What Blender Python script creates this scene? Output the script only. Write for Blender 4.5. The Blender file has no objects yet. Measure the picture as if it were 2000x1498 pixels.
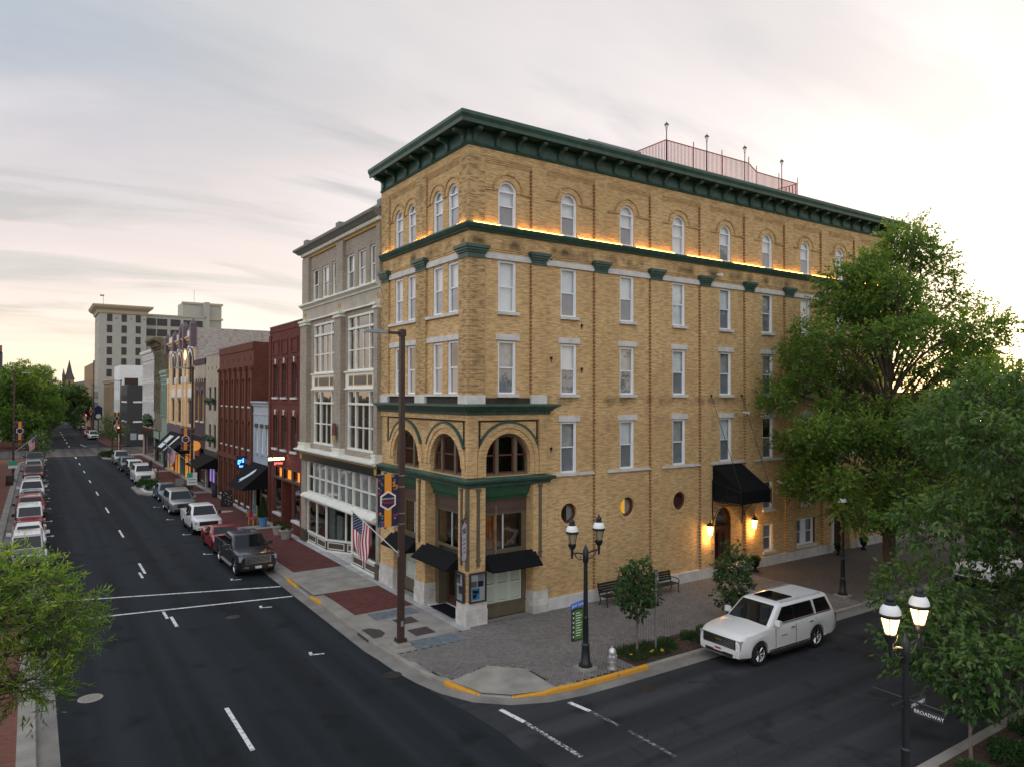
import bpy, math, random
import numpy as np
from mathutils import Vector, Matrix

rnd = random.Random(7)
S = bpy.context.scene
COL = S.collection
PI = math.pi

# ------------------------------------------------------------------ camera
cam_data = bpy.data.cameras.new('camera')
cam_data.sensor_width = 36.0
cam_data.lens = 25.23
cam_data.clip_start = 0.1
cam_data.clip_end = 6000
cam = bpy.data.objects.new('camera', cam_data)
COL.objects.link(cam)
def cam_axes(yaw, pitch, roll):
    f = Vector((math.sin(yaw)*math.cos(pitch), math.cos(yaw)*math.cos(pitch), math.sin(pitch)))
    r = Vector((math.cos(yaw), -math.sin(yaw), 0)); u = r.cross(f)
    c, s = math.cos(roll), math.sin(roll)
    return c*r+s*u, -s*r+c*u, f
_r, _u, _f = cam_axes(math.radians(33.854), math.radians(0.958), math.radians(0.127))
cam.matrix_world = Matrix(((_r.x, _u.x, -_f.x, -14.979), (_r.y, _u.y, -_f.y, -25.552), (_r.z, _u.z, -_f.z, 9.6), (0, 0, 0, 1)))
S.camera = cam

# ------------------------------------------------------------------ world: evening sky, thin high cloud, sun low behind the trees
SUN_EL, SUN_AZ = math.radians(4.8), math.radians(69.1)          # azimuth clockwise from +Y
SUN = Vector((math.sin(SUN_AZ)*math.cos(SUN_EL), math.cos(SUN_AZ)*math.cos(SUN_EL), math.sin(SUN_EL)))
W = bpy.data.worlds.new('World'); S.world = W; W.use_nodes = True
nt = W.node_tree; nt.nodes.clear()
def N(tree, typ, **kw):
    n = tree.nodes.new(typ)
    for k, v in kw.items():
        if k.startswith('i_'):
            n.inputs[k[2:].replace('_', ' ')].default_value = v
        else:
            setattr(n, k, v)
    return n
def L(tree, a, b): tree.links.new(a, b)
def math_node(tree, op, a, b=None, clamp=False):
    n = tree.nodes.new('ShaderNodeMath'); n.operation = op; n.use_clamp = clamp
    for i, x in enumerate((a, b)):
        if x is None: continue
        if isinstance(x, (int, float)): n.inputs[i].default_value = x
        else: tree.links.new(x, n.inputs[i])
    return n.outputs[0]
def mixc(tree, fac, a, b, blend='MIX'):
    n = tree.nodes.new('ShaderNodeMix'); n.data_type = 'RGBA'; n.blend_type = blend
    for sock, x in ((n.inputs[0], fac), (n.inputs[6], a), (n.inputs[7], b)):
        if isinstance(x, (int, float)): sock.default_value = x
        elif isinstance(x, (tuple, list)): sock.default_value = (*x[:3], 1)
        else: tree.links.new(x, sock)
    return n.outputs[2]
def ramp(tree, fac, stops):
    n = tree.nodes.new('ShaderNodeValToRGB'); e = n.color_ramp.elements
    while len(e) < len(stops): e.new(0.5)
    for el, (p, c) in zip(e, stops):
        el.position = p; el.color = (*c[:3], 1) if not isinstance(c, (int, float)) else (c, c, c, 1)
    tree.links.new(fac, n.inputs[0]); return n.outputs[0]
tc = N(nt, 'ShaderNodeTexCoord')
sep = N(nt, 'ShaderNodeSeparateXYZ'); L(nt, tc.outputs['Generated'], sep.inputs[0])
zpos = math_node(nt, 'MAXIMUM', sep.outputs[2], 0.0)
den = math_node(nt, 'ADD', zpos, 0.16)
px_ = math_node(nt, 'DIVIDE', sep.outputs[0], den); py_ = math_node(nt, 'DIVIDE', sep.outputs[1], den)
comb = N(nt, 'ShaderNodeCombineXYZ'); L(nt, px_, comb.inputs[0]); L(nt, py_, comb.inputs[1])
def cloud(scale, sy, rot, detail, off):
    mp = N(nt, 'ShaderNodeMapping'); L(nt, comb.outputs[0], mp.inputs[0])
    mp.inputs['Rotation'].default_value = (0, 0, rot); mp.inputs['Scale'].default_value = (1, sy, 1); mp.inputs['Location'].default_value = off
    no = N(nt, 'ShaderNodeTexNoise'); L(nt, mp.outputs[0], no.inputs['Vector'])
    no.inputs['Scale'].default_value = scale; no.inputs['Detail'].default_value = detail; no.inputs['Roughness'].default_value = 0.55
    no.inputs['Distortion'].default_value = 0.6
    return no.outputs['Fac']
c_soft = cloud(0.55, 1.9, 0.5, 5, (3.1, 1.7, 0))
c_streak = cloud(0.9, 3.2, 0.35, 6, (7.3, 4.2, 0))
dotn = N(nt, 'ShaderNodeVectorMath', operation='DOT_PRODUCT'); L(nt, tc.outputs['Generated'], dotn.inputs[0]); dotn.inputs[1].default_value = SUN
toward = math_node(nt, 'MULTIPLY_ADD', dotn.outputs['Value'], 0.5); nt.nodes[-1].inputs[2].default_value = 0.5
veil = ramp(nt, toward, [(0.0, (1.10, 1.14, 1.20)), (0.40, (0.98, 1.0, 1.05)), (0.58, (0.56, 0.59, 0.63)), (0.67, (0.335, 0.365, 0.405)), (0.78, (0.43, 0.405, 0.390)), (0.88, (0.545, 0.470, 0.430)), (0.95, (0.60, 0.515, 0.47)), (1.0, (0.64, 0.55, 0.50))])  # unseen sky behind the camera raised above the visible part to brighten the facades
low = ramp(nt, zpos, [(0.0, 1.0), (0.10, 0.85), (0.24, 0.45), (0.42, 0.0)])
horizon = mixc(nt, toward, (0.90, 0.545, 0.42), (0.90, 0.64, 0.53))
lowfac = math_node(nt, 'MULTIPLY', low, 0.85)
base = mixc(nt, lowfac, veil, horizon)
pale = mixc(nt, ramp(nt, c_soft, [(0.42, 0.0), (0.62, 1.0)]), base, mixc(nt, 0.28, base, (0.92, 0.82, 0.75)))
bluegap = mixc(nt, ramp(nt, c_soft, [(0.30, 0.5), (0.47, 0.0)]), pale, mixc(nt, 0.4, base, (0.50, 0.60, 0.68)))
streakfac = math_node(nt, 'MULTIPLY', ramp(nt, c_streak, [(0.49, 0.0), (0.64, 0.9)]), ramp(nt, zpos, [(0.02, 0.0), (0.10, 1.0), (0.30, 1.0), (0.46, 0.2)]))
grey = mixc(nt, 0.62, base, (0.35, 0.32, 0.285))
clouds = mixc(nt, streakfac, bluegap, grey)
glow = math_node(nt, 'POWER', math_node(nt, 'MAXIMUM', dotn.outputs['Value'], 0.0), 26.0)
glowc = mixc(nt, 1.0, clouds, mixc(nt, glow, (0, 0, 0), (0.55, 0.42, 0.30)), 'ADD')
sky = N(nt, 'ShaderNodeTexSky', sky_type='NISHITA', sun_disc=False)
sky.sun_elevation = SUN_EL; sky.sun_rotation = SUN_AZ; sky.dust_density = 0.25; sky.air_density = 0.8
bg1 = N(nt, 'ShaderNodeBackground'); L(nt, sky.outputs[0], bg1.inputs[0]); bg1.inputs[1].default_value = 0.05
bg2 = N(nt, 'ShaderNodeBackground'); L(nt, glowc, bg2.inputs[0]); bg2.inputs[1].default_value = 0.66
addb = N(nt, 'ShaderNodeAddShader'); L(nt, bg1.outputs[0], addb.inputs[0]); L(nt, bg2.outputs[0], addb.inputs[1])
outw = N(nt, 'ShaderNodeOutputWorld'); L(nt, addb.outputs[0], outw.inputs[0])

sun_data = bpy.data.lights.new('sun', 'SUN'); sun_data.energy = 2.0; sun_data.angle = math.radians(1.5); sun_data.color = (1.0, 0.62, 0.34)
sun = bpy.data.objects.new('sun', sun_data); COL.objects.link(sun)
sun.rotation_euler = (-SUN).to_track_quat('-Z', 'Y').to_euler()

S.view_settings.view_transform = 'Standard'; S.view_settings.look = 'None'
S.view_settings.exposure = 0.8; S.view_settings.gamma = 1.0; S.view_settings.use_curve_mapping = False
S.render.engine = 'CYCLES'
S.cycles.max_bounces = 6; S.cycles.diffuse_bounces = 3; S.cycles.glossy_bounces = 3; S.cycles.transparent_max_bounces = 12
S.cycles.sample_clamp_indirect = 6.0
S.cycles.use_denoising = True

# ------------------------------------------------------------------ helpers
def lin(r, g, b):
    def f(c):
        c /= 255.0
        return c/12.92 if c <= 0.04045 else ((c+0.055)/1.055)**2.4
    return (f(r), f(g), f(b))

MATS = {}
def new_mat(name):
    m = bpy.data.materials.new(name); m.use_nodes = True; MATS[name] = m
    t = m.node_tree; b = t.nodes['Principled BSDF']
    return m, t, b
def pos_noise(t, scale, detail=4, zs=1.0):
    g = N(t, 'ShaderNodeNewGeometry'); mp = N(t, 'ShaderNodeMapping'); L(t, g.outputs['Position'], mp.inputs[0])
    mp.inputs['Scale'].default_value = (1, 1, zs)
    no = N(t, 'ShaderNodeTexNoise'); L(t, mp.outputs[0], no.inputs['Vector'])
    no.inputs['Scale'].default_value = scale; no.inputs['Detail'].default_value = detail
    return no.outputs['Fac']
def mat(name, col, rough=0.6, metal=0.0, var=0.0, vscale=2.0, bump=0.0, bscale=60.0, emit=None, estr=0.0, coat=0.0, spec=0.5, zs=1.0, isl=0.0, orand=0.0):
    m, t, b = new_mat(name)
    b.inputs['Roughness'].default_value = rough; b.inputs['Metallic'].default_value = metal
    b.inputs['Specular IOR Level'].default_value = spec
    if coat: b.inputs['Coat Weight'].default_value = coat; b.inputs['Coat Roughness'].default_value = 0.03
    src = None
    if var:
        a = pos_noise(t, vscale, 5, zs)
        src = mixc(t, ramp(t, a, [(0.3, 0.0), (0.7, 1.0)]), tuple(c*(1-var) for c in col), tuple(min(1, c*(1+var)) for c in col))
    if isl:
        g = N(t, 'ShaderNodeNewGeometry')
        k = ramp(t, g.outputs['Random Per Island'], [(0.0, 1-isl), (1.0, 1+isl*0.6)])
        src = mixc(t, 1.0, src if src else col, k, 'MULTIPLY')
    if orand:
        g = N(t, 'ShaderNodeObjectInfo')
        k = ramp(t, g.outputs['Random'], [(0.0, 1-orand), (1.0, 1+orand*0.6)])
        src = mixc(t, 1.0, src if src else col, k, 'MULTIPLY')
    if src: L(t, src, b.inputs['Base Color'])
    else: b.inputs['Base Color'].default_value = (*col, 1)
    if bump:
        bn = N(t, 'ShaderNodeBump'); bn.inputs['Strength'].default_value = bump; bn.inputs['Distance'].default_value = 0.01
        L(t, pos_noise(t, bscale, 4), bn.inputs['Height']); L(t, bn.outputs[0], b.inputs['Normal'])
    if emit:
        b.inputs['Emission Color'].default_value = (*emit, 1); b.inputs['Emission Strength'].default_value = estr
    return m
def wall_uv(t):
    g = N(t, 'ShaderNodeNewGeometry')
    p = N(t, 'ShaderNodeSeparateXYZ'); L(t, g.outputs['Position'], p.inputs[0])
    n = N(t, 'ShaderNodeSeparateXYZ'); L(t, g.outputs['True Normal'], n.inputs[0])
    ax = math_node(t, 'GREATER_THAN', math_node(t, 'ABSOLUTE', n.outputs[0]), 0.7)
    az = math_node(t, 'GREATER_THAN', math_node(t, 'ABSOLUTE', n.outputs[2]), 0.7)
    u = math_node(t, 'ADD', math_node(t, 'MULTIPLY', p.outputs[1], ax), math_node(t, 'MULTIPLY', p.outputs[0], math_node(t, 'SUBTRACT', 1.0, ax)))
    v = math_node(t, 'ADD', math_node(t, 'MULTIPLY', p.outputs[1], az), math_node(t, 'MULTIPLY', p.outputs[2], math_node(t, 'SUBTRACT', 1.0, az)))
    c = N(t, 'ShaderNodeCombineXYZ'); L(t, u, c.inputs[0]); L(t, v, c.inputs[1])
    return c.outputs[0]
def brick(name, c1, c2, mortar, bw=0.22, bh=0.072, ms=0.008, dark=0.35, dark_col=None, rough=0.85, bump=0.5, streak=0.5, soot=()):
    m, t, b = new_mat(name)
    uv = wall_uv(t)
    bt = N(t, 'ShaderNodeTexBrick'); L(t, uv, bt.inputs['Vector'])
    bt.inputs['Scale'].default_value = 1.0; bt.inputs['Brick Width'].default_value = bw; bt.inputs['Row Height'].default_value = bh
    bt.inputs['Mortar Size'].default_value = ms; bt.inputs['Mortar Smooth'].default_value = 0.2; bt.inputs['Bias'].default_value = 0.0
    bt.inputs['Color1'].default_value = (*c1, 1); bt.inputs['Color2'].default_value = (*c2, 1); bt.inputs['Mortar'].default_value = (*mortar, 1)
    big = pos_noise(t, 0.35, 4); mid = pos_noise(t, 1.3, 6, 0.6)
    col = mixc(t, ramp(t, big, [(0.35, 0.0), (0.65, 1.0)]), bt.outputs['Color'], mixc(t, 1.0, bt.outputs['Color'], (0.86, 0.83, 0.80), 'MULTIPLY'))
    # bricks fired darker, in short runs along the courses
    mp = N(t, 'ShaderNodeMapping'); L(t, uv, mp.inputs[0]); mp.inputs['Scale'].default_value = (2.3, 0.98/bh, 1)
    no = N(t, 'ShaderNodeTexNoise'); L(t, mp.outputs[0], no.inputs['Vector']); no.inputs['Scale'].default_value = 1.0; no.inputs['Detail'].default_value = 3
    run = ramp(t, no.outputs['Fac'], [(0.47, 0.0), (0.60, dark)])
    col = mixc(t, run, col, dark_col or tuple(c*0.35 for c in c1))
    stain = math_node(t, 'MULTIPLY', ramp(t, mid, [(0.54, 0.0), (0.74, streak)]), 0.8)
    col = mixc(t, stain, col, tuple(c*0.30 for c in c1))
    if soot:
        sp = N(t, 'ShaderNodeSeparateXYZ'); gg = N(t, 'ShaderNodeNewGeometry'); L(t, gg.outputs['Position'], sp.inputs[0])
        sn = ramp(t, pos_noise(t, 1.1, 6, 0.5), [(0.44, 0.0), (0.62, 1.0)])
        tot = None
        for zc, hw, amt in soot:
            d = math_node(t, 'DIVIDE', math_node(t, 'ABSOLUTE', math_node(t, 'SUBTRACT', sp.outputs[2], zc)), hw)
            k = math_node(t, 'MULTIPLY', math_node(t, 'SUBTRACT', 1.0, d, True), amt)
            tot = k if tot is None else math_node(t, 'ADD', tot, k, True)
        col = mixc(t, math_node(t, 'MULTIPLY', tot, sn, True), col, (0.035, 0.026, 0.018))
    L(t, col, b.inputs['Base Color']); b.inputs['Roughness'].default_value = rough; b.inputs['Specular IOR Level'].default_value = 0.25
    bn = N(t, 'ShaderNodeBump'); bn.inputs['Strength'].default_value = bump; bn.inputs['Distance'].default_value = 0.012; bn.invert = True
    L(t, bt.outputs['Fac'], bn.inputs['Height']); L(t, bn.outputs[0], b.inputs['Normal'])
    return m
def glass(name, tint=(0.72, 0.76, 0.78), base=0.10, wav=0.02):
    m, t, b = new_mat(name); t.nodes.remove(b); out = t.nodes['Material Output']
    tr = N(t, 'ShaderNodeBsdfTransparent'); tr.inputs[0].default_value = (*tint, 1)
    gl = N(t, 'ShaderNodeBsdfGlossy'); gl.inputs['Roughness'].default_value = 0.015
    bn = N(t, 'ShaderNodeBump'); bn.inputs['Strength'].default_value = wav; bn.inputs['Distance'].default_value = 0.3
    L(t, pos_noise(t, 1.1, 2), bn.inputs['Height']); L(t, bn.outputs[0], gl.inputs['Normal'])
    lw = N(t, 'ShaderNodeLayerWeight'); lw.inputs[0].default_value = 0.5
    f = math_node(t, 'POWER', lw.outputs['Facing'], 3.0)
    f = math_node(t, 'ADD', math_node(t, 'MULTIPLY', f, 1.0-base), base, True)
    mx = N(t, 'ShaderNodeMixShader'); L(t, f, mx.inputs[0]); L(t, tr.outputs[0], mx.inputs[1]); L(t, gl.outputs[0], mx.inputs[2])
    L(t, mx.outputs[0], out.inputs[0])
    return m
def leaf_mat(name, cols, trans=0.35, rough=0.5):
    m, t, b = new_mat(name); out = t.nodes['Material Output']
    at = N(t, 'ShaderNodeAttribute'); at.attribute_name = 'tone'
    col = ramp(t, at.outputs['Fac'], [(i/(len(cols)-1), c) for i, c in enumerate(cols)])
    L(t, col, b.inputs['Base Color']); b.inputs['Roughness'].default_value = rough; b.inputs['Specular IOR Level'].default_value = 0.35
    tr = N(t, 'ShaderNodeBsdfTranslucent'); L(t, mixc(t, 1.0, col, (1.5, 1.6, 0.7), 'MULTIPLY'), tr.inputs[0])
    mx = N(t, 'ShaderNodeMixShader'); mx.inputs[0].default_value = trans
    L(t, b.outputs[0], mx.inputs[1]); L(t, tr.outputs[0], mx.inputs[2]); L(t, mx.outputs[0], out.inputs[0])
    return m

class MB:
    """collects faces; .mesh() makes one mesh"""
    def __init__(s): s.v = []; s.f = []
    def add(s, vs, fs):
        o = len(s.v); s.v.extend([tuple(p) for p in vs]); s.f.extend([tuple(i+o for i in f) for f in fs]); return s
    def box(s, x0, x1, y0, y1, z0, z1):
        return s.add([(x0,y0,z0),(x1,y0,z0),(x1,y1,z0),(x0,y1,z0),(x0,y0,z1),(x1,y0,z1),(x1,y1,z1),(x0,y1,z1)],
                     [(0,3,2,1),(4,5,6,7),(0,1,5,4),(1,2,6,5),(2,3,7,6),(3,0,4,7)])
    def poly(s, pts): return s.add(pts, [tuple(range(len(pts)))])
    def prism(s, a, b):
        n = len(a)
        return s.add(list(a)+list(b), [tuple(range(n-1,-1,-1)), tuple(range(n,2*n))]+[(i,(i+1)%n,n+(i+1)%n,n+i) for i in range(n)])
    def prof_x(s, pts, x0, x1):      # profile in (y,z) run along x
        return s.prism([(x0,y,z) for y,z in pts], [(x1,y,z) for y,z in pts])
    def prof_y(s, pts, y0, y1):      # profile in (x,z) run along y
        return s.prism([(x,y0,z) for x,z in pts], [(x,y1,z) for x,z in pts])
    def prof_z(s, pts, z0, z1):
        return s.prism([(x,y,z0) for x,y in pts], [(x,y,z1) for x,y in pts])
    def tube(s, pts, r, n=8, cap=True):
        pts = [Vector(p) for p in pts]; m = len(pts)
        rr = r if isinstance(r, (list, tuple)) else [r]*m
        o = len(s.v); up = None
        for i, p in enumerate(pts):
            d = (pts[min(i+1,m-1)]-pts[max(i-1,0)])
            d = d.normalized() if d.length > 1e-9 else Vector((0,0,1))
            if up is None:
                up = Vector((0,0,1)) if abs(d.z) < 0.9 else Vector((1,0,0))
            a = d.cross(up); a = a.normalized() if a.length > 1e-6 else d.orthogonal().normalized()
            b = a.cross(d).normalized(); up = b
            for k in range(n):
                t = 2*PI*k/n; q = p+(a*math.cos(t)+b*math.sin(t))*rr[i]
                s.v.append((q.x,q.y,q.z))
        for i in range(m-1):
            for k in range(n):
                k2 = (k+1)%n
                s.f.append((o+i*n+k, o+i*n+k2, o+(i+1)*n+k2, o+(i+1)*n+k))
        if cap:
            s.f.append(tuple(o+k for k in range(n-1,-1,-1))); s.f.append(tuple(o+(m-1)*n+k for k in range(n)))
        return s
    def lathe(s, prof, cx=0, cy=0, cz=0, n=16, axis='z', sx=1, sy=1, cap=True):
        o = len(s.v); m = len(prof)
        for r, z in prof:
            for k in range(n):
                t = 2*PI*(k+0.5)/n; a, b = r*math.cos(t)*sx, r*math.sin(t)*sy
                s.v.append((cx+a, cy+b, cz+z) if axis == 'z' else ((cx+z, cy+a, cz+b) if axis == 'x' else (cx+a, cy+z, cz+b)))
        for i in range(m-1):
            for k in range(n):
                k2 = (k+1)%n; s.f.append((o+i*n+k, o+i*n+k2, o+(i+1)*n+k2, o+(i+1)*n+k))
        if cap and prof[0][0] > 1e-4: s.f.append(tuple(o+k for k in range(n-1,-1,-1)))
        if cap and prof[-1][0] > 1e-4: s.f.append(tuple(o+(m-1)*n+k for k in range(n)))
        return s
    def mesh(s, name='mesh', smooth=None):
        me = bpy.data.meshes.new(name); me.from_pydata(s.v, [], s.f)
        if smooth is not None:
            me.polygons.foreach_set('use_smooth', [True]*len(me.polygons))
            me.set_sharp_from_angle(angle=math.radians(smooth))
        return me

STUFF = {'toothed_brick_edge','dentils','fringe','louvres','slats','twigs','limbs','frame_bar','cage_bar','chalk_marks','window_display','window_box_plants','balcony_plants','corbel_course','hood_mould','slatted_partition','stems','crown','foliage','glazing_bars','shop_bars','riser_moulding','panel_bead','petals','iron_bracket'}
def obj(name, mb, m, parent=None, M=None, smooth=None, loc=None):
    me = mb.mesh(name, smooth) if isinstance(mb, MB) else mb
    if m is not None and not me.materials: me.materials.append(MATS[m] if isinstance(m, str) else m)
    o = bpy.data.objects.new(name, me); COL.objects.link(o)
    if name in STUFF: o['kind'] = 'stuff'
    if parent is not None: o.parent = parent
    if M is not None: o.matrix_basis = M
    if loc is not None: o.location = loc
    return o
def tag(o, label, cat, group=None):
    o['label'] = label; o['category'] = cat
    if group: o['group'] = group
    return o
def thing(name, label, cat, group=None, loc=(0,0,0), rz=0.0):
    o = bpy.data.objects.new(name, None); COL.objects.link(o); o.empty_display_size = 0.2
    o.location = loc; o.rotation_euler = (0,0,rz)
    return tag(o, label, cat, group)
def struct(name, mb, m, parent=None, smooth=None):
    o = obj(name, mb, m, parent, smooth=smooth)
    if parent is None: o['kind'] = 'structure'
    return o
def copy_tree(o, parent=None):
    c = o.copy(); COL.objects.link(c); c.parent = parent
    for ch in list(o.children): copy_tree(ch, c)
    return c
def text(name, body, size, m, parent, M, align='CENTER', ext=0.004, sx=1.0):
    cu = bpy.data.curves.new(name, 'FONT'); cu.body = body; cu.size = size; cu.align_x = align; cu.align_y = 'CENTER'; cu.extrude = ext
    cu.space_character = 1.05
    tmp = bpy.data.objects.new(name, cu); COL.objects.link(tmp)
    me = bpy.data.meshes.new_from_object(tmp.evaluated_get(bpy.context.evaluated_depsgraph_get())); bpy.data.objects.remove(tmp)
    me.materials.clear(); me.materials.append(MATS[m]); o = bpy.data.objects.new(name, me); COL.objects.link(o); o.parent = parent
    o.matrix_basis = M @ Matrix.Diagonal((sx,1,1,1))
    return o
T = Matrix.Translation
def RX(a): return Matrix.Rotation(a, 4, 'X')
def RY(a): return Matrix.Rotation(a, 4, 'Y')
def RZ(a): return Matrix.Rotation(a, 4, 'Z')
FRONT = RX(PI/2)                     # text standing upright, read from -y
def ROADX(y): return 0.0072*max(0.0, y)   # the street drifts slightly from the building line
# ------------------------------------------------------------------ materials
def asphalt(name, col, crack=0.0, patch=0.2, along=1):
    m, t, b = new_mat(name)
    fine = pos_noise(t, 90, 3); big = pos_noise(t, 0.25, 5); lanes = pos_noise(t, 0.9, 3)
    c = mixc(t, ramp(t, big, [(0.3, 0.0), (0.7, 1.0)]), tuple(x*(1-patch) for x in col), tuple(x*(1+patch) for x in col))
    c = mixc(t, ramp(t, fine, [(0.35, 0.0), (0.75, 0.6)]), c, tuple(x*2.3 for x in col))
    gm = N(t, 'ShaderNodeNewGeometry'); mp = N(t, 'ShaderNodeMapping'); L(t, gm.outputs['Position'], mp.inputs[0]); mp.inputs['Scale'].default_value = (0.75, 0.018, 1) if along else (0.018, 0.75, 1)
    tn = N(t, 'ShaderNodeTexNoise'); L(t, mp.outputs[0], tn.inputs['Vector']); tn.inputs['Scale'].default_value = 1.0; tn.inputs['Detail'].default_value = 3     # wheel tracks polished paler along the lanes
    c = mixc(t, ramp(t, tn.outputs['Fac'], [(0.42, 0.0), (0.60, 0.8)]), c, tuple(x*2.6 for x in col))
    st = ramp(t, pos_noise(t, 0.7, 7), [(0.57, 0.0), (0.68, 0.6)]); c = mixc(t, st, c, tuple(x*0.55 for x in col))     # oil and damp stains
    if crack:
        g = N(t, 'ShaderNodeNewGeometry')
        no = N(t, 'ShaderNodeTexNoise'); L(t, g.outputs['Position'], no.inputs['Vector']); no.inputs['Scale'].default_value = 1.2; no.inputs['Detail'].default_value = 5
        mx = mixc(t, 0.12, g.outputs['Position'], no.outputs['Color'], 'ADD')
        vo = N(t, 'ShaderNodeTexVoronoi'); vo.feature = 'DISTANCE_TO_EDGE'; L(t, mx, vo.inputs['Vector']); vo.inputs['Scale'].default_value = 0.8
        msk = ramp(t, pos_noise(t, 0.3, 2), [(0.45, 0.0), (0.6, 1.0)])
        cr = math_node(t, 'MULTIPLY', ramp(t, vo.outputs['Distance'], [(0.0, crack), (0.018, 0.0)]), msk)
        c = mixc(t, cr, c, tuple(x*0.25 for x in col))
    L(t, c, b.inputs['Base Color']); b.inputs['Roughness'].default_value = 0.9; b.inputs['Specular IOR Level'].default_value = 0.2
    bn = N(t, 'ShaderNodeBump'); bn.inputs['Strength'].default_value = 0.35; bn.inputs['Distance'].default_value = 0.006
    L(t, fine, bn.inputs['Height']); L(t, bn.outputs[0], b.inputs['Normal'])
    return m
asphalt('asphalt_new', (0.0092, 0.0116, 0.0145), 0.15, 0.25)
asphalt('asphalt_old', (0.0195, 0.0205, 0.0235), 0.5, 0.25, 0)
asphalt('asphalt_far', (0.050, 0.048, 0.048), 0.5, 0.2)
def worn(name, col, under, lo, hi, scale=7.0):
    m, t, b = new_mat(name)
    a = pos_noise(t, scale, 6)
    L(t, mixc(t, ramp(t, a, [(lo, 0.0), (hi, 1.0)]), col, under), b.inputs['Base Color']); b.inputs['Roughness'].default_value = 0.8
    return m
worn('paint_white', (0.70, 0.71, 0.72), (0.14, 0.14, 0.14), 0.52, 0.70)
worn('paint_worn', (0.45, 0.45, 0.45), (0.04, 0.04, 0.04), 0.42, 0.55, 9)
worn('paint_faint', (0.24, 0.24, 0.24), (0.04, 0.04, 0.04), 0.40, 0.55, 9)
worn('kerb_yellow', (0.62, 0.30, 0.025), (0.24, 0.20, 0.12), 0.58, 0.72, 5)
mat('concrete', (0.27, 0.255, 0.23), 0.9, var=0.22, vscale=1.4, bump=0.25, bscale=40)
mat('concrete_pale', (0.37, 0.38, 0.38), 0.9, var=0.22, vscale=1.8, bump=0.2, bscale=40)
mat('gutter_concrete', (0.20, 0.19, 0.175), 0.9, var=0.25, vscale=1.0, bump=0.25, bscale=40)
mat('slate_blue', (0.13, 0.155, 0.18), 0.8, var=0.35, vscale=5)
mat('plate_brown', (0.055, 0.042, 0.040), 0.8, var=0.2, vscale=6)
mat('iron', (0.05, 0.045, 0.042), 0.6, metal=0.6, var=0.2)
mat('iron_pale', (0.30, 0.27, 0.24), 0.6, metal=0.3, var=0.3, vscale=20)
brick('red_paving', (0.185, 0.058, 0.050), (0.115, 0.036, 0.034), (0.055, 0.034, 0.030), 0.22, 0.11, 0.010, 0.4, bump=0.3, streak=0.6)
brick('left_paving', (0.22, 0.085, 0.06), (0.17, 0.065, 0.05), (0.11, 0.07, 0.055), 0.2, 0.1, 0.008, 0.2, bump=0.15, streak=0.25)
brick('paving_far', (0.160, 0.142, 0.136), (0.125, 0.110, 0.106), (0.06, 0.055, 0.05), 0.2, 0.1, 0.008, 0.2, bump=0.2, streak=0.3)
mat('paver_brick', (0.188, 0.172, 0.166), 0.9, var=0.12, vscale=0.6, isl=0.20, orand=0.2)
mat('paver_bed', (0.030, 0.028, 0.027), 0.95)
mat('gravel_white', (0.55, 0.58, 0.62), 0.9, var=0.3, vscale=18, bump=0.8, bscale=30)
mat('mulch', (0.060, 0.035, 0.024), 0.95, var=0.5, vscale=14, bump=1.0, bscale=30)
mat('mulch_chip', (0.11, 0.068, 0.048), 0.95, isl=0.6)
mat('terrain', (0.07, 0.085, 0.05), 0.95, var=0.3, vscale=0.02)
mat('dark_gap', (0.006, 0.006, 0.006), 0.9)

# ------------------------------------------------------------------ ground and roads
g = MB(); g.lathe([(0.0, 0.0), (200, 0), (1500, 0), (5000, -2)], 0, 100, -0.06, 48); struct('ground', g, 'terrain')
g = MB()
ys = list(range(-90, 330, 15))
for a, b in zip(ys[:-1], ys[1:]):
    g.poly([(-18+ROADX(a), a, 0), (-3.7+ROADX(a) if a > -16 else -3.7, a, 0), (-3.7+ROADX(b), b, 0), (-18+ROADX(b), b, 0)])
# the newer, darker surface ends in a ragged seam at the side street
struct('main_road', g, 'asphalt_new')
g = MB()
seam = [(-4.06,-4.5),(-3.98,-5.6),(-3.86,-6.4),(-3.78,-7.4),(-3.72,-8.4),(-3.80,-9.4),(-3.84,-10.4),(-3.8,-12),(-3.9,-14),(-3.9,-30)]
g.poly([(x,y,0.004) for x,y in seam]+[(20,-30,0.004),(20,-16,0.004),(180,-16,0.004),(180,-6.9,0.004),(1,-6.9,0.004),(-2,-6.3,0.004),(-3.2,-5.4,0.004)])
struct('side_street_road', g, 'asphalt_old')
g = MB(); g.poly([(-90,106,0.004),(90,106,0.004),(90,124.5,0.004),(-90,124.5,0.004)]); struct('cross_street_road', g, 'asphalt_far')

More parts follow.
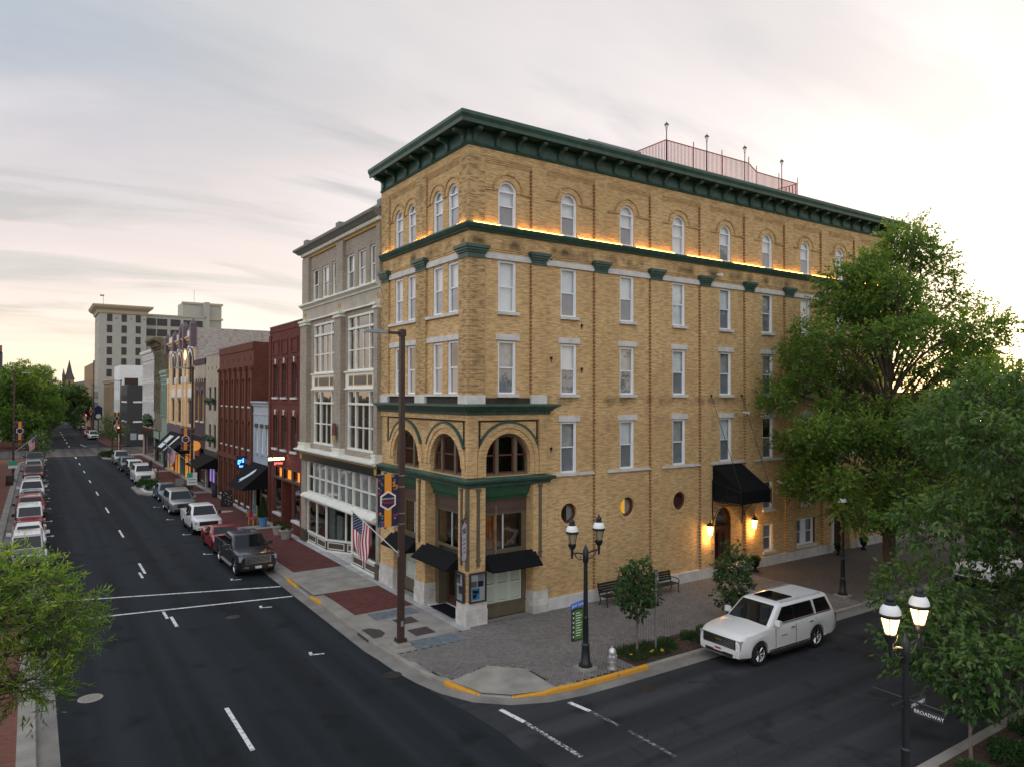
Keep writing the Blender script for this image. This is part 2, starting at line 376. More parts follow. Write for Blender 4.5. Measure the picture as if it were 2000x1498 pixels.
# kerbs: sections along a path, pavement on its left
def offset_path(pts, d):
    out = []; n = len(pts)
    for i, p in enumerate(pts):
        a = Vector(pts[max(i-1,0)]); b = Vector(pts[min(i+1,n-1)]); t = (b-a).normalized()
        out.append((p[0]-t.y*d, p[1]+t.x*d))
    return out
def ribbon(mb, pa, za, pb, zb):
    for i in range(len(pa)-1):
        mb.poly([(*pa[i], za[i]), (*pa[i+1], za[i+1]), (*pb[i+1], zb[i+1]), (*pb[i], zb[i])])
def densify(pts, step):
    out = [pts[0]]
    for a, b in zip(pts[:-1], pts[1:]):
        d = math.dist(a, b); n = max(1, int(d/step))
        for i in range(1, n+1): out.append((a[0]+(b[0]-a[0])*i/n, a[1]+(b[1]-a[1])*i/n))
    return out
KW, KH = 0.17, 0.15
def kerb(pts, hf, name, yellow=lambda x, y: False, pieces=3.0):
    """kerb stones about 3 m long, one object each, joined at narrow gaps"""
    root = bpy.data.objects.new(name, None); COL.objects.link(root); root['kind'] = 'structure'
    inn = offset_path(pts, KW); h = [hf(*p) for p in pts]
    cur = [0]; runs = []; dist = 0
    for i in range(1, len(pts)):
        dist += math.dist(pts[i-1], pts[i]); cur.append(i)
        ymid = lambda k: yellow(*pts[k])
        far = pts[i][1] > 60 or pts[i][0] > 40
        if dist > (pieces if not far else 40) or i == len(pts)-1 or ymid(i) != ymid(i-1):
            runs.append(cur); cur = [i]; dist = 0
    for r in runs:
        if len(r) < 2: continue
        mb = MB(); p = [pts[k] for k in r]; q = [inn[k] for k in r]; hh = [h[k] for k in r]
        for e, k in ((0, 1), (-1, -2)):
            d = Vector(p[k])-Vector(p[e]); L_ = d.length; g_ = min(0.006, L_*0.2)/max(L_,1e-6)
            p[e] = tuple(Vector(p[e])+d*g_); q[e] = tuple(Vector(q[e])+(Vector(q[k])-Vector(q[e]))*g_)
        lip = [tuple(Vector(a)+(Vector(b)-Vector(a))*0.14) for a, b in zip(p, q)]
        ribbon(mb, p, [0]*len(r), p, [x-0.02 for x in hh]); ribbon(mb, p, [x-0.02 for x in hh], lip, hh); ribbon(mb, lip, hh, q, hh)
        ribbon(mb, q, hh, q, [0]*len(r))
        for e in (0, -1): mb.poly([(*p[e],0), (*p[e],hh[e]-0.02), (*lip[e],hh[e]), (*q[e],hh[e]), (*q[e],0)])
        yel = yellow(*pts[r[len(r)//2]])
        obj('painted_kerb_stone' if yel else 'kerb_stone', mb, 'kerb_yellow' if yel else 'concrete', root)
    return inn, h
kr = [(-3.97+ROADX(y), y) for y in (104, 90, 75, 62, 50, 40, 32, 25, 20, 16, 14, 12.3, 11.2, 10.3, 9.2, 8.1, 7, 5.5, 3.5, 1.5, 0.0)]
kr = kr+[(-3.88,-1.0),(-3.84,-2.4),(-3.68,-3.7),(-3.42,-4.8),(-2.95,-5.80),(-2.2,-6.50),(-1.2,-6.94),(0,-7.11),(1.4,-7.16),(2.8,-7.17),(6,-7.17),(20,-7.17),(60,-7.17),(150,-7.17)]
kr = densify(kr, 0.35 if True else 0.8)
def hr(x, y):
    if x < -3.5 and 7.0 < y < 12.3: return 0.03 if 8.1 < y < 10.4 else (0.09 if 7.5 < y < 11.6 else 0.13)
    d = math.hypot(x+2.55, y+6.2)
    if y < -3 and x < 1.5: return max(0.03, min(0.15, 0.03+(d-0.55)*0.085))
    return KH
def yr(x, y):
    return (x > -2.25 and x < 2.85 and y < -6.3) or (y < -4.4 and x < -3.0) or (x < -3.6 and (10.3 < y < 12.2 or 6.9 < y < 8.2))
inn, hh = kerb(kr, hr, 'kerb', yr)
g = MB(); ribbon(g, offset_path(kr, -0.50), [0.006]*len(kr), kr, [0.012]*len(kr)); struct('gutter', g, 'gutter_concrete')
# pavement base: kerb edge -> 2 m in -> building line
mid = offset_path(kr, 2.0); bl = []
for x, y in kr:
    if y > 0: bl.append((0.35, y))
    elif x > 0: bl.append((x, 0.35))
    else: bl.append((0.35, 0.35))
g = MB(); ribbon(g, inn, [x-0.006 for x in hh], mid, [0.146]*len(kr)); ribbon(g, mid, [0.146]*len(kr), bl, [0.146]*len(kr))
struct('pavement', g, 'concrete')
# left side of the street: the kerb bulges out at the corner, then steps back behind the parked cars
kl = [(-14.75,-60),(-14.75,-20),(-14.74,0),(-14.74,14),(-14.9,17),(-15.6,19.6),(-16.4,21.2),(-16.6,22.6)]+[(-16.62+ROADX(y), y) for y in (30, 45, 60, 75, 88, 94)]+[(-15.5,96.5),(-13.6,98.2),(-13.3,100),(-13.4,103)]
kl = densify(kl, 1.2)
ki, kh = kerb(kl, lambda x, y: KH, 'kerb_far_side')
g = MB(); ribbon(g, offset_path(kl, -0.52), [0.006]*len(kl), kl, [0.012]*len(kl)); struct('gutter_far_side', g, 'gutter_concrete')
g = MB(); ribbon(g, ki, [0.144]*len(kl), offset_path(kl, 0.45), [0.146]*len(kl)); struct('pavement_edging', g, 'concrete')
g = MB(); ribbon(g, offset_path(kl, 0.45), [0.146]*len(kl), [(-22.5, y) for x, y in kl], [0.146]*len(kl)); struct('pavement_far_side', g, 'left_paving')
for nm, x0, x1, m_ in (('pavement_beyond', -3.2, 0.4, 'red_paving'), ('pavement_beyond_far_side', -22.5, -15.6, 'left_paving')):
    g = MB(); g.box(x0, x1, 125.5, 300, 0, 0.15); struct(nm, g, m_)
g = MB(); g.prof_z([(-3,-30),(-3,-18.4),(-2.2,-16.9),(-0.6,-16.05),(1.2,-15.95),(150,-15.95),(150,-30)], 0, 0.15)
struct('pavement_opposite', g, 'concrete')
g = MB()
for x, y, w, l in ((-6.3,50.4,2.3,8.2),(-5.9,95.8,2.3,9.6)):
    g.prof_z([(x,y+1.8),(x+0.9,y),(x+w+0.25,y),(x+w+0.25,y+l),(x+0.6,y+l),(x,y+l-0.9)], 0, 0.14)
o = struct('traffic_island', g, 'concrete')
g = MB(); g.prof_z([(-5.7,52.6),(-5.2,51.6),(-4.1,51.6),(-4.1,58.0),(-5.4,58.0),(-5.7,57.4)], 0.13, 0.20); obj('white_gravel_bed', g, 'gravel_white', o)
g = MB(); g.prof_z([(-5.3,98.5),(-4.8,97),(-3.7,97),(-3.7,104),(-5.2,104)], 0.13, 0.20); obj('planting_bed', g, 'mulch', o)

# pieces laid into the pavement
def sheet(name, x0, x1, y0, y1, z, m_):
    mb = MB(); mb.box(x0, x1, y0, y1, z-0.02, z); return struct(name, mb, m_)
for y0, y1 in ((4.0, 7.95), (12.9, 26.6), (28.2, 48.6), (50.4, 72.0), (74.0, 101)):
    sheet('brick_paving_panel', -3.3+ROADX(y0), -0.5, y0, y1, 0.152, 'red_paving')
for k in range(18): 
    y0 = 0.35+k*1.5; sheet('slate_flag', -0.46, -0.02, y0, y0+1.49, 0.156, 'concrete_pale')
sheet('slate_flag', -0.46, 8.0*0-0.02, -0.35, 0.34, 0.156, 'concrete_pale')
for y0 in (27.5, 34.5, 41.5, 48.5, 58.5, 68.5): sheet('slate_flag', -0.46, -0.02, y0, y0+6.9, 0.156, 'concrete_pale')
for (x0, x1, y0, y1) in ((-2.8,-1.8,2.80,3.78),(-1.79,-0.8,2.80,3.78),(-2.9,-1.9,-1.28,-0.3),(-1.89,-0.88,-1.28,-0.3)):
    sheet('slate_panel', x0, x1, y0, y1, 0.152, 'slate_blue')
for (x0, x1, y0, y1) in ((-2.22,-1.36,1.70,2.5),(-2.27,-1.4,0.10,0.95)): sheet('utility_cover', x0, x1, y0, y1, 0.153, 'plate_brown')
# concrete flags between them, and the ramp
for (x0, x1, y0, y1) in ((-3.75,-2.95,-1.1,0.5),(-3.75,-2.95,0.52,2.3),(-3.75,-2.95,2.32,3.9),(-2.93,-0.5,-0.26,0.06),(-3.75,-2.2,8.0,10.3),(-2.18,-0.5,8.0,10.3),(-3.75,-2.2,10.32,12.8),(-2.18,-0.5,10.32,12.8),(-1.33,-0.5,0.1,2.7),(-2.9,-2.3,0.1,2.7)):
    sheet('concrete_flag', x0, x1, y0, y1, 0.1505+rnd.random()*0.001, 'concrete')
RAMP = [(-3.28,-4.55),(-1.55,-4.15),(-0.72,-5.05),(-0.78,-6.82),(-1.25,-6.76),(-2.13,-6.36),(-2.82,-5.70)]
g = MB(); rc = (-1.75,-5.35,0.135); rp = [(-3.32,-4.5,0.150),(-1.55,-4.10,0.160),(-0.66,-5.02,0.160),(-0.70,-6.86,0.152),(-1.25,-6.80,0.115),(-2.13,-6.40,0.070),(-2.85,-5.74,0.070)]
for i_ in range(7): g.poly([rc, rp[i_], rp[(i_+1)%7]])
struct('kerb_ramp', g, 'concrete')
# herringbone pavers around the corner
def inside(poly, x, y):
    c = False; n = len(poly)
    for i in range(n):
        x0, y0 = poly[i]; x1, y1 = poly[i-1]
        if (y0 > y) != (y1 > y) and x < (x1-x0)*(y-y0)/(y1-y0)+x0: c = not c
    return c
BED = (2.75, 8.6, -7.0, -5.45)
kin = [(x, y) for x, y in offset_path(kr, KW+0.06) if -30 < y < 1 and x < 30]
area = [p for p in kin if p[1] < -1.25]
area = [(-3.6,-1.33)]+area+[(17,-6.94),(17,-0.02),(0.0,-0.02),(0,-0.36),(-0.5,-0.36),(-0.86,-0.32),(-0.86,-1.33)]
ramp_big = [(-3.36,-4.5),(-1.53,-4.05),(-0.62,-5.0),(-0.66,-6.98),(-1.3,-6.9),(-2.2,-6.46),(-2.95,-5.8)]
pav = []
Wb = 0.105
c45 = math.cos(PI/4)
for i in range(-260, 260):
    for j in range(-260, 260):
        r_ = (i-j) % 4
        if r_ not in (0, 3): continue
        w_, h_ = (2, 1) if r_ == 0 else (1, 2)
        lx, ly = (i+w_/2)*Wb, (j+h_/2)*Wb
        x, y = 6+(lx-ly)*c45, -4+(lx+ly)*c45
        if not (-4 < x < 17 and -7.05 < y < 0): continue
        if BED[0]-0.05 < x < BED[1] and BED[2] < y < BED[3]+0.05: continue
        if not inside(area, x, y) or inside(ramp_big, x, y): continue
        pav.append((x, y, PI/4+(0 if r_ == 0 else PI/2)))
camp = Vector((-14.98,-25.55))
pav.sort(key=lambda p: (Vector(p[:2])-camp).length)
def paver_box(mb, x, y, a, z):
    l, w = Wb-0.007, Wb/2-0.007
    c, s = math.cos(a), math.sin(a); P = []
    tx, ty = rnd.uniform(-.012,.012), rnd.uniform(-.012,.012)
    for (u, v) in ((-l,-w),(l,-w),(l,w),(-l,w)): P.append((x+u*c-v*s, y+u*s+v*c, z+u*tx+v*ty))
    mb.add([(p[0],p[1],p[2]-0.03) for p in P]+P, [(4,5,6,7),(0,1,5,4),(1,2,6,5),(2,3,7,6),(3,0,4,7)])
bedm = MB()
for i_ in range(-16, 70):
    for j_ in range(-30, 2):
        x_, y_ = i_*0.25, j_*0.25
        if inside(area, x_+0.125, y_+0.125) and not inside(ramp_big, x_+0.125, y_+0.125): bedm.poly([(x_,y_,0.1475),(x_+0.25,y_,0.1475),(x_+0.25,y_+0.25,0.1475),(x_,y_+0.25,0.1475)])
bedm.v = bedm.v or [(0,0,0)]; pave = struct('corner_pavement', bedm, 'paver_bed')
one = MB(); paver_box(one, 0, 0, 0, 0); one_me = one.mesh('paver_brick'); one_me.materials.append(MATS['paver_brick'])
for x, y, a in pav[:300]:
    o = bpy.data.objects.new('paver_brick', one_me); COL.objects.link(o); o.parent = pave
    o.location = (x, y, 0.158+rnd.uniform(-.002,.002)); o.rotation_euler = (rnd.uniform(-.01,.01), rnd.uniform(-.01,.01), a)
rest = MB()
for x, y, a in pav[300:]: paver_box(rest, x, y, a, 0.158+rnd.uniform(-.002,.002))
o = obj('paver_bricks', rest, 'paver_brick', pave); o['kind'] = 'stuff'
g = MB(); g.box(17, 60, -6.94, 0.1, 0.12, 0.156); struct('side_pavement', g, 'paving_far')
# ------------------------------------------------------------------ road markings
def mark(name, pts, m_='paint_white', z=0.009):
    mb = MB(); mb.poly([(x, y, z) for x, y in pts]); o = obj(name, mb, m_); o['kind'] = 'structure'; return o
def line(name, a, b, w, m_='paint_white', z=0.009):
    a = Vector(a); b = Vector(b); n = (b-a).normalized(); n = Vector((-n.y, n.x))*w/2
    return mark(name, [tuple(a+n), tuple(b+n), tuple(b-n), tuple(a-n)], m_, z)
for y0, y1 in ((-5.42,-2.25),(7.0,8.6),(17.6,20.4),(29.35,32.4),(41.3,44.6),(53.5,56.6),(65.2,68.2),(77,80),(89,92),(100.8,104),(129,132.4),(141,144.4),(153,156.5),(165,168.6),(177,180),(189,192)):
    line('lane_dash', (-9.88+ROADX(y0), y0), (-9.88+ROADX(y1), y1), 0.13 if y0 < 100 else 0.2)
for y0, y1 in ((8.4, 9.6), (16.6, 18.0)): line('lane_dash', (-9.99, y0), (-9.99, y1), 0.12)
line('crossing_line', (-4.45, 10.96), (-16.0, 14.7), 0.16); line('crossing_line', (-4.48, 8.89), (-15.8, 10.85), 0.16)
line('crossing_line', (-4.6, 105.3), (-13.0, 106.6), 0.35, 'paint_worn', 0.012); line('crossing_line', (-3.6, 125.3), (-12.2, 128.4), 0.35, 'paint_worn', 0.012)
for y in (0.75, 7.8, 13.6, 20.8, 28.05, 35.2, 42.6):
    line('bay_mark', (-6.25+ROADX(y)*0.5, y), (-5.8+ROADX(y)*0.5, y-0.12), 0.1); line('bay_mark', (-6.25+ROADX(y)*0.5, y-0.06), (-6.2+ROADX(y)*0.5, y+0.32), 0.12)
for y in (25.5, 32.4, 39.3, 46.4, 53.6, 60.6, 66.5, 69.7, 76.0, 83.1):
    x = -14.15+0.0105*y*0.9; line('bay_mark', (x-0.2, y), (x+0.22, y+0.1), 0.11); line('bay_mark', (x+0.2, y-0.12), (x+0.2, y+0.3), 0.17)
for y, x in ((41.75,-13.1),(65.0,-12.85)): line('old_bay_mark', (x-0.3, y), (x+0.3, y), 0.12, 'paint_faint')
line('crossing_line', (-2.93,-7.0), (-2.80,-8.1), 0.16); line('crossing_line', (-2.80,-8.1), (-2.70,-10.6), 0.15, 'paint_worn')
line('crossing_line', (-0.86,-7.75), (-0.72,-8.6), 0.16); line('crossing_line', (-0.72,-8.6), (-0.64,-9.8), 0.13, 'paint_faint')
line('crossing_line', (-0.62,-10.2), (-0.60,-12.0), 0.12, 'paint_faint')
line('tar_seam', (-9.72,-12), (-9.62,100), 0.03, 'dark_gap', 0.0065); line('tar_seam', (-6.55,-6), (-6.3,60), 0.02, 'dark_gap', 0.0065)
line('stop_line', (-6.6, 131), (-4.2, 131.2), 0.35); line('lane_line', (-6.4, 128.5), (-6.9, 136), 0.18)
for x, y, r_, m_ in ((-13.3,0.85,0.36,'iron_pale'),(-7.6,7.06,0.30,'iron'),(1.95,-8.33,0.25,'iron'),(-4.55,-2.67,0.32,'iron')):
    mb = MB(); mb.lathe([(r_,0.0),(r_,0.008),(r_-0.05,0.012),(r_-0.06,0.009),(0.0,0.010)], x, y, 0.006, 24)
    for k in range(-3, 4):
        hw = math.sqrt(max(0, (r_-0.09)**2-(k*0.085)**2))
        if m_ == 'iron_pale' and hw > 0.05: mb.box(x-hw, x+hw, y+k*0.085-0.02, y+k*0.085+0.02, 0.01, 0.022)
    tag(obj('manhole_cover', mb, m_), {(-13.3): 'pale slotted manhole cover on the dark asphalt near the kerb', (-7.6): 'dark manhole cover between the crossing and the parked cars', 1.95: 'small dark valve cover in the side street', (-4.55): 'dark round cover in the gutter below the street light pole'}[x], 'manhole cover')
mb = MB(); mb.prof_z([(-3.78,0.75),(-3.78,2.0),(-3.45,2.0),(-3.15,1.6),(-3.15,1.1),(-3.45,0.75)], 0.14, 0.158); mb.box(-4.0,-3.9,0.85,1.9,0.02,0.10)
tag(obj('storm_drain', mb, 'plate_brown'), 'dark storm drain cover set into the kerb near the pole', 'storm drain')
# ------------------------------------------------------------------ building materials
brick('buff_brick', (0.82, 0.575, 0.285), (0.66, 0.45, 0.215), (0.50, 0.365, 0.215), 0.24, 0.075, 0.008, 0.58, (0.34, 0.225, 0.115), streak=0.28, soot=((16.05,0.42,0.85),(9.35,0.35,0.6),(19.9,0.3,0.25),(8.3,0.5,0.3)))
brick('buff_brick_worn', (0.70, 0.49, 0.24), (0.56, 0.385, 0.185), (0.42, 0.31, 0.18), 0.26, 0.080, 0.009, 0.62, (0.14, 0.09, 0.05), streak=0.8)
mat('quoin_brown', (0.27, 0.15, 0.068), 0.9, var=0.4, vscale=6)
mat('green_paint', (0.036, 0.088, 0.070), 0.45, var=0.25, vscale=3, bump=0.1)
mat('green_bright', (0.035, 0.125, 0.070), 0.45, var=0.2, vscale=3)
mat('white_paint', (0.80, 0.84, 0.88), 0.45, var=0.04)
mat('limestone', (0.60, 0.60, 0.59), 0.85, var=0.14, vscale=2.5, bump=0.2)
mat('limestone_block', (0.55, 0.535, 0.51), 0.9, var=0.22, vscale=2.2, bump=0.4, orand=0.12)
mat('olive_paint', (0.125, 0.105, 0.070), 0.5, var=0.12)
mat('brown_panel', (0.085, 0.060, 0.047), 0.55, var=0.15)
mat('maroon_paint', (0.12, 0.026, 0.026), 0.45)
mat('wood_dark', (0.060, 0.024, 0.015), 0.4, var=0.3, vscale=5, zs=0.3)
mat('awning_black', (0.0085, 0.009, 0.0105), 0.9, var=0.2, vscale=8, spec=0.15)
mat('shutter_pale', (0.56, 0.62, 0.54), 0.5)
mat('interior_dark', (0.045, 0.036, 0.030), 0.9, var=0.4, vscale=1.5)
mat('interior_wood', (0.34, 0.20, 0.10), 0.7, var=0.3, vscale=3)
mat('blind', (0.84, 0.87, 0.88), 0.8, var=0.05)
mat('curtain', (0.46, 0.45, 0.44), 0.85, var=0.2, vscale=3)
mat('screen_mesh', (0.25, 0.26, 0.28), 0.85, var=0.1)
mat('led_warm', (1, 0.7, 0.3), emit=(1.0, 0.40, 0.065), estr=16.0)
mat('lantern_glow', (1, 0.8, 0.4), emit=(1.0, 0.50, 0.12), estr=16.0)
mat('lamp_and_sun_glow', (1, 0.8, 0.5), emit=(1.0, 0.42, 0.08), estr=5.0)
mat('black_iron', (0.012, 0.014, 0.017), 0.45, metal=0.3)
mat('chrome', (0.6, 0.6, 0.62), 0.18, metal=1.0)
mat('soot', (0.035, 0.028, 0.022), 0.9, var=0.4, vscale=4)
mat('roof_grey', (0.22, 0.22, 0.225), 0.8, var=0.2)
mat('yellow_curtain', (0.80, 0.42, 0.03), 0.7, emit=(1.0, 0.48, 0.03), estr=0.55)
mat('rust', (0.46, 0.17, 0.14), 0.8, var=0.4, vscale=8)
mat('paper_white', (0.72, 0.72, 0.70), 0.6)
mat('grey_metal', (0.25, 0.26, 0.27), 0.5, metal=0.5)
glass('window_glass', (0.92, 0.95, 0.97), base=0.13); glass('shop_glass', (0.66, 0.70, 0.70), 0.08, 0.01)
mat('dark_glass', (0.014, 0.016, 0.019), 0.04, spec=0.8)

# ------------------------------------------------------------------ facade tools; local x runs right as seen from the street, -y is outward
class Face:
    def __init__(s, root, M=None): s.root = root; s.M = M if M is not None else Matrix.Identity(4)
    def o(s, name, mb, m, part=None, smooth=None, at=None):
        if part is not None: return obj(name, mb, m, part, smooth=smooth)
        return obj(name, mb, m, s.root, s.M if at is None else s.M @ T(at), smooth=smooth)
    def box(s, name, x0, x1, y0, y1, z0, z1, m, part=None):
        return s.o(name, MB().box(x0,x1,y0,y1,z0,z1), m, part)
def arc_pts(xc, zs, rx, rz, a0=0.0, a1=PI, n=14):
    return [(xc+rx*math.cos(a0+(a1-a0)*i/n), zs+rz*math.sin(a0+(a1-a0)*i/n)) for i in range(n+1)]
def wall(mb, x0, x1, z0, z1, ops, depth=0.25, y=0.0):
    """flat wall with real openings: op = (kind, x0, x1, z0, z1[, rise]); reveals go inward"""
    xs = sorted({x0, x1, *[v for o in ops for v in o[1:3] if x0 < v < x1]}); zs = sorted({z0, z1, *[v for o in ops for v in o[3:5] if z0 < v < z1]})
    for a, b in zip(xs[:-1], xs[1:]):
        run = None
        for c, d in zip(zs[:-1], zs[1:]):
            mx, mz = (a+b)/2, (c+d)/2
            if any(o[1] < mx < o[2] and o[3] < mz < o[4] for o in ops):
                if run: mb.poly([(a,y,run[0]),(b,y,run[0]),(b,y,run[1]),(a,y,run[1])]); run = None
            else: run = (run[0], d) if run else (c, d)
        if run: mb.poly([(a,y,run[0]),(b,y,run[0]),(b,y,run[1]),(a,y,run[1])])
    for o in ops:
        k, a, b, c, d = o[:5]; dp = o[6] if len(o) > 6 else depth
        xc, r = (a+b)/2, (b-a)/2
        if k == 'rect': ring_ = [(a,c),(b,c),(b,d),(a,d)]
        elif k == 'arch':
            rise = o[5]; arc = arc_pts(xc, d-rise, r, rise, n=16); h = len(arc)//2
            mb.poly([(b,y,d)]+[(p[0],y,p[1]) for p in arc[:h+1]][::-1]); mb.poly([(a,y,d)]+[(p[0],y,p[1]) for p in arc[h:]])
            ring_ = [(a,c),(b,c)]+arc
        else:
            zc = (c+d)/2; arc = arc_pts(xc, zc, r, (d-c)/2, 0, 2*PI, 24)[:-1]
            for q, cn in enumerate(((b,d),(a,d),(a,c),(b,c))):
                seg = [arc[(q*6+i) % 24] for i in range(7)]
                mb.poly([(cn[0],y,cn[1])]+[(p[0],y,p[1]) for p in seg])
            ring_ = arc
        n = len(ring_)
        for i in range(n):
            p, q = ring_[i], ring_[(i+1)%n]
            mb.poly([(p[0],y,p[1]),(q[0],y,q[1]),(q[0],y+dp,q[1]),(p[0],y+dp,p[1])])
    return mb
def ring(mb, xc, zc, ri, ro, y0, y1, a0=0.0, a1=PI, n=16, fi=1.0, fo=1.0):
    """solid band along an arc"""
    A = [(xc+ri*math.cos(a0+(a1-a0)*i/n), zc+ri*fi*math.sin(a0+(a1-a0)*i/n)) for i in range(n+1)]
    B = [(xc+ro*math.cos(a0+(a1-a0)*i/n), zc+ro*fo*math.sin(a0+(a1-a0)*i/n)) for i in range(n+1)]
    for i in range(n):
        mb.poly([(A[i][0],y0,A[i][1]),(B[i][0],y0,B[i][1]),(B[i+1][0],y0,B[i+1][1]),(A[i+1][0],y0,A[i+1][1])])
        mb.poly([(B[i][0],y0,B[i][1]),(B[i][0],y1,B[i][1]),(B[i+1][0],y1,B[i+1][1]),(B[i+1][0],y0,B[i+1][1])])
        mb.poly([(A[i][0],y0,A[i][1]),(A[i+1][0],y0,A[i+1][1]),(A[i+1][0],y1,A[i+1][1]),(A[i][0],y1,A[i][1])])
    for e in (0, n): mb.poly([(A[e][0],y0,A[e][1]),(A[e][0],y1,A[e][1]),(B[e][0],y1,B[e][1]),(B[e][0],y0,B[e][1])])
    return mb
WIN_CACHE = {}
def window(F, x0, x1, z0, z1, y=0.10, rise=0.0, frame='white_paint', fw=0.085, mid=0.5, pane='window_glass', back='mix', mullions=(), bars=(), sash=True, name='window', part_mats=None):
    """frame with meeting rail > panes > blind, curtain or insect screen behind the glass"""
    w, h = x1-x0, z1-z0
    key = (round(w,3), round(h,3), round(rise,3), frame, fw, mid, tuple(mullions), tuple(bars), sash)
    hs = h-rise
    if key not in WIN_CACHE:
        fr = MB(); d0, d1 = -0.05, 0.06
        fr.box(0, fw, d0, d1, 0, hs); fr.box(w-fw, w, d0, d1, 0, hs); fr.box(fw, w-fw, d0-0.02, d1, 0, fw*0.9)
        if rise: ring(fr, w/2, hs, w/2-fw, w/2, d0, d1, n=14, fi=(rise-fw)/(w/2-fw), fo=rise/(w/2)); fr.box(fw, w-fw, d0, d1, hs-0.03, hs+0.03)
        else: fr.box(fw, w-fw, d0, d1, h-fw, h)
        zm = hs*mid if rise else h*mid
        if sash:
            fr.box(fw, w-fw, -0.01, 0.05, zm-0.028, zm+0.028)
            fr.box(fw, fw+0.04, -0.005, 0.045, fw*0.9, zm); fr.box(w-fw-0.04, w-fw, -0.005, 0.045, fw*0.9, zm)
            fr.box(fw, fw+0.03, -0.025, 0.02, zm, hs); fr.box(w-fw-0.03, w-fw, -0.025, 0.02, zm, hs)
        for xm in mullions: fr.box(xm-0.035, xm+0.035, d0, d1, fw, hs)
        for zb in bars: fr.box(fw, w-fw, d0, d1, zb-0.03, zb+0.03)
        lo = MB().poly([(fw,0.03,fw*0.9),(w-fw,0.03,fw*0.9),(w-fw,0.03,zm),(fw,0.03,zm)])
        if rise:
            a = arc_pts(w/2, hs, w/2-fw*0.8, rise-fw*0.8, n=14)
            up = MB().poly([(fw,0.01,zm),(w-fw,0.01,zm)]+[(p[0],0.01,p[1]) for p in a])
            a2 = arc_pts(w/2, hs, w/2-0.01, rise-0.01, n=14)
            bu = MB().poly([(0.01,0.14,zm),(w-0.01,0.14,zm)]+[(p[0],0.14,p[1]) for p in a2])
        else:
            up = MB().poly([(fw,0.01,zm),(w-fw,0.01,zm),(w-fw,0.01,h-fw*0.8),(fw,0.01,h-fw*0.8)])
            bu = MB().poly([(0.01,0.14,zm),(w-0.01,0.14,zm),(w-0.01,0.14,h-0.01),(0.01,0.14,h-0.01)])
        bl = MB().poly([(0.01,0.14,0.02),(w-0.01,0.14,0.02),(w-0.01,0.14,zm),(0.01,0.14,zm)])
        sc = MB().poly([(fw,0.062,fw),(w-fw,0.062,fw),(w-fw,0.062,zm),(fw,0.062,zm)])
        ms = [q.mesh(nm_) for q, nm_ in ((fr,'window'),(lo,'pane'),(up,'pane'),(bl,'blind'),(bu,'blind'),(sc,'insect_screen'))]
        ms[0].materials.append(MATS[frame])
        WIN_CACHE[key] = ms
    fr, lo, up, bl, bu, sc = WIN_CACHE[key]
    wo = obj(name, fr, None, F.root, F.M @ T((x0, y, z0)))
    def kid(nm_, me, m_):
        o = bpy.data.objects.new(nm_, me); COL.objects.link(o); o.parent = wo
        if not me.materials: me.materials.append(None)
        o.material_slots[0].link = 'OBJECT'; o.material_slots[0].material = MATS[m_]
        return o
    kid('pane', lo, pane); kid('pane', up, pane)
    b = back
    if b in ('blinds', 'half', 'curt', 'screen'):
        if b == 'blinds': kid('blind', bu, 'blind'); kid('blind', bl, 'blind')
        elif b == 'half': kid('blind', bu, 'blind'); kid('insect_screen', sc, 'screen_mesh')
        elif b == 'curt': kid('curtain', bu, 'curtain'); kid('insect_screen', sc, 'screen_mesh')
        elif b == 'screen': kid('insect_screen', sc, 'screen_mesh')
    return wo
def run_profile(mb, prof, x0f, x1f):
    """moulding: closed profile of (out, z) run along x, ends mitred by x0f(out), x1f(out)"""
    return mb.prism([(x0f(o), -o, z) for o, z in prof], [(x1f(o), -o, z) for o, z in prof])

# ------------------------------------------------------------------ the corner building
CB = thing('corner_building', 'five-storey yellow brick corner building with dark green cornice', 'building')
FR = Face(CB); WL = 8.72; FL = Face(CB, T((0,WL,0)) @ RZ(-PI/2))
lx = lambda y: WL-y
XE = 32.5
WX = [1.44]+[4.79+3.563*k for k in range(8)]                     # left edges of the window columns
WWD = 0.93
PIL = [(3.12,3.91),(6.72,7.48),(10.31,11.08),(13.88,14.64),(17.45,18.2),(21.0,21.77),(24.57,25.33),(28.13,28.9),(31.7,32.5)]
ops = [('rect',0.77,3.2,0.15,5.84,0,0.0),('arch',0.84,3.10,6.2,8.0,1.13,0.32)]
for n, xl in enumerate(WX):
    ops += [('arch',xl,xl+WWD,16.80,18.76,0.465),('rect',xl,xl+WWD,13.14,15.34),('rect',xl,xl+WWD,9.66,11.92)]
    if n: ops.append(('rect',xl,xl+WWD,6.13,8.42))
for n in (1,2,3): ops.append(('round',WX[n],WX[n]+WWD,3.84,4.77))
ops.append(('arch',15.03,16.70,0.15,3.70,0.83,0.45))
ops += [('rect',19.05,19.92,3.28,4.85),('rect',19.05,19.92,0.95,2.45),('rect',22.6,23.5,3.28,4.87),('rect',22.1,23.97,0.93,2.45),
        ('rect',26.17,27.1,3.28,4.85),('rect',25.6,27.6,0.15,2.4,0,0.5),('rect',29.73,30.66,3.28,4.85),('rect',29.73,30.66,0.95,2.45)]
FR.o('wall', wall(MB(), 0.0, XE, 0.15, 20.05, ops), 'buff_brick')
LWIN = [(0.9,1.8),(2.27,3.18),(4.95,5.8),(6.33,7.22)]
LAR = [(1.95,1.40),(5.90,1.40)]
opl = [('rect',lx(3.70),lx(0.62),0.15,5.84,0,0.0),('rect',lx(7.05),lx(4.55),0.15,5.84,0,0.0)]
for yc, r in LAR: opl.append(('arch',lx(yc+r),lx(yc-r),6.2,7.96,1.40,0.32))
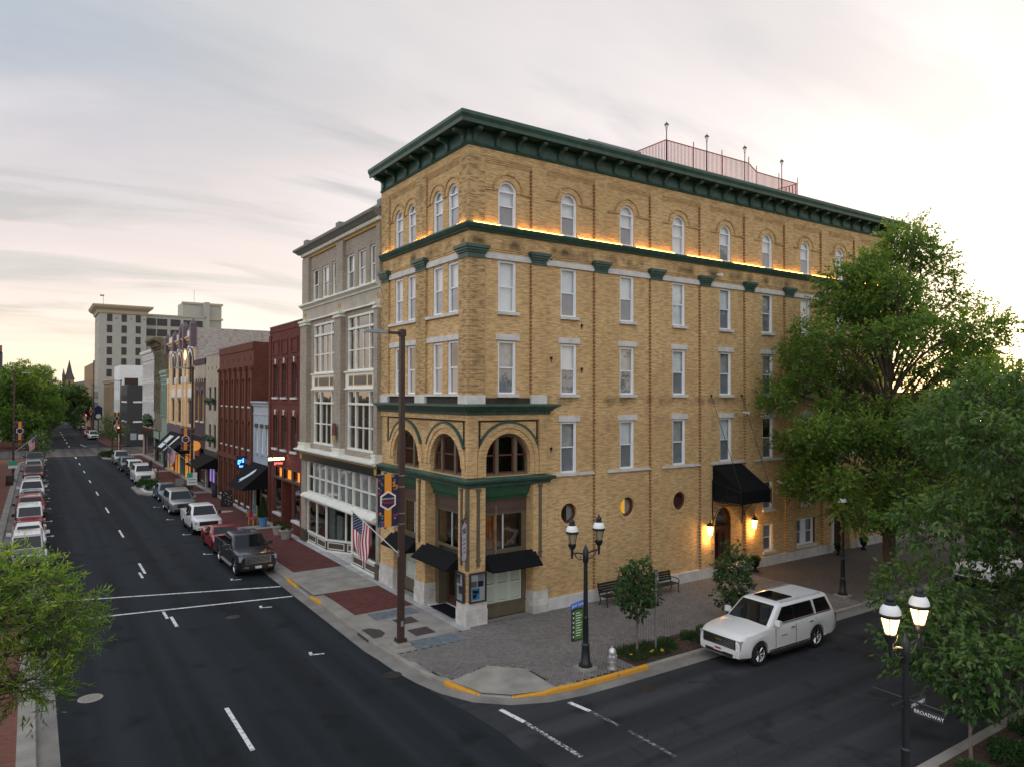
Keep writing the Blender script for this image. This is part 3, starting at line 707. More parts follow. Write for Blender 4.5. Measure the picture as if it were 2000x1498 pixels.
for a, b in LWIN: opl += [('arch',lx(b),lx(a),16.80,18.68,(b-a)/2),('rect',lx(b),lx(a),13.14,15.30),('rect',lx(b),lx(a),9.67,11.92)]
FL.o('wall', wall(MB(), 0.0, WL, 0.15, 20.05, opl), 'buff_brick')
g = MB(); g.box(0.3,XE,WL-0.25,WL,0,20.05); g.box(XE-0.25,XE,0.02,WL,0,20.05); CBw = FR.o('rear_wall', g, 'buff_brick')
FR.box('roof', 0.0, XE, 0.0, WL, 20.55, 20.62, 'roof_grey')
g = MB(); g.poly([(2.4,2.2,0.2),(XE,2.2,0.2),(XE,2.2,20.5),(2.4,2.2,20.5)]); g.poly([(2.4,2.2,0.2),(2.4,WL,0.2),(2.4,WL,20.5),(2.4,2.2,20.5)])
for z in (5.9, 9.2, 12.5, 16.0): g.poly([(0.3,0.3,z),(XE,0.3,z),(XE,WL,z),(0.3,WL,z)])
FR.o('interior_wall', g, 'interior_dark')
# pilasters, a little proud, worn bricks at the corner
for i, (a, b) in enumerate(PIL):
    lo = 0.68 if i else 9.62
    FR.box('pilaster', a, b, -0.10, 0.0, lo, 15.32, 'buff_brick'); FR.box('pilaster', a, b, -0.10, 0.0, 16.76, 19.62, 'buff_brick')
    for z0, z1 in ((lo, 15.3), (16.8, 19.4)):
        q = MB(); z = z0+0.1
        while z < z1:
            q.box(a-0.045, a+0.035, -0.104, 0.0, z, z+0.085); z += 0.16
        FR.o('toothed_brick_edge', q, 'quoin_brown')
g = MB(); g.box(0.0,0.72,-0.10,0.0,9.62,15.4); g.box(0.0,0.72,-0.10,0.0,16.76,19.62); FR.o('corner_pilaster', g, 'buff_brick_worn')
for a, b in ((-0.1,0.65),(3.72,4.70),(7.80,WL)):
    m_ = 'buff_brick_worn'
    FL.box('pilaster', lx(b), lx(a), -0.10, 0.0, 9.62, 15.32, m_); FL.box('pilaster', lx(b), lx(a), -0.10, 0.0, 16.76, 19.62, m_)
# frieze band above the fifth floor, and stepped corbel courses under it
FR.box('brick_band', 0.0, XE, -0.10, 0.0, 19.62, 20.05, 'buff_brick'); FL.box('brick_band', 0.0, WL+0.1, -0.10, 0.0, 19.62, 20.05, 'buff_brick')
def corbels(F, a, b):
    g = MB()
    for k, z in enumerate((19.40, 19.475, 19.55)): g.box(a, b, -0.025-0.028*k, 0.0, z, z+0.07)
    F.o('corbel_course', g, 'buff_brick')
edges = [(0.72,3.12)]+[(PIL[i][1], PIL[i+1][0]) for i in range(8)]
for a, b in edges: corbels(FR, a, b)
for a, b in ((0.65,3.72),(4.70,7.80)): corbels(FL, lx(b), lx(a))
g = MB()
for k in range(3): g.box(0.72, XE, -0.02-0.02*k, 0.0, 15.62+0.075*k, 15.685+0.075*k)
FR.o('corbel_course', g, 'buff_brick')
g = MB()
for k in range(3): g.box(0.0, lx(0.65), -0.02-0.02*k, 0.0, 15.62+0.075*k, 15.685+0.075*k)
FL.o('corbel_course', g, 'buff_brick')
# brick arches and hood moulds over the fifth-floor windows
def hood(F, xc, zs, r, a, b):
    q = MB(); ring(q, xc, zs, r, r+0.24, -0.035, 0.0); F.o('brick_arch', q, 'buff_brick')
    q = MB(); ring(q, xc, zs, r+0.245, r+0.31, -0.075, 0.0)
    for u0, u1 in ((a, xc-r-0.2), (xc+r+0.2, b)):
        if u1-u0 > 0.02: q.box(u0, u1, -0.06, 0.0, zs-0.04, zs+0.05)
    F.o('hood_mould', q, 'buff_brick_worn')
for xl, (a, b) in zip(WX, edges): hood(FR, xl+WWD/2, 18.295, WWD/2, a, b)
for (a, b), (c, d) in zip(LWIN, ((0.65,2.03),(2.03,3.72),(4.70,6.06),(6.06,7.80))): hood(FL, lx((a+b)/2), 18.68-(b-a)/2, (b-a)/2, lx(d), lx(c))
# windows
bk5 = ['half','half','half','blinds','half','half','half','half','half']; bk4 = ['blinds','half','half','blinds','half','curt','half','half','half']
bk3 = ['curt','half','curt','half','curt','curt','half','screen','screen']; bk2 = [None,'curt','half','curt','half','screen','curt','curt','screen']
for n, xl in enumerate(WX):
    window(FR, xl, xl+WWD, 16.80, 18.76, rise=0.465, back=bk5[n], mid=0.60)
    window(FR, xl, xl+WWD, 13.14, 15.34, back=bk4[n]); FR.box('sill', xl-0.06, xl+WWD+0.10, -0.13, 0.03, 13.02, 13.15, 'limestone')
    window(FR, xl, xl+WWD, 9.66, 11.92, back=bk3[n]); FR.box('sill', xl-0.06, xl+WWD+0.10, -0.13, 0.03, 9.53, 9.67, 'limestone')
    FR.box('lintel', xl-0.13, xl+WWD+0.16, -0.05, 0.02, 11.95, 12.20, 'limestone')
    if n:
        window(FR, xl, xl+WWD, 6.13, 8.42, back=bk2[n]); FR.box('lintel', xl-0.13, xl+WWD+0.16, -0.05, 0.02, 8.44, 8.70, 'limestone')
        a, b = edges[n]; FR.box('sill_band', a+(0.08 if n == 1 else 0), b, -0.10, 0.0, 6.0, 6.12, 'limestone')
for a, b in edges: FR.box('stone_band', a, b, -0.07, 0.0, 15.36, 15.60, 'limestone')
for k, (a, b) in enumerate(LWIN):
    window(FL, lx(b), lx(a), 16.80, 18.68, rise=(b-a)/2, back='half', mid=0.6)
    window(FL, lx(b), lx(a), 13.14, 15.30, back='half'); window(FL, lx(b), lx(a), 9.67, 11.92, back='curt' if k == 1 else 'screen')
for a, b in ((0.65,3.72),(4.70,7.80)):
    FL.box('stone_band', lx(b), lx(a), -0.07, 0.0, 15.36, 15.60, 'limestone'); FL.box('lintel', lx(b), lx(a), -0.05, 0.02, 11.95, 12.18, 'limestone')
    FL.box('sill_band', lx(b), lx(a), -0.12, 0.03, 13.0, 13.13, 'limestone'); FL.box('sill_band', lx(b), lx(a), -0.12, 0.03, 9.56, 9.66, 'limestone')
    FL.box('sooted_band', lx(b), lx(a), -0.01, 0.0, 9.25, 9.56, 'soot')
for a, b in ((-0.12,0.65),(3.70,4.72),(7.78,WL)): FL.box('stone_block', lx(b), lx(a), -0.14, 0.0, 9.25, 9.62, 'limestone')
for a, b in ((0.0,0.74),(3.10,3.93)): FR.box('stone_block', a, b, -0.14, 0.0, 9.25, 9.62, 'limestone')
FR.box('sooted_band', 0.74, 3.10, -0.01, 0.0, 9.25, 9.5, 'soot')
# green capitals
def capital(F, a, b):
    g = MB()
    for dx, d, z0, z1 in ((0.02,0.14,15.30,15.36),(0.0,0.13,15.36,15.52),(0.05,0.19,15.52,15.60),(0.10,0.25,15.60,15.70),(0.15,0.31,15.70,15.83)):
        g.box(a-dx, b+dx, -d, 0.0, z0, z1)
    x = a+0.06
    while x < b-0.03: g.box(x, x+0.05, -0.155, -0.12, 15.38, 15.50); x += 0.11
    F.o('capital', g, 'green_paint')
for a, b in PIL[:-1]: capital(FR, a, b)
for a, b in ((3.72,4.70),(7.80,8.60)): capital(FL, lx(b), lx(a))
g = MB()
for dx, d, z0, z1 in ((0.02,0.14,15.30,15.36),(0.0,0.13,15.36,15.52),(0.05,0.19,15.52,15.60),(0.10,0.25,15.60,15.70),(0.15,0.31,15.70,15.83)): g.box(-d, 0.72+dx, -d, 0.66+dx, z0, z1)
FR.o('corner_capital', g, 'green_paint')
# mouldings that turn the corner
def turning(name, prof, m_, xr, yl, ret=True):
    FR.o(name, run_profile(MB(), prof, lambda o: -o, lambda o: xr+(o if ret else 0)), m_)
    FL.o(name, run_profile(MB(), prof, lambda o: lx(yl), lambda o: WL+o), m_)
turning('cornice', [(0.0,19.95),(0.13,19.95),(0.18,20.02),(0.13,20.10),(0.12,20.66),(0.70,20.68),(0.72,20.62),(0.76,20.62),(0.78,20.76),(0.86,20.90),(0.86,21.02),(0.82,21.06),(0.0,21.12)], 'green_paint', XE, WL)
turning('belt_course', [(0.0,16.45),(0.10,16.45),(0.13,16.52),(0.19,16.56),(0.26,16.68),(0.26,16.74),(0.0,16.76)], 'green_paint', XE, WL, False)
turning('lower_cornice', [(0.0,8.80),(0.16,8.80),(0.16,8.92),(0.22,8.94),(0.30,9.04),(0.42,9.12),(0.50,9.15),(0.50,9.22),(0.0,9.27)], 'green_paint', 3.95, WL, True)
turning('shop_cornice', [(0.0,5.80),(0.16,5.80),(0.18,5.90),(0.26,5.96),(0.34,6.02),(0.36,6.10),(0.0,6.18)], 'green_paint', 3.95, WL, True)
def dentils(F, a, b, z0, z1, d):
    g = MB(); x = a
    while x < b-0.05: g.box(x, x+0.06, -d, -d+0.06, z0, z1); x += 0.12
    F.o('dentils', g, 'green_paint')
dentils(FR, -0.2, 4.1, 8.82, 8.91, 0.21); dentils(FL, 0, WL+0.2, 8.82, 8.91, 0.21); dentils(FR, -0.2, 4.1, 5.82, 5.88, 0.20)
# brackets under the eaves
def bracket_mesh():
    p = [(0.12,20.02),(0.20,20.02),(0.25,20.10),(0.22,20.24),(0.26,20.36),(0.36,20.44),(0.50,20.46),(0.60,20.52),(0.64,20.60),(0.62,20.67),(0.12,20.67)]
    mb = MB(); mb.prism([(-0.09,-o,z) for o,z in p],[(0.09,-o,z) for o,z in p]); mb.box(-0.11,0.11,-0.16,-0.12,20.02,20.66)
    mb.lathe([(0.10,-0.105),(0.10,0.105)], 0, -0.55, 20.56, 10, 'x')
    me = mb.mesh('bracket'); me.materials.append(MATS['green_paint']); return me
BRK = bracket_mesh()
k = 0.18
while k < XE: obj('bracket', BRK, None, CB, T((k,0,0))); k += 1.105
for y in (0.18, 1.55, 2.92, 4.25, 5.6, 6.95, 8.3): obj('bracket', BRK, None, CB, FL.M @ T((lx(y),0,0)))
# frieze panels between the brackets
k = 0.18
while k < XE-1.1:
    g = MB(); g.box(k+0.22, k+0.885, -0.135, -0.12, 20.18, 20.56); FR.o('frieze_panel', g, 'green_paint'); k += 1.105
# warm light line lying on the belt course, and its light
def led(F, segs):
    for a, b in segs: F.box('light_strip', a, b, -0.17, -0.14, 16.762, 16.785, 'led_warm')
led(FR, [(0.15, WX[0])]+[(WX[i]+WWD, WX[i+1]) for i in range(8)]+[(WX[8]+WWD, XE-0.3)])
led(FL, [(lx(0.75), lx(0.1)), (lx(3.95), lx(3.3)), (lx(5.0), lx(4.0)), (lx(8.5), lx(7.35))])
# plinth
for a, b in ((3.95,6.7),(6.72,7.5),(7.5,10.3),(10.31,11.1),(11.1,13.86),(13.88,14.66),(14.66,15.0),(16.75,17.45),(17.45,18.2),(18.2,20.98),(21.0,21.77),(21.77,24.55),(24.57,25.58),(27.62,28.1),(28.13,28.9),(28.9,31.7)):
    FR.box('plinth_stone', a+0.004, b-0.004, -0.13, 0.0, 0.1, 0.66, 'limestone')
# round windows
for n, m_ in ((1,'interior_wood'),(2,'yellow_curtain'),(3,'maroon_paint')):
    xc = WX[n]+WWD/2; zc = 4.305
    q = MB(); ring(q, xc, zc, 0.455, 0.60, -0.03, 0.0, 0, 2*PI, 28); FR.o('brick_surround', q, 'buff_brick')
    q = MB(); ring(q, xc, zc, 0.36, 0.46, 0.10, 0.20, 0, 2*PI, 24); w_ = FR.o('round_window', q, 'maroon_paint')
    p = arc_pts(xc, zc, 0.37, 0.37, 0, 2*PI, 24)[:-1]; FR.o('pane', MB().poly([(a,0.14,b) for a,b in p]), 'shop_glass', w_)
    FR.o('backing', MB().poly([(xc-0.5,0.24,zc-0.5),(xc+(0.06 if n < 3 else 0.5),0.24,zc-0.5),(xc+(0.06 if n < 3 else 0.5),0.24,zc+0.5),(xc-0.5,0.24,zc+0.5)]), m_, w_)
    if n < 3: FR.o('backing', MB().poly([(xc+0.06,0.242,zc-0.5),(xc+0.5,0.242,zc-0.5),(xc+0.5,0.242,zc+0.5),(xc+0.06,0.242,zc+0.5)]), 'limestone', w_)
    if n == 1:
        q = MB()
        for k in range(5): q.box(xc-0.4+k*0.09, xc-0.36+k*0.09, 0.2, 0.23, zc-0.45, zc+0.45)
        FR.o('slats', q, 'dark_gap', w_)
# small windows low on the right, and the service door
window(FR,19.05,19.92,3.28,4.85,back='screen'); window(FR,19.05,19.92,0.95,2.45,back='curt'); window(FR,22.6,23.5,3.28,4.87,back='curt')
window(FR,26.17,27.1,3.28,4.85,back='screen'); window(FR,29.73,30.66,3.28,4.85,back='screen'); window(FR,29.73,30.66,0.95,2.45,back='curt')
window(FR,22.1,22.72,0.93,2.45,back='curt'); window(FR,22.95,23.97-0.2,0.93,2.45,back='curt'); FR.box('window_post',22.72,22.95,-0.02,0.16,0.93,2.45,'white_paint'); FR.box('window_post',23.77,23.97,0.05,0.16,0.93,2.45,'brown_panel')
for a, b, z in ((18.98,20.06,0.80),(18.98,20.02,3.15),(22.05,24.04,0.76),(22.55,23.6,3.14)): FR.box('sill',a,b,-0.1,0.05,z,z+0.14,'limestone')
g = MB(); g.box(25.6,27.6,0.45,0.5,0.15,2.4); d_ = FR.o('service_door', g, 'wood_dark'); FR.box('door_jamb',25.6,26.05,0.1,0.45,0.15,2.4,'limestone'); FR.box('door_post',26.55,26.62,0.38,0.45,0.15,2.4,'black_iron',d_)
# arched entrance with double doors
FR.box('door_back', 15.0, 16.75, 0.46, 0.5, 0.15, 3.8, 'wood_dark')
q = MB(); q.box(15.05,15.17,0.30,0.42,0.35,2.9); q.box(16.56,16.68,0.30,0.42,0.35,2.9); q.box(15.05,16.68,0.30,0.42,2.45,2.66); ring(q,15.865,2.87,0.70,0.83,0.30,0.42); fr_ = FR.o('door_frame', q, 'wood_dark')
a_ = arc_pts(15.865, 2.87, 0.71, 0.71, n=14); FR.o('fanlight', MB().poly([(15.16,0.36,2.66),(16.57,0.36,2.66)]+[(p[0],0.36,p[1]) for p in a_]), 'shop_glass', fr_)
for x0 in (15.18, 15.875):
    q = MB(); q.box(x0,x0+0.13,0.34,0.40,0.37,2.44); q.box(x0+0.55,x0+0.68,0.34,0.40,0.37,2.44); q.box(x0+0.13,x0+0.55,0.34,0.40,0.37,0.75); q.box(x0+0.13,x0+0.55,0.34,0.40,2.3,2.44)
    dd = FR.o('door', q, 'wood_dark'); FR.o('pane', MB().poly([(x0+0.13,0.37,0.75),(x0+0.55,0.37,0.75),(x0+0.55,0.37,2.3),(x0+0.13,0.37,2.3)]), 'shop_glass', dd)
    FR.box('handle', x0+(0.60 if x0 < 15.5 else 0.05), x0+(0.63 if x0 < 15.5 else 0.08), 0.30, 0.33, 1.2, 1.5, 'chrome', dd)
q = MB(); ring(q, 15.865, 2.87, 0.84, 1.06, -0.04, 0.0); FR.o('brick_arch', q, 'buff_brick')
FR.box('door_step', 14.9, 16.8, -0.45, 0.45, 0.15, 0.34, 'limestone')
FR.box('keypad', 14.70, 14.80, -0.13, -0.10, 1.35, 1.55, 'grey_metal')
# big arches on the second storey
def great_arch(F, xc, zs, r, zb, wd):
    q = MB(); ring(q, xc, zs, r, r+0.22, -0.05, 0.0, n=24); ring(q, xc, zs, r+0.225, r+0.43, -0.09, 0.0, n=24)
    for s_ in (-1, 1):
        if wd: q.box(min(xc+s_*(r),xc+s_*(r+0.22)), max(xc+s_*r,xc+s_*(r+0.22)), -0.05, 0.0, zb, zs); q.box(min(xc+s_*(r+0.225),xc+s_*(r+0.43)), max(xc+s_*(r+0.225),xc+s_*(r+0.43)), -0.09, 0.0, zb, zs)
    F.o('brick_arch', q, 'buff_brick')
    q = MB(); ring(q, xc, zs, r+0.435, r+0.52, -0.12, 0.0, 0.15*PI, 0.85*PI, n=20); F.o('hood_mould', q, 'green_paint')
    # window: two mullions, transom, maroon sashes
    q = MB(); ring(q, xc, zs, r-0.09, r, 0.18, 0.30, n=24); q.box(xc-r, xc-r+0.09, 0.18, 0.30, zb, zs); q.box(xc+r-0.09, xc+r, 0.18, 0.30, zb, zs); q.box(xc-r, xc+r, 0.16, 0.30, zb, zb+0.09)
    for s_ in (-1, 1):
        xm = xc+s_*r*0.42; top = zs+math.sqrt(max(0.01, (r-0.05)**2-(r*0.42)**2)); q.box(xm-0.08, xm+0.08, 0.14, 0.30, zb, top)
    w_ = F.o('arched_window', q, 'olive_paint')
    ztr = zb+0.86
    q = MB(); q.box(xc-r+0.09, xc+r-0.09, 0.20, 0.26, ztr-0.03, ztr+0.03); q.box(xc-r+0.09, xc+r-0.09, 0.20, 0.26, zb+0.09, zb+0.15)
    for xm in (xc-r*0.42-0.10, xc-r*0.42+0.10, xc+r*0.42-0.10, xc+r*0.42+0.10): q.box(xm-0.03, xm+0.03, 0.20, 0.26, zb+0.1, zs+math.sqrt(max(0.01,(r-0.07)**2-(xm-xc)**2)))
    ring(q, xc, zs, r-0.15, r-0.09, 0.20, 0.26, n=24); F.o('sash', q, 'maroon_paint', w_)
    p = arc_pts(xc, zs, r-0.06, r-0.06, n=20); F.o('pane', MB().poly([(xc-r+0.06,0.24,zb+0.05),(xc+r-0.06,0.24,zb+0.05)]+[(a,0.24,b) for a,b in p]), 'shop_glass', w_)
great_arch(FR, 1.97, 6.87, 1.13, 6.2, True)
for yc, r in LAR: great_arch(FL, lx(yc), 6.56, r, 6.2, False)
for F, a, b in ((FR,0.5,3.5),(FL,lx(7.95),lx(0.3))):
    F.box('panel_moulding', a, b, -0.05, 0.0, 8.50, 8.56, 'soot')
    for x in (a, b-0.06): F.box('panel_moulding', x, x+0.06, -0.05, 0.0, 7.3, 8.50, 'soot')
FR.box('brick_band', 0.0, 3.95, -0.10, 0.0, 8.57, 8.80, 'buff_brick'); FL.box('brick_band', 0.0, WL+0.1, -0.10, 0.0, 8.57, 8.80, 'buff_brick')
FR.box('pilaster', 3.56, 3.95, -0.10, 0.0, 6.2, 8.57, 'buff_brick'); FR.box('pilaster', 0.0, 0.38, -0.10, 0.0, 6.2, 8.57, 'buff_brick'); FL.box('pilaster', 8.68, WL+0.1, -0.10, 0.0, 6.2, 8.57, 'buff_brick')
# piers of the shop front on limestone blocks
def pier(F, x0, x1, y1, name='pier'):
    F.box(name, x0, x1, -0.10, y1, 1.12, 5.80, 'buff_brick')
    for k in range(3):
        z = 0.13+k*0.332; e = 0.05 if k < 2 else 0.03
        F.box('limestone_block', x0-e, x1+e, -0.10-e-0.02, y1+0.02, z, z+0.322, 'limestone_block')
def strip(F, xc, z0, z1, w=0.14):
    q = MB(); q.box(xc-w/2, xc+w/2, -0.145, -0.10, z0, z1); q.box(xc-w/2-0.04, xc+w/2+0.04, -0.165, -0.10, z1-0.12, z1); q.box(xc-w/2-0.04, xc+w/2+0.04, -0.165, -0.10, z0+0.22, z0+0.30)
    F.o('pier_strip', q, 'olive_paint')
pier(FR, 3.22, 3.95, 0.55); strip(FR, 3.58, 2.55, 5.75); strip(FR, 0.42, 2.55, 5.75)
pier(FL, lx(4.60), lx(3.66), 0.65); pier(FL, lx(8.6), lx(7.02), 0.65); strip(FL, lx(4.2), 2.9, 5.75); strip(FL, lx(8.0), 2.9, 5.75); strip(FL, lx(0.33), 2.6, 5.75)
FR.box('corner_pier', -0.10, 0.78, -0.10, 0.64, 1.12, 5.80, 'buff_brick')
for k in range(3):
    e = 0.06 if k < 2 else 0.04; z = 0.13+k*0.332
    FR.box('limestone_block', -0.10-e, 0.80+e, -0.10-e, 0.66+e, z, z+0.322, 'limestone_block')
q = MB(); q.box(-0.16,-0.02,-0.16,-0.02,2.45,5.78); q.box(-0.2,-0.02,-0.2,-0.02,3.2,3.28); FR.o('corner_strip', q, 'olive_paint')
# shop bays: green cove, panel, display window, awning, shutters or doors
def cloth_awning(F, x0, x1, z1, z0, out, side=True, val=0.0, m_='awning_black', y=0.0, name='awning'):
    g = MB()
    g.add([(x0,y,z1),(x1,y,z1),(x1,y-out,z0),(x0,y-out,z0),(x0,y,z1-0.02),(x1,y,z1-0.02),(x1,y-out,z0-0.02),(x0,y-out,z0-0.02)], [(0,3,2,1),(4,5,6,7),(0,1,5,4),(1,2,6,5),(2,3,7,6),(3,0,4,7)])
    if side:
        for x in (x0, x1): g.prism([(x-0.008,y,z1-0.01),(x-0.008,y-out,z0-0.01),(x-0.008,y-out,z0-val),(x-0.008,y,z0-val)],[(x+0.008,y,z1-0.01),(x+0.008,y-out,z0-0.01),(x+0.008,y-out,z0-val),(x+0.008,y,z0-val)])
    if val: g.box(x0, x1, y-out-0.01, y-out+0.01, z0-val, z0)
    return F.o(name, g, m_)
def shop_bay(F, x0, x1, kind, lamp=False, awn=None):
    yb = 0.42
    g = MB(); g.prof_x([(0.34,5.28),(0.30,5.30),(0.22,5.45),(0.04,5.80),(0.34,5.80)], x0, x1); cv = F.o('green_frieze', g, 'green_bright')
    g = MB(); x = x0+0.04
    while x < x1-0.05: g.box(x, x+0.03, 0.25, 0.33, 5.2, 5.29); x += 0.075
    F.o('fringe', g, 'green_bright', cv)
    F.box('signboard_panel', x0, x1, yb-0.02, yb+0.08, 4.58, 5.22, 'brown_panel'); g = MB()
    for a, b, c, d in ((x0+0.12,x1-0.12,4.72,4.745),(x0+0.12,x1-0.12,5.06,5.085)): g.box(a,b,yb-0.03,yb-0.02,c,d)
    F.o('panel_bead', g, 'maroon_paint')
    g = MB()
    for a, b, c, d in ((x0,x0+0.22,2.9,4.58),(x1-0.22,x1,2.9,4.58),(x0+0.22,x1-0.22,2.9,3.02),(x0+0.22,x1-0.22,4.5,4.58)): g.box(a,b,yb,yb+0.12,c,d)
    w_ = F.o('display_window', g, 'olive_paint'); xm = (x0+x1)/2
    F.box('glazing_bar', xm-0.025, xm+0.025, yb+0.02, yb+0.08, 3.02, 4.5, 'limestone', w_)
    for a, b in ((x0+0.22,xm-0.025),(xm+0.025,x1-0.22)): F.o('pane', MB().poly([(a,yb+0.05,3.02),(b,yb+0.05,3.02),(b,yb+0.05,4.5),(a,yb+0.05,4.5)]), 'shop_glass', w_)
    g = MB(); k = x0
    while k < x1: g.box(k, k+0.10, 1.5, 1.56, 2.9, 4.8); k += 0.16
    g.box(x0-0.3, x1+0.3, 1.58, 1.62, 2.85, 4.9); F.o('slatted_partition', g, 'interior_wood')
    F.box('floor_slab', x0-0.2, x1+0.2, yb+0.13, 1.7, 2.84, 2.90, 'interior_dark')
    if awn: cloth_awning(F, awn[0], awn[1], 2.94, 2.38, 0.68, True, 0.04)
    if kind == 'shutters':
        n = 3; w = (x1-x0-0.44)/n; g0 = x0+0.22
        F.box('stall_riser', x0, x1, yb, yb+0.15, 0.15, 0.68, 'olive_paint'); F.box('shop_sill', x0, x1, yb-0.06, yb+0.15, 0.68, 0.74, 'olive_paint')
        for k in range(n):
            a = g0+k*w; g = MB()
            for p, q, c, d in ((a+0.01,a+0.08,0.75,2.3),(a+w-0.08,a+w-0.01,0.75,2.3),(a+0.08,a+w-0.08,0.75,0.83),(a+0.08,a+w-0.08,2.22,2.3),(a+0.08,a+w-0.08,1.50,1.56)): g.box(p,q,yb+0.04,yb+0.09,c,d)
            s_ = F.o('shutter', g, 'shutter_pale'); g = MB(); z = 0.86
            while z < 2.18:
                if abs(z-1.5) > 0.06: g.prof_x([(yb+0.04,z),(yb+0.05,z-0.006),(yb+0.10,z+0.05),(yb+0.09,z+0.056)], a+0.08, a+w-0.08)
                z += 0.082
            F.o('louvres', g, 'shutter_pale', s_)
        F.box('interior_back', x0, x1, yb+0.16, yb+0.2, 0.6, 2.9, 'dark_gap')
        for a in (x0, x1-0.2): F.box('casing', a, a+0.2, yb, yb+0.12, 0.74, 2.9, 'olive_paint')
        F.box('casing', x0+0.2, x1-0.2, yb, yb+0.12, 2.32, 2.9, 'olive_paint')
    else:
        F.box('threshold', x0, x1, 0.0, 1.3, 0.12, 0.22, 'limestone')
        F.box('casing', x0, x0+0.34, yb, 1.2, 0.2, 2.9, 'olive_paint'); F.box('casing', x1-0.25, x1, yb, 1.2, 0.2, 2.9, 'olive_paint'); F.box('casing', x0+0.34, x1-0.25, yb+0.2, 1.2, 2.38, 2.9, 'olive_paint')
        a, b = x0+0.36, x1-0.27; h = (a+b)/2
        for p, q in ((a, h-0.01), (h+0.01, b)):
            g = MB(); g.box(p,p+0.16,0.86,0.92,0.22,2.36); g.box(q-0.16,q,0.86,0.92,0.22,2.36); g.box(p+0.16,q-0.16,0.86,0.92,0.22,0.62); g.box(p+0.16,q-0.16,0.86,0.92,2.2,2.36)
            d_ = F.o('door', g, 'wood_dark'); F.o('pane', MB().poly([(p+0.16,0.89,0.62),(q-0.16,0.89,0.62),(q-0.16,0.89,2.2),(p+0.16,0.89,2.2)]), 'shop_glass', d_)
            F.box('handle', (q-0.1 if p == a else p+0.07), (q-0.07 if p == a else p+0.10), 0.82, 0.85, 1.05, 1.45, 'chrome', d_)
        F.box('interior_back', x0, x1, 1.9, 1.95, 0.15, 2.8, 'interior_dark')
        F.box('door_mat', a+0.1, b-0.1, -0.1, 0.7, 0.225, 0.24, 'awning_black')
    if lamp:
        g = MB(); g.lathe([(0.13,0.0),(0.05,0.28),(0.0,0.28)], x1-0.55, 0.95, 3.95, 12); F.o('table_lamp_shade', g, 'lamp_and_sun_glow')
shop_bay(FR, 0.80, 3.20, 'shutters', awn=(0.80, 3.34)); shop_bay(FL, lx(3.64), lx(0.66), 'doors', True, awn=(lx(3.9), lx(0.64))); shop_bay(FL, lx(7.0), lx(4.62), 'shutters', awn=(lx(7.3), lx(4.62)))
# rain-water pipe, spotted stains are in the brick; wall anchors
for x, z in ((4.25,15.55),(4.25,11.2),(4.25,7.2),(6.0,12.75),(6.0,10.75)):
    q = MB(); q.box(x-0.05,x+0.05,-0.05,0.0,z,z+0.12); q.box(x-0.012,x+0.012,-0.03,0.0,z-0.12,z); FR.o('wall_anchor', q, 'black_iron')
# roof: hatch, deck railing with lamp posts
FR.box('roof_hatch', 8.3, 11.9, 2.2, 4.2, 20.62, 22.55, 'grey_metal')
RAIL = thing('roof_railing', 'thin red-brown metal railing standing on the roof of the yellow building', 'railing', loc=(12.5,1.0,20.62))
LOCR = T((-12.5,-1.0,-20.62))
pts = [(12.5,3.4)]+[(12.5,1.0),(19.2,1.0),(19.9,1.0),(23.8,1.0),(23.8,3.4)]
for (a, b, za, zb) in ((pts[0],pts[1],22.98,22.98),(pts[1],pts[2],22.98,22.98),(pts[2],pts[3],22.98,22.6),(pts[3],pts[4],22.6,22.55),(pts[4],pts[5],22.55,22.55)):
    q = MB(); q.tube([(*a,za),(*b,zb)], 0.03, 6); obj('top_rail', q, 'rust', RAIL, LOCR)
    q = MB(); q.tube([(*a,20.85),(*b,20.85)], 0.02, 6); obj('bottom_rail', q, 'rust', RAIL, LOCR)
    n = max(2, int(math.dist(a,b)/0.105)); q = MB().tube([(0,0,20.62),(0,0,za)], 0.021, 5).mesh('baluster'); q.materials.append(MATS['rust'])
    for i in range(n): obj('baluster', q, None, RAIL, LOCR @ T((a[0]+(b[0]-a[0])*i/n, a[1]+(b[1]-a[1])*i/n, (zb-za)*i/n)))
for x, z in ((14.6,23.2),(16.9,23.2),(19.2,23.25),(19.9,22.85),(22.0,22.8),(23.8,22.85)):
    q = MB(); q.tube([(x,1.0,20.62),(x,1.0,z)], 0.03, 6); q.lathe([(0.0,0.1),(0.045,0.05),(0.0,0.0)], x, 1.0, z, 6); obj('rail_post', q, 'rust', RAIL, LOCR)
for i, (x, zt) in enumerate(((12.5,23.9),(15.6,23.9),(18.8,23.9),(22.2,23.75))):
    t_ = thing('roof_lamp', ('first','second','third','fourth')[i]+' of four slim lamp posts along the roof railing, counted from the street corner', 'lamp post', 'roof lamp posts', (x,0.95,20.62))
    q = MB(); q.lathe([(0.06,0),(0.05,0.3),(0.028,0.4),(0.025,zt-20.62-0.42),(0.05,zt-20.62-0.40),(0.0,zt-20.62-0.38)], n=8); obj('post', q, 'black_iron', t_)
    q = MB(); q.lathe([(0.05,-0.40),(0.10,-0.16),(0.0,-0.16)], cz=zt-20.62, n=6); obj('lantern', q, 'paper_white', t_)
    q = MB(); q.lathe([(0.13,-0.16),(0.09,-0.08),(0.02,-0.04),(0.015,0.02),(0.0,0.05)], cz=zt-20.62, n=8); obj('cap', q, 'black_iron', t_)
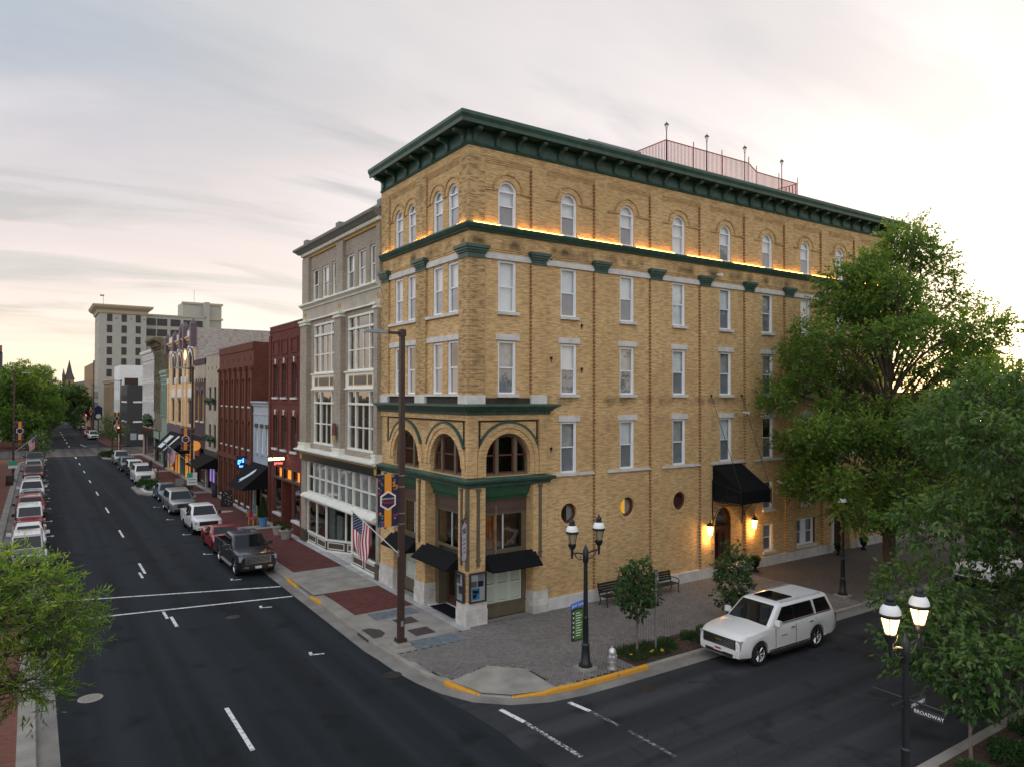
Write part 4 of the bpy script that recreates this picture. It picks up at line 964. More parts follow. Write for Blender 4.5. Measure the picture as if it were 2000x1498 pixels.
for i, (x, r_) in enumerate(((15.0,-0.2),(16.4,0.1))):
    t_ = thing('roof_chair', 'slatted chair on the roof behind the railing, '+('nearer the street corner' if i == 0 else 'farther from the street corner'), 'chair', 'roof chairs', (x,1.6,20.95), r_)
    q = MB(); q.box(-0.28,0.28,-0.25,0.25,0.40,0.44); obj('seat', q, 'black_iron', t_)
    for k in range(5): q = MB(); q.box(-0.28+k*0.125,-0.22+k*0.125,0.22,0.26,0.44,1.25); obj('slat', q, 'black_iron', t_)
    q = MB(); q.box(-0.30,0.30,0.21,0.27,1.25,1.3); q.box(-0.30,0.30,0.21,0.27,0.8,0.85); obj('back_frame', q, 'black_iron', t_)
    for a in (-0.26,0.26):
        for b in (-0.22,0.22): q = MB(); q.box(a-0.02,a+0.02,b-0.02,b+0.02,-0.33,0.40); obj('leg', q, 'black_iron', t_)
# ------------------------------------------------------------------ the row of neighbours along the street
brick('grey_brick', (0.47, 0.42, 0.35), (0.39, 0.345, 0.285), (0.32, 0.285, 0.24), 0.22, 0.075, 0.008, 0.3)
brick('red_brick', (0.215, 0.060, 0.047), (0.150, 0.042, 0.034), (0.10, 0.045, 0.038), 0.22, 0.075, 0.009, 0.5, (0.06, 0.014, 0.012))
brick('brown_brick', (0.185, 0.070, 0.045), (0.145, 0.052, 0.034), (0.11, 0.048, 0.034), 0.22, 0.075, 0.006, 0.2)
brick('cream_brick', (0.52, 0.47, 0.38), (0.46, 0.41, 0.33), (0.36, 0.32, 0.26), 0.4, 0.15, 0.012, 0.15)
brick('purple_brick', (0.125, 0.080, 0.085), (0.10, 0.062, 0.068), (0.08, 0.052, 0.055), 0.22, 0.075, 0.006, 0.2)
brick('white_worn_brick', (0.60, 0.58, 0.55), (0.52, 0.49, 0.46), (0.42, 0.38, 0.35), 0.22, 0.075, 0.01, 0.55, (0.22, 0.11, 0.085), streak=0.7)
brick('tan_brick', (0.40, 0.29, 0.17), (0.34, 0.245, 0.14), (0.28, 0.21, 0.13), 0.22, 0.075, 0.008, 0.2)
brick('pink_brick', (0.34, 0.20, 0.17), (0.29, 0.165, 0.14), (0.25, 0.17, 0.15), 0.22, 0.075, 0.008, 0.3)
mat('cream_paint', (0.76, 0.77, 0.70), 0.5, var=0.08)
mat('pot_stone_pale', (0.46, 0.42, 0.35), 0.8, var=0.12)
mat('grey_green', (0.19, 0.20, 0.18), 0.6, var=0.1)
mat('gold_paint', (0.50, 0.31, 0.09), 0.5)
mat('black_green', (0.010, 0.018, 0.017), 0.35)
mat('grey_blue_paint', (0.37, 0.43, 0.48), 0.6, var=0.12, vscale=2)
mat('dark_trim', (0.045, 0.043, 0.043), 0.6)
mat('stucco_orange', (0.72, 0.51, 0.28), 0.8, var=0.10)
mat('stucco_white', (0.72, 0.72, 0.72), 0.8, var=0.1)
mat('purple_paint', (0.115, 0.085, 0.105), 0.6, var=0.15)
mat('pale_green', (0.24, 0.33, 0.27), 0.6, var=0.15)
mat('olive_stone', (0.155, 0.135, 0.085), 0.85, var=0.4, vscale=2.5)
mat('pink_stone', (0.52, 0.40, 0.36), 0.8, var=0.2, vscale=3)
mat('charcoal_paint', (0.035, 0.040, 0.045), 0.6, var=0.1)
mat('white_wall', (0.78, 0.80, 0.80), 0.8, var=0.07)
mat('hotel_grey', (0.40, 0.41, 0.365), 0.8, var=0.06, vscale=0.5)
mat('hotel_tan', (0.47, 0.40, 0.29), 0.8)
mat('hotel_glass', (0.030, 0.030, 0.032), 0.25, spec=0.4)
mat('slate_roof', (0.075, 0.065, 0.065), 0.7)
mat('neon_white', (1, 0.9, 0.7), emit=(1.0, 0.72, 0.38), estr=6.0)
mat('neon_red', (1, 0.1, 0.1), emit=(1.0, 0.035, 0.03), estr=9.0)
mat('neon_blue', (0.1, 0.3, 1), emit=(0.05, 0.22, 1.0), estr=5.0)
mat('warm_room', (0.8, 0.4, 0.1), 0.8, emit=(1.0, 0.30, 0.025), estr=1.6)
mat('purple_glow', (0.4, 0.3, 0.6), emit=(0.45, 0.30, 0.9), estr=0.3)
mat('print_white', (0.62, 0.66, 0.68), 0.8)
mat('leaf_green', (0.035, 0.075, 0.028), 0.8, var=0.4, vscale=5)
mat('orange_panel', (0.68, 0.30, 0.08), 0.6, emit=(1.0, 0.40, 0.06), estr=0.22)
mat('teal_panel', (0.02, 0.17, 0.19), 0.5, var=0.5, vscale=2)
mat('red_panel', (0.30, 0.035, 0.02), 0.5, var=0.3)

def building(name, label, y0, y1, H, wallmat, ops, depth=24.0, x=0.0, sidemat=None, roof_drop=0.6, back_y=0.8, rz=-PI/2, loc=None):
    W_ = y1-y0
    r = thing(name, label, 'building', 'buildings along the street', loc if loc else (x, y1, 0), rz); F = Face(r)
    F.o('wall', wall(MB(), 0, W_, 0.0, H, ops, 0.22), wallmat)
    g = MB(); g.poly([(0,0,0),(0,depth,0),(0,depth,H),(0,0,H)]); g.poly([(W_,0,0),(W_,depth,0),(W_,depth,H),(W_,0,H)]); g.poly([(0,depth,0),(W_,depth,0),(W_,depth,H),(0,depth,H)])
    F.o('side_wall', g, sidemat or wallmat)
    F.box('roof', 0.02, W_-0.02, 0.3, depth-0.02, H-roof_drop, H-roof_drop+0.05, 'roof_grey')
    F.box('coping', -0.02, W_+0.02, -0.03, 0.32, H, H+0.07, 'roof_grey')
    F.o('interior_wall', MB().poly([(0.05,back_y,0.1),(W_-0.05,back_y,0.1),(W_-0.05,back_y,H-roof_drop),(0.05,back_y,H-roof_drop)]), 'interior_dark')
    return r, F, W_
def band(F, W_, z0, z1, out, m_, x0=0.0, x1=None, name='cornice_band'):
    x1 = W_ if x1 is None else x1
    h = z1-z0
    F.o(name, MB().prof_x([(0,z0),(-out*0.45,z0),(-out*0.5,z0+h*0.3),(-out*0.85,z0+h*0.6),(-out,z0+h*0.7),(-out,z1),(0,z1+0.02)], x0, x1), m_)

# --- grey brick building with the cream bay windows
Y1 = 21.4; q_ = lambda y: Y1-y
W5 = [(18.58,19.81),(16.8,18.01),(15.13,16.21),(12.64,13.87),(10.98,12.12),(9.31,10.44)]
BAY = [(15.12,19.42),(9.30,13.56)]
ops = [('rect',q_(b),q_(a),15.6,17.58) for a,b in W5]
for a, b in BAY: ops += [('rect',q_(b),q_(a),10.92,14.06),('rect',q_(b),q_(a),6.55,9.92)]
ops.append(('rect',q_(20.45),q_(9.15),0.15,5.45))
r, F, W_ = building('grey_brick_building', 'grey-brown brick building with tall cream bay windows beside the yellow corner building', 8.72, Y1, 19.35, 'grey_brick', ops, 25, back_y=1.6)
for i, (a, b) in enumerate(W5): window(F, q_(b), q_(a), 15.6, 17.58, 0.12, frame='cream_paint', back=('screen','half','screen','half','screen','screen')[i])
for a, b in ((8.75,9.22),(14.0,15.08),(20.1,21.38)):
    F.box('pilaster', q_(b), q_(a), -0.28, 0, 6.55, 14.1, 'grey_brick'); F.box('pilaster', q_(b), q_(a), -0.18, 0, 15.42, 18.5, 'grey_brick')
    g = MB()
    for e, z0, z1 in ((0.06,14.08,14.16),(0.02,14.16,14.26),(0.12,14.26,14.38)): g.box(max(-0.05,q_(b)-e), min(W_,q_(a)+e), -0.30-e, 0, z0, z1)
    F.o('capital', g, 'cream_paint'); g = MB()
    for e, z0, z1 in ((0.10,6.15,6.32),(0.05,6.32,6.44),(0.08,6.44,6.56)): g.box(max(-0.05,q_(b)-e), min(W_,q_(a)+e), -0.30-e, 0, z0, z1)
    F.o('column_base', g, 'cream_paint')
for a, b in BAY:
    for z0, z1 in ((10.92,14.06),(6.55,9.92)):
        w = b-a; x0 = q_(b); g = MB(); h = z1-z0
        for s0, s1 in ((0,0.12),(w*0.27-0.06,w*0.27+0.06),(w*0.73-0.06,w*0.73+0.06),(w-0.12,w)): g.box(x0+s0,x0+s1,0.02,0.16,z0,z1)
        for zz in (z0,z0+h*0.745,z1-0.12): g.box(x0,x0+w,0.0,0.15,zz,zz+0.12)
        g.box(x0,x0+w,0.06,0.14,z0+h*0.37,z0+h*0.37+0.07); g.box(x0+w*0.5-0.025,x0+w*0.5+0.025,0.06,0.14,z0,z0+h*0.745)
        w_ = F.o('bay_window', g, 'cream_paint')
        for s0, s1 in ((0.1,w*0.27),(w*0.27,w*0.73),(w*0.73,w-0.1)):
            for c, d in ((z0+0.1,z0+h*0.37),(z0+h*0.37,z0+h*0.745),(z0+h*0.745,z1-0.1)):
                F.o('pane', MB().poly([(x0+s0,0.11,c),(x0+s1,0.11,c),(x0+s1,0.11,d),(x0+s0,0.11,d)]), 'window_glass', w_)
    x0, x1 = q_(b), q_(a)
    F.box('spandrel', x0-0.08, x1+0.08, -0.10, 0.1, 9.98, 10.86, 'cream_paint'); F.box('spandrel_sill', x0-0.12, x1+0.12, -0.2, 0.1, 10.86, 10.94, 'cream_paint'); F.box('spandrel_sill', x0-0.12, x1+0.12, -0.18, 0.1, 9.92, 9.98, 'cream_paint')
    for s0, s1 in ((0.12,0.24),(0.30,0.70),(0.76,0.88)):
        w = x1-x0; F.box('panel_trim', x0+w*s0-0.05, x0+w*s1+0.05, -0.115, -0.1, 10.15, 10.70, 'gold_paint'); F.box('spandrel_panel', x0+w*s0, x0+w*s1, -0.125, -0.115, 10.2, 10.65, 'hotel_glass')
F.box('frieze', 0, W_, -0.12, 0.0, 14.40, 15.14, 'pot_stone_pale'); band(F, W_, 15.14, 15.44, 0.42, 'cream_paint'); F.box('frieze_trim', 0, W_, -0.16, -0.0, 14.34, 14.42, 'cream_paint')
for y in (9.0, 14.6, 20.8):
    g = MB(); ring(g, q_(y), 14.78, 0.10, 0.17, -0.16, -0.12, 0, 2*PI, 16); F.o('wreath', g, 'gold_paint')
band(F, W_, 18.45, 18.75, 0.22, 'gold_paint', name='dentil_band')
g = MB(); k = 0.05
while k < W_: g.box(k, k+0.1, -0.3, -0.1, 18.6, 18.78); k += 0.2
F.o('dentils', g, 'cream_paint')
F.o('cornice', run_profile(MB(), [(0,18.78),(0.35,18.8),(0.5,18.95),(0.62,19.02),(0.65,19.14),(0,19.30)], lambda o: -o, lambda o: W_), 'grey_green')
for x in (0.0, 6.0, 12.1): F.box('parapet_block', x, x+0.55, -0.1, 0.3, 19.35, 19.75, 'roof_grey')
F.box('parapet', 0.55, 12.1, 0.0, 0.25, 19.35, 19.6, 'grey_green')
F.o('shop_ledge', run_profile(MB(), [(0,5.95),(0.5,6.0),(0.6,6.08),(0.6,6.14),(0,6.22)], lambda o: -0.3, lambda o: W_+0.05), 'cream_paint')
F.box('signboard', 0.0, W_, -0.25, 0.0, 5.42, 5.95, 'black_green'); F.box('signboard_trim', 0, W_, -0.28, -0.25, 5.86, 5.92, 'gold_paint')
for x in (0.12, W_-0.4): F.box('sign_corner', x, x+0.3, -0.27, -0.25, 5.5, 5.82, 'gold_paint')
g = MB(); x0, x1 = q_(20.4), q_(9.2); n = 10; w = (x1-x0)/n
for k in range(n+1): t_ = 0.07 if k in (0,3,7,10) else 0.03; g.box(x0+k*w-t_, x0+k*w+t_, -0.05, 0.08, 3.42, 5.42)
for z in (3.42, 4.38, 5.34): g.box(x0, x1, -0.05, 0.08, z, z+0.08)
w_ = F.o('transom_window', g, 'cream_paint')
for k in range(n):
    for c, d in ((3.5,4.38),(4.46,5.34)): F.o('pane', MB().poly([(x0+k*w+0.04,0.02,c),(x0+(k+1)*w-0.04,0.02,c),(x0+(k+1)*w-0.04,0.02,d),(x0+k*w+0.04,0.02,d)]), 'window_glass', w_)
F.box('transom_backing', x0, x1, 0.35, 0.4, 3.42, 5.45, 'curtain')
F.o('shop_canopy', run_profile(MB(), [(0,3.05),(0.36,3.06),(0.42,3.13),(0.40,3.22),(0,3.44)], lambda o: x0-0.35, lambda o: x1+0.12), 'cream_paint')
# shop windows either side of a recessed entrance
for (a, b, c, d) in ((q_(20.4),0.02,q_(16.95),0.02),(q_(16.95),0.02,q_(14.3),1.5),(q_(12.75),0.02,q_(9.25),0.02),(q_(13.6),1.5,q_(12.75),0.02)):
    A = Vector((a,b,0)); B = Vector((c,d,0)); t_ = (B-A).normalized(); ln = (B-A).length; Mx = F.M @ T(A) @ RZ(math.atan2(t_.y,t_.x))
    g = MB(); n = 2 if ln > 1.9 else 1
    for k in range(n+1): g.box(k*ln/n-0.06, k*ln/n+0.06, -0.05, 0.07, 0.85, 2.98)
    g.box(0, ln, -0.05, 0.07, 2.86, 2.98); g.box(0, ln, -0.07, 0.09, 0.80, 0.92); g.box(0, ln, -0.08, 0.08, 0.12, 0.26)
    w_ = obj('shop_window', g, 'cream_paint', r, Mx)
    for k in range(n): obj('pane', MB().poly([(k*ln/n+0.05,0.0,0.9),((k+1)*ln/n-0.05,0.0,0.9),((k+1)*ln/n-0.05,0.0,2.9),(k*ln/n+0.05,0.0,2.9)]), 'shop_glass', w_)
    obj('stall_riser', MB().box(0,ln,-0.02,0.05,0.26,0.80), 'brown_panel', w_)
    for k in range(n):
        g = MB(); u0, u1 = k*ln/n+0.12, (k+1)*ln/n-0.12
        for p in ((u0,u1,0.32,0.37),(u0,u1,0.69,0.74),(u0,u0+0.05,0.37,0.69),(u1-0.05,u1,0.37,0.69)): g.box(p[0],p[1],-0.04,-0.02,p[2],p[3])
        obj('riser_moulding', g, 'cream_paint', w_)
F.box('door', q_(14.25), q_(13.6), 1.5, 1.56, 0.15, 2.95, 'cream_paint'); F.box('door_glass', q_(14.15), q_(13.7), 1.47, 1.5, 0.5, 2.3, 'dark_glass')
F.box('shop_floor', q_(20.4), q_(9.2), 0.05, 1.6, 0.10, 0.17, 'limestone'); F.box('shop_ceiling', q_(20.4), q_(9.2), 0.05, 1.6, 3.0, 3.05, 'curtain')
g = MB(); 
for y, z0, z1 in ((19.6,0.2,2.4),(18.2,0.2,2.0),(11.6,0.2,2.6),(10.4,0.2,1.6)): g.box(q_(y)-0.5, q_(y)+0.5, 1.3, 1.4, z0, z1)
F.o('display_screen', g, 'curtain')
for x in (0.0, W_-0.42): F.box('shop_pier', x, x+0.42+(0.5 if x == 0 else 0), -0.14, 0.0, 0.15, 5.42, 'grey_brick'); F.box('pier_base', x-0.02 if x else 0, x+0.46+(0.5 if x == 0 else -0.04), -0.2, 0.0, 0.1, 0.95, 'brown_panel')
BN = thing('wall_banner', 'small dark red bunting with gold tip on the grey brick building', 'banner', loc=(-0.45,14.5,7.0))
obj('cloth', MB().prof_x([(-0.22,1.0),(0.22,1.0),(0.26,0.3),(-0.26,0.3)], -0.03, 0.03), 'maroon_paint', BN); obj('tip', MB().prof_x([(-0.24,0.3),(0.24,0.3),(0.1,-0.05),(-0.1,-0.05)], -0.03, 0.03), 'gold_paint', BN)

# --- red brick, three windows wide
Y1 = 29.6
ops = []; c3 = [28.0-0.08, 25.8, 23.45]; w3 = 1.12
for c in c3: ops += [('rect',Y1-c-w3/2,Y1-c+w3/2,9.45,11.8),('rect',Y1-c-w3/2,Y1-c+w3/2,5.75,8.15)]
ops.append(('rect',Y1-28.3,Y1-21.75,0.15,4.45))
r, F, W_ = building('red_brick_building', 'dark red brick building with neon lettering and orange lit transom windows', 21.4, Y1, 14.6, 'red_brick', ops)
for c in c3:
    x = Y1-c
    for z0, z1 in ((9.45,11.8),(5.75,8.15)):
        window(F, x-w3/2, x+w3/2, z0, z1, 0.16, frame='brown_panel', fw=0.10, back='half' if z0 > 9 else 'screen')
        F.box('sill', x-w3/2-0.1, x+w3/2+0.1, -0.14, 0.05, z0-0.14, z0, 'limestone'); F.o('keystone', MB().prof_y([(x-0.09,z1+0.05),(x+0.09,z1+0.05),(x+0.15,z1+0.42),(x-0.15,z1+0.42)], -0.08, 0.0), 'limestone')
        F.box('brick_jamb', x-w3/2-0.2, x-w3/2-0.02, -0.05, 0, z0, z1, 'red_brick'); F.box('brick_jamb', x+w3/2+0.02, x+w3/2+0.2, -0.05, 0, z0, z1, 'red_brick'); F.box('brick_header', x-w3/2-0.2, x+w3/2+0.2, -0.05, 0, z1, z1+0.3, 'red_brick')
    g = MB()
    for p in ((x-0.75,x+0.75,12.5,12.6),(x-0.75,x+0.75,13.5,13.6),(x-0.75,x-0.65,12.6,13.5),(x+0.65,x+0.75,12.6,13.5)): g.box(p[0],p[1],-0.06,0,p[2],p[3])
    F.o('brick_panel_frame', g, 'red_brick')
for z in (14.2, 12.15, 9.0, 5.3): F.box('brick_course', 0, W_, -0.04, 0, z, z+0.12, 'red_brick')
F.box('brick_pier', 0, 0.5, -0.08, 0, 0.1, 14.0, 'red_brick'); F.box('brick_pier', W_-0.5, W_, -0.08, 0, 0.1, 14.0, 'red_brick')
F.box('shop_lintel', 1.3, 7.85, -0.03, 0.2, 3.55, 3.72, 'brown_panel'); F.box('shop_lintel', 1.3, 7.85, -0.03, 0.2, 4.42, 4.5, 'brown_panel')
for a, b in ((1.75,3.3),(3.75,5.55),(6.05,7.7)):
    g = MB()
    for p in ((a-0.06,a,3.72,4.42),(b,b+0.06,3.72,4.42)): g.box(p[0],p[1],0.0,0.15,p[2],p[3])
    w_ = F.o('lit_transom', g, 'brown_panel'); F.o('pane', MB().poly([(a,0.06,3.72),(b,0.06,3.72),(b,0.06,4.42),(a,0.06,4.42)]), 'shop_glass', w_)
    F.o('lit_curtain', MB().poly([(a,0.3,3.6),(b,0.3,3.6),(b-0.35,0.3,4.5),(a,0.3,4.5)]), 'warm_room', w_)
for a, b, m_ in ((1.3,1.75,'red_brick'),(3.3,3.75,'red_brick'),(5.55,6.05,'red_brick')): F.box('brick_pier', a, b, 0.02, 0.2, 3.72, 4.42, m_)
for a, b in ((1.4,3.2),(5.9,7.8)):
    F.box('stall_riser', a, b, 0.0, 0.2, 0.15, 0.95, 'red_brick'); F.box('sill', a-0.05, b+0.05, -0.12, 0.2, 0.95, 1.1, 'limestone')
    w_ = F.o('shop_window', MB().box(a,a+0.1,0.05,0.15,1.1,3.55).box(b-0.1,b,0.05,0.15,1.1,3.55), 'brown_panel'); F.o('pane', MB().poly([(a+0.1,0.1,1.1),(b-0.1,0.1,1.1),(b-0.1,0.1,3.55),(a+0.1,0.1,3.55)]), 'shop_glass', w_)
F.box('door_recess', 3.3, 5.8, 0.6, 0.65, 0.15, 3.5, 'wood_dark'); F.box('brick_pier', 3.2, 3.4, 0, 0.6, 0.15, 3.55, 'red_brick'); F.box('brick_pier', 5.7, 5.9, 0, 0.6, 0.15, 3.55, 'red_brick')
NS = thing('neon_sign', 'glowing projecting sign with white and red lettering on the red brick building', 'neon sign', loc=(-0.72,25.2,5.08))
obj('sign_board', MB().box(-0.56,0.56,-0.03,0.03,-0.36,0.24), 'dark_trim', NS)
text('lettering', 'SELCOUTH', 0.27, 'neon_white', NS, T((0,-0.05,0.08)) @ FRONT, ext=0.012, sx=0.78); text('lettering', 'press', 0.25, 'neon_red', NS, T((0.16,-0.05,-0.20)) @ FRONT, ext=0.012)
obj('bracket', MB().box(0.56,0.75,-0.02,0.02,0.10,0.16), 'black_iron', NS)

# --- small pale blue building with the black awning
Y1 = 34.3
cs = [33.25, 31.7, 30.2]; ops = [('rect',Y1-c-0.36,Y1-c+0.36,5.05,7.0) for c in cs]+[('rect',0.3,4.5,0.2,3.6)]
r, F, W_ = building('pale_blue_building', 'narrow pale grey-blue two-storey building above a black awning', 29.6, Y1, 9.0, 'grey_blue_paint', ops, back_y=1.2)
for c in cs:
    x = Y1-c; window(F, x-0.36, x+0.36, 5.05, 7.0, 0.15, frame='white_paint', fw=0.07, back='screen'); F.box('sill', x-0.46, x+0.46, -0.1, 0.05, 4.92, 5.05, 'grey_blue_paint'); F.box('window_head', x-0.46, x+0.46, -0.06, 0, 7.05, 7.35, 'dark_trim')
band(F, W_, 8.75, 9.1, 0.25, 'grey_blue_paint'); F.box('string_course', 0, W_, -0.05, 0, 8.05, 8.12, 'grey_blue_paint')
aw = cloth_awning(F, 0.05, W_-0.05, 4.25, 2.55, 2.0, True, 0.0)
g = MB()   # pale rocket printed on the cloth
def onaw(u, v): return (0.05+u*(W_-0.1), -2.0*v-0.012, 4.25-1.7*v+0.014)
rk = [(0.60,0.20),(0.66,0.28),(0.66,0.38),(0.60,0.52),(0.53,0.64),(0.50,0.72),(0.44,0.80),(0.43,0.70),(0.34,0.74),(0.36,0.64),(0.44,0.56),(0.50,0.42),(0.54,0.30)]
g.poly([onaw(u,v) for u,v in rk]); F.o('rocket_print', g, 'print_white', aw)
w_ = F.o('shop_window', MB().box(2.1,2.2,0.02,0.12,0.9,3.5).box(4.2,4.3,0.02,0.12,0.9,3.5).box(2.1,4.3,0.02,0.12,0.8,0.95), 'dark_trim'); F.o('pane', MB().poly([(2.2,0.07,0.95),(4.2,0.07,0.95),(4.2,0.07,3.4),(2.2,0.07,3.4)]), 'shop_glass', w_)
F.o('lit_room', MB().poly([(2.0,0.9,0.8),(4.4,0.9,0.8),(4.4,0.9,2.7),(2.0,0.9,2.7)]), 'warm_room', w_)
g = MB()
for k in range(26):
    x = 2.2+rnd.random()*1.9; z = 0.95+rnd.random()*1.2; s_ = 0.06+rnd.random()*0.09; g.lathe([(0,-s_),(s_,0),(0,s_)], x, 0.55+rnd.random()*0.25, z, 6)
F.o('window_display', g, 'interior_wood', w_); F.box('stall_riser', 2.0, 4.5, 0.0, 0.1, 0.15, 0.8, 'dark_trim'); F.box('door', 0.5, 1.9, 0.5, 0.55, 0.15, 2.6, 'dark_glass')

# --- brown brick with slim pilasters
Y1 = 47.0; cs = [35.35+2.0*k for k in range(6)]; ops = []
for c in cs: ops += [('arch',Y1-c-0.46,Y1-c+0.46,8.65,11.0,0.2),('arch',Y1-c-0.46,Y1-c+0.46,5.15,7.5,0.2),('arch',Y1-c-0.55,Y1-c+0.55,0.5,3.55,0.3)]
r, F, W_ = building('brown_brick_building', 'wide brown brick building with slim pilasters and narrow arched windows', 34.3, Y1, 13.9, 'brown_brick', ops)
for c in cs:
    x = Y1-c
    for z0, z1, w in ((8.65,11.0,0.46),(5.15,7.5,0.46),(0.5,3.55,0.55)): window(F, x-w, x+w, z0, z1, 0.14, rise=0.2 if w < 0.5 else 0.3, frame='brown_panel', fw=0.06, back='screen'); F.box('sill', x-w-0.06, x+w+0.06, -0.1, 0.05, z0-0.12, z0, 'limestone')
    g = MB(); ring(g, x, 10.55, 0.48, 0.66, -0.06, 0, 0.1*PI, 0.9*PI, 10, 0.9, 0.95); ring(g, x, 7.05, 0.48, 0.66, -0.06, 0, 0.1*PI, 0.9*PI, 10, 0.9, 0.95); F.o('brick_arch', g, 'brown_brick')
    F.box('vent', x-0.12, x+0.12, -0.005, 0.0, 12.45, 12.75, 'dark_gap')
for k in range(7):
    x = 0.65+k*1.98-0.1; x = max(0.0, min(W_-0.5, x-0.25)); F.box('pilaster', x, x+0.5, -0.16, 0, 4.4, 11.7, 'brown_brick'); F.box('corbel', x-0.06, x+0.56, -0.28, 0, 11.7, 11.95, 'brown_brick'); F.box('pilaster', x, x+0.5, -0.12, 0, 0.1, 3.9, 'brown_brick')
F.box('brick_band', 0, W_, -0.18, 0, 3.95, 4.35, 'brown_brick'); F.box('brick_band', 0, W_, -0.06, 0, 13.3, 13.9, 'brown_brick'); F.box('brick_band', 0, W_, -0.08, 0, 11.95, 12.1, 'brown_brick')
BS = thing('blue_neon_sign', 'dark square sign with glowing blue script on the brown brick building', 'neon sign', loc=(-0.48,36.2,4.05))
obj('sign_board', MB().box(-0.40,0.46,-0.05,0.05,-0.58,0.55), 'dark_trim', BS); text('lettering', 'gril', 0.52, 'neon_blue', BS, T((-0.03,-0.07,0.14)) @ FRONT, ext=0.012, sx=0.72); text('lettering', 'bar', 0.28, 'neon_blue', BS, T((0.0,-0.07,-0.30)) @ FRONT, ext=0.012, sx=0.8)
obj('bracket', MB().box(0.46,0.5,-0.03,0.03,-0.05,0.05), 'black_iron', BS)

# --- cream brick, narrow
Y1 = 53.3; ops = []
for c in (48.9, 51.2): ops += [('rect',Y1-c-0.55,Y1-c+0.55,8.05,10.4),('rect',Y1-c-0.55,Y1-c+0.55,4.4,6.7)]
ops.append(('rect',0.5,5.8,0.15,3.4))
r, F, W_ = building('cream_brick_building', 'narrow cream brick building with green window boxes', 47.0, Y1, 13.5, 'cream_brick', ops)
for c in (48.9, 51.2):
    for z0, z1 in ((8.05,10.4),(4.4,6.7)):
        window(F, Y1-c-0.55, Y1-c+0.55, z0, z1, 0.15, frame='dark_trim', fw=0.07, back='screen')
        g = MB()
        for k in range(16): s_ = 0.12+rnd.random()*0.1; g.lathe([(0,-s_),(s_,0),(0,s_)], Y1-c-0.7+rnd.random()*1.4, -0.2-rnd.random()*0.2, z0+0.85+rnd.random()*0.3, 5)
        F.o('window_box_plants', g, 'leaf_green'); F.box('window_box', Y1-c-0.6, Y1-c+0.6, -0.35, -0.02, z0+0.6, z0+0.85, 'dark_trim')
for x in (1.2, 3.1, 5.0): F.box('vent', x-0.1, x+0.1, -0.005, 0, 12.1, 12.4, 'dark_gap')
F.box('shop_fascia', 0, W_, -0.15, 0, 3.45, 4.1, 'dark_trim'); cloth_awning(F, 0.1, W_-0.1, 3.7, 2.7, 1.9, True, 0.1); F.box('shop_glazing', 0.5, 5.8, 0.3, 0.35, 0.15, 3.4, 'dark_glass')
for x in (1.0, 2.4): F.box('lit_poster', x, x+0.6, 0.26, 0.29, 0.9, 2.2, 'purple_glow')
# --- purple brick with two arched windows
Y1 = 59.2; ops = [('arch',Y1-c-0.62,Y1-c+0.62,6.85,10.2,0.62) for c in (54.9, 57.5)]+[('rect',0.5,5.4,0.15,4.0)]
r, F, W_ = building('purple_brick_building', 'narrow purple brick building with two boarded yellow arched windows', 53.3, Y1, 13.35, 'purple_brick', ops)
for c in (54.9, 57.5):
    x = Y1-c; window(F, x-0.62, x+0.62, 6.85, 10.2, 0.15, rise=0.62, frame='gold_paint', fw=0.16, back='blinds', mid=0.55); g = MB(); ring(g, x, 9.58, 0.64, 0.95, -0.08, 0); F.o('brick_arch', g, 'purple_paint'); F.box('sill', x-0.7, x+0.7, -0.12, 0.05, 6.7, 6.85, 'cream_paint')
F.box('cream_parapet', 0, W_, -0.06, 0, 11.3, 13.35, 'cream_brick'); F.box('brick_cap', 0, W_, -0.12, 0.0, 12.75, 13.37, 'purple_brick'); band(F, W_, 5.0, 5.4, 0.35, 'dark_trim')
for k in range(5): F.box('corbel', 0.5+k*1.1, 0.75+k*1.1, -0.1, -0.05, 10.9, 11.5, 'cream_brick')
F.box('shop_glazing', 0.5, 5.4, 0.3, 0.35, 0.15, 4.0, 'dark_glass'); F.box('lit_sign_panel', 1.0, 3.2, -0.1, 0.0, 3.1, 3.9, 'red_panel')
DS = thing('disc_sign', 'round orange-brown disc sign hanging over the shop doors', 'sign', loc=(-0.62,55.2,4.3)); g = MB(); g.lathe([(0.0,-0.05),(0.50,-0.05),(0.52,0.0),(0.50,0.05),(0.0,0.05)], n=28, axis='y'); obj('disc', g, 'orange_panel', DS, smooth=40); obj('arm', MB().tube([(0,0,0.5),(0.3,0,0.62),(0.62,0,0.62)],0.02,6), 'black_iron', DS)

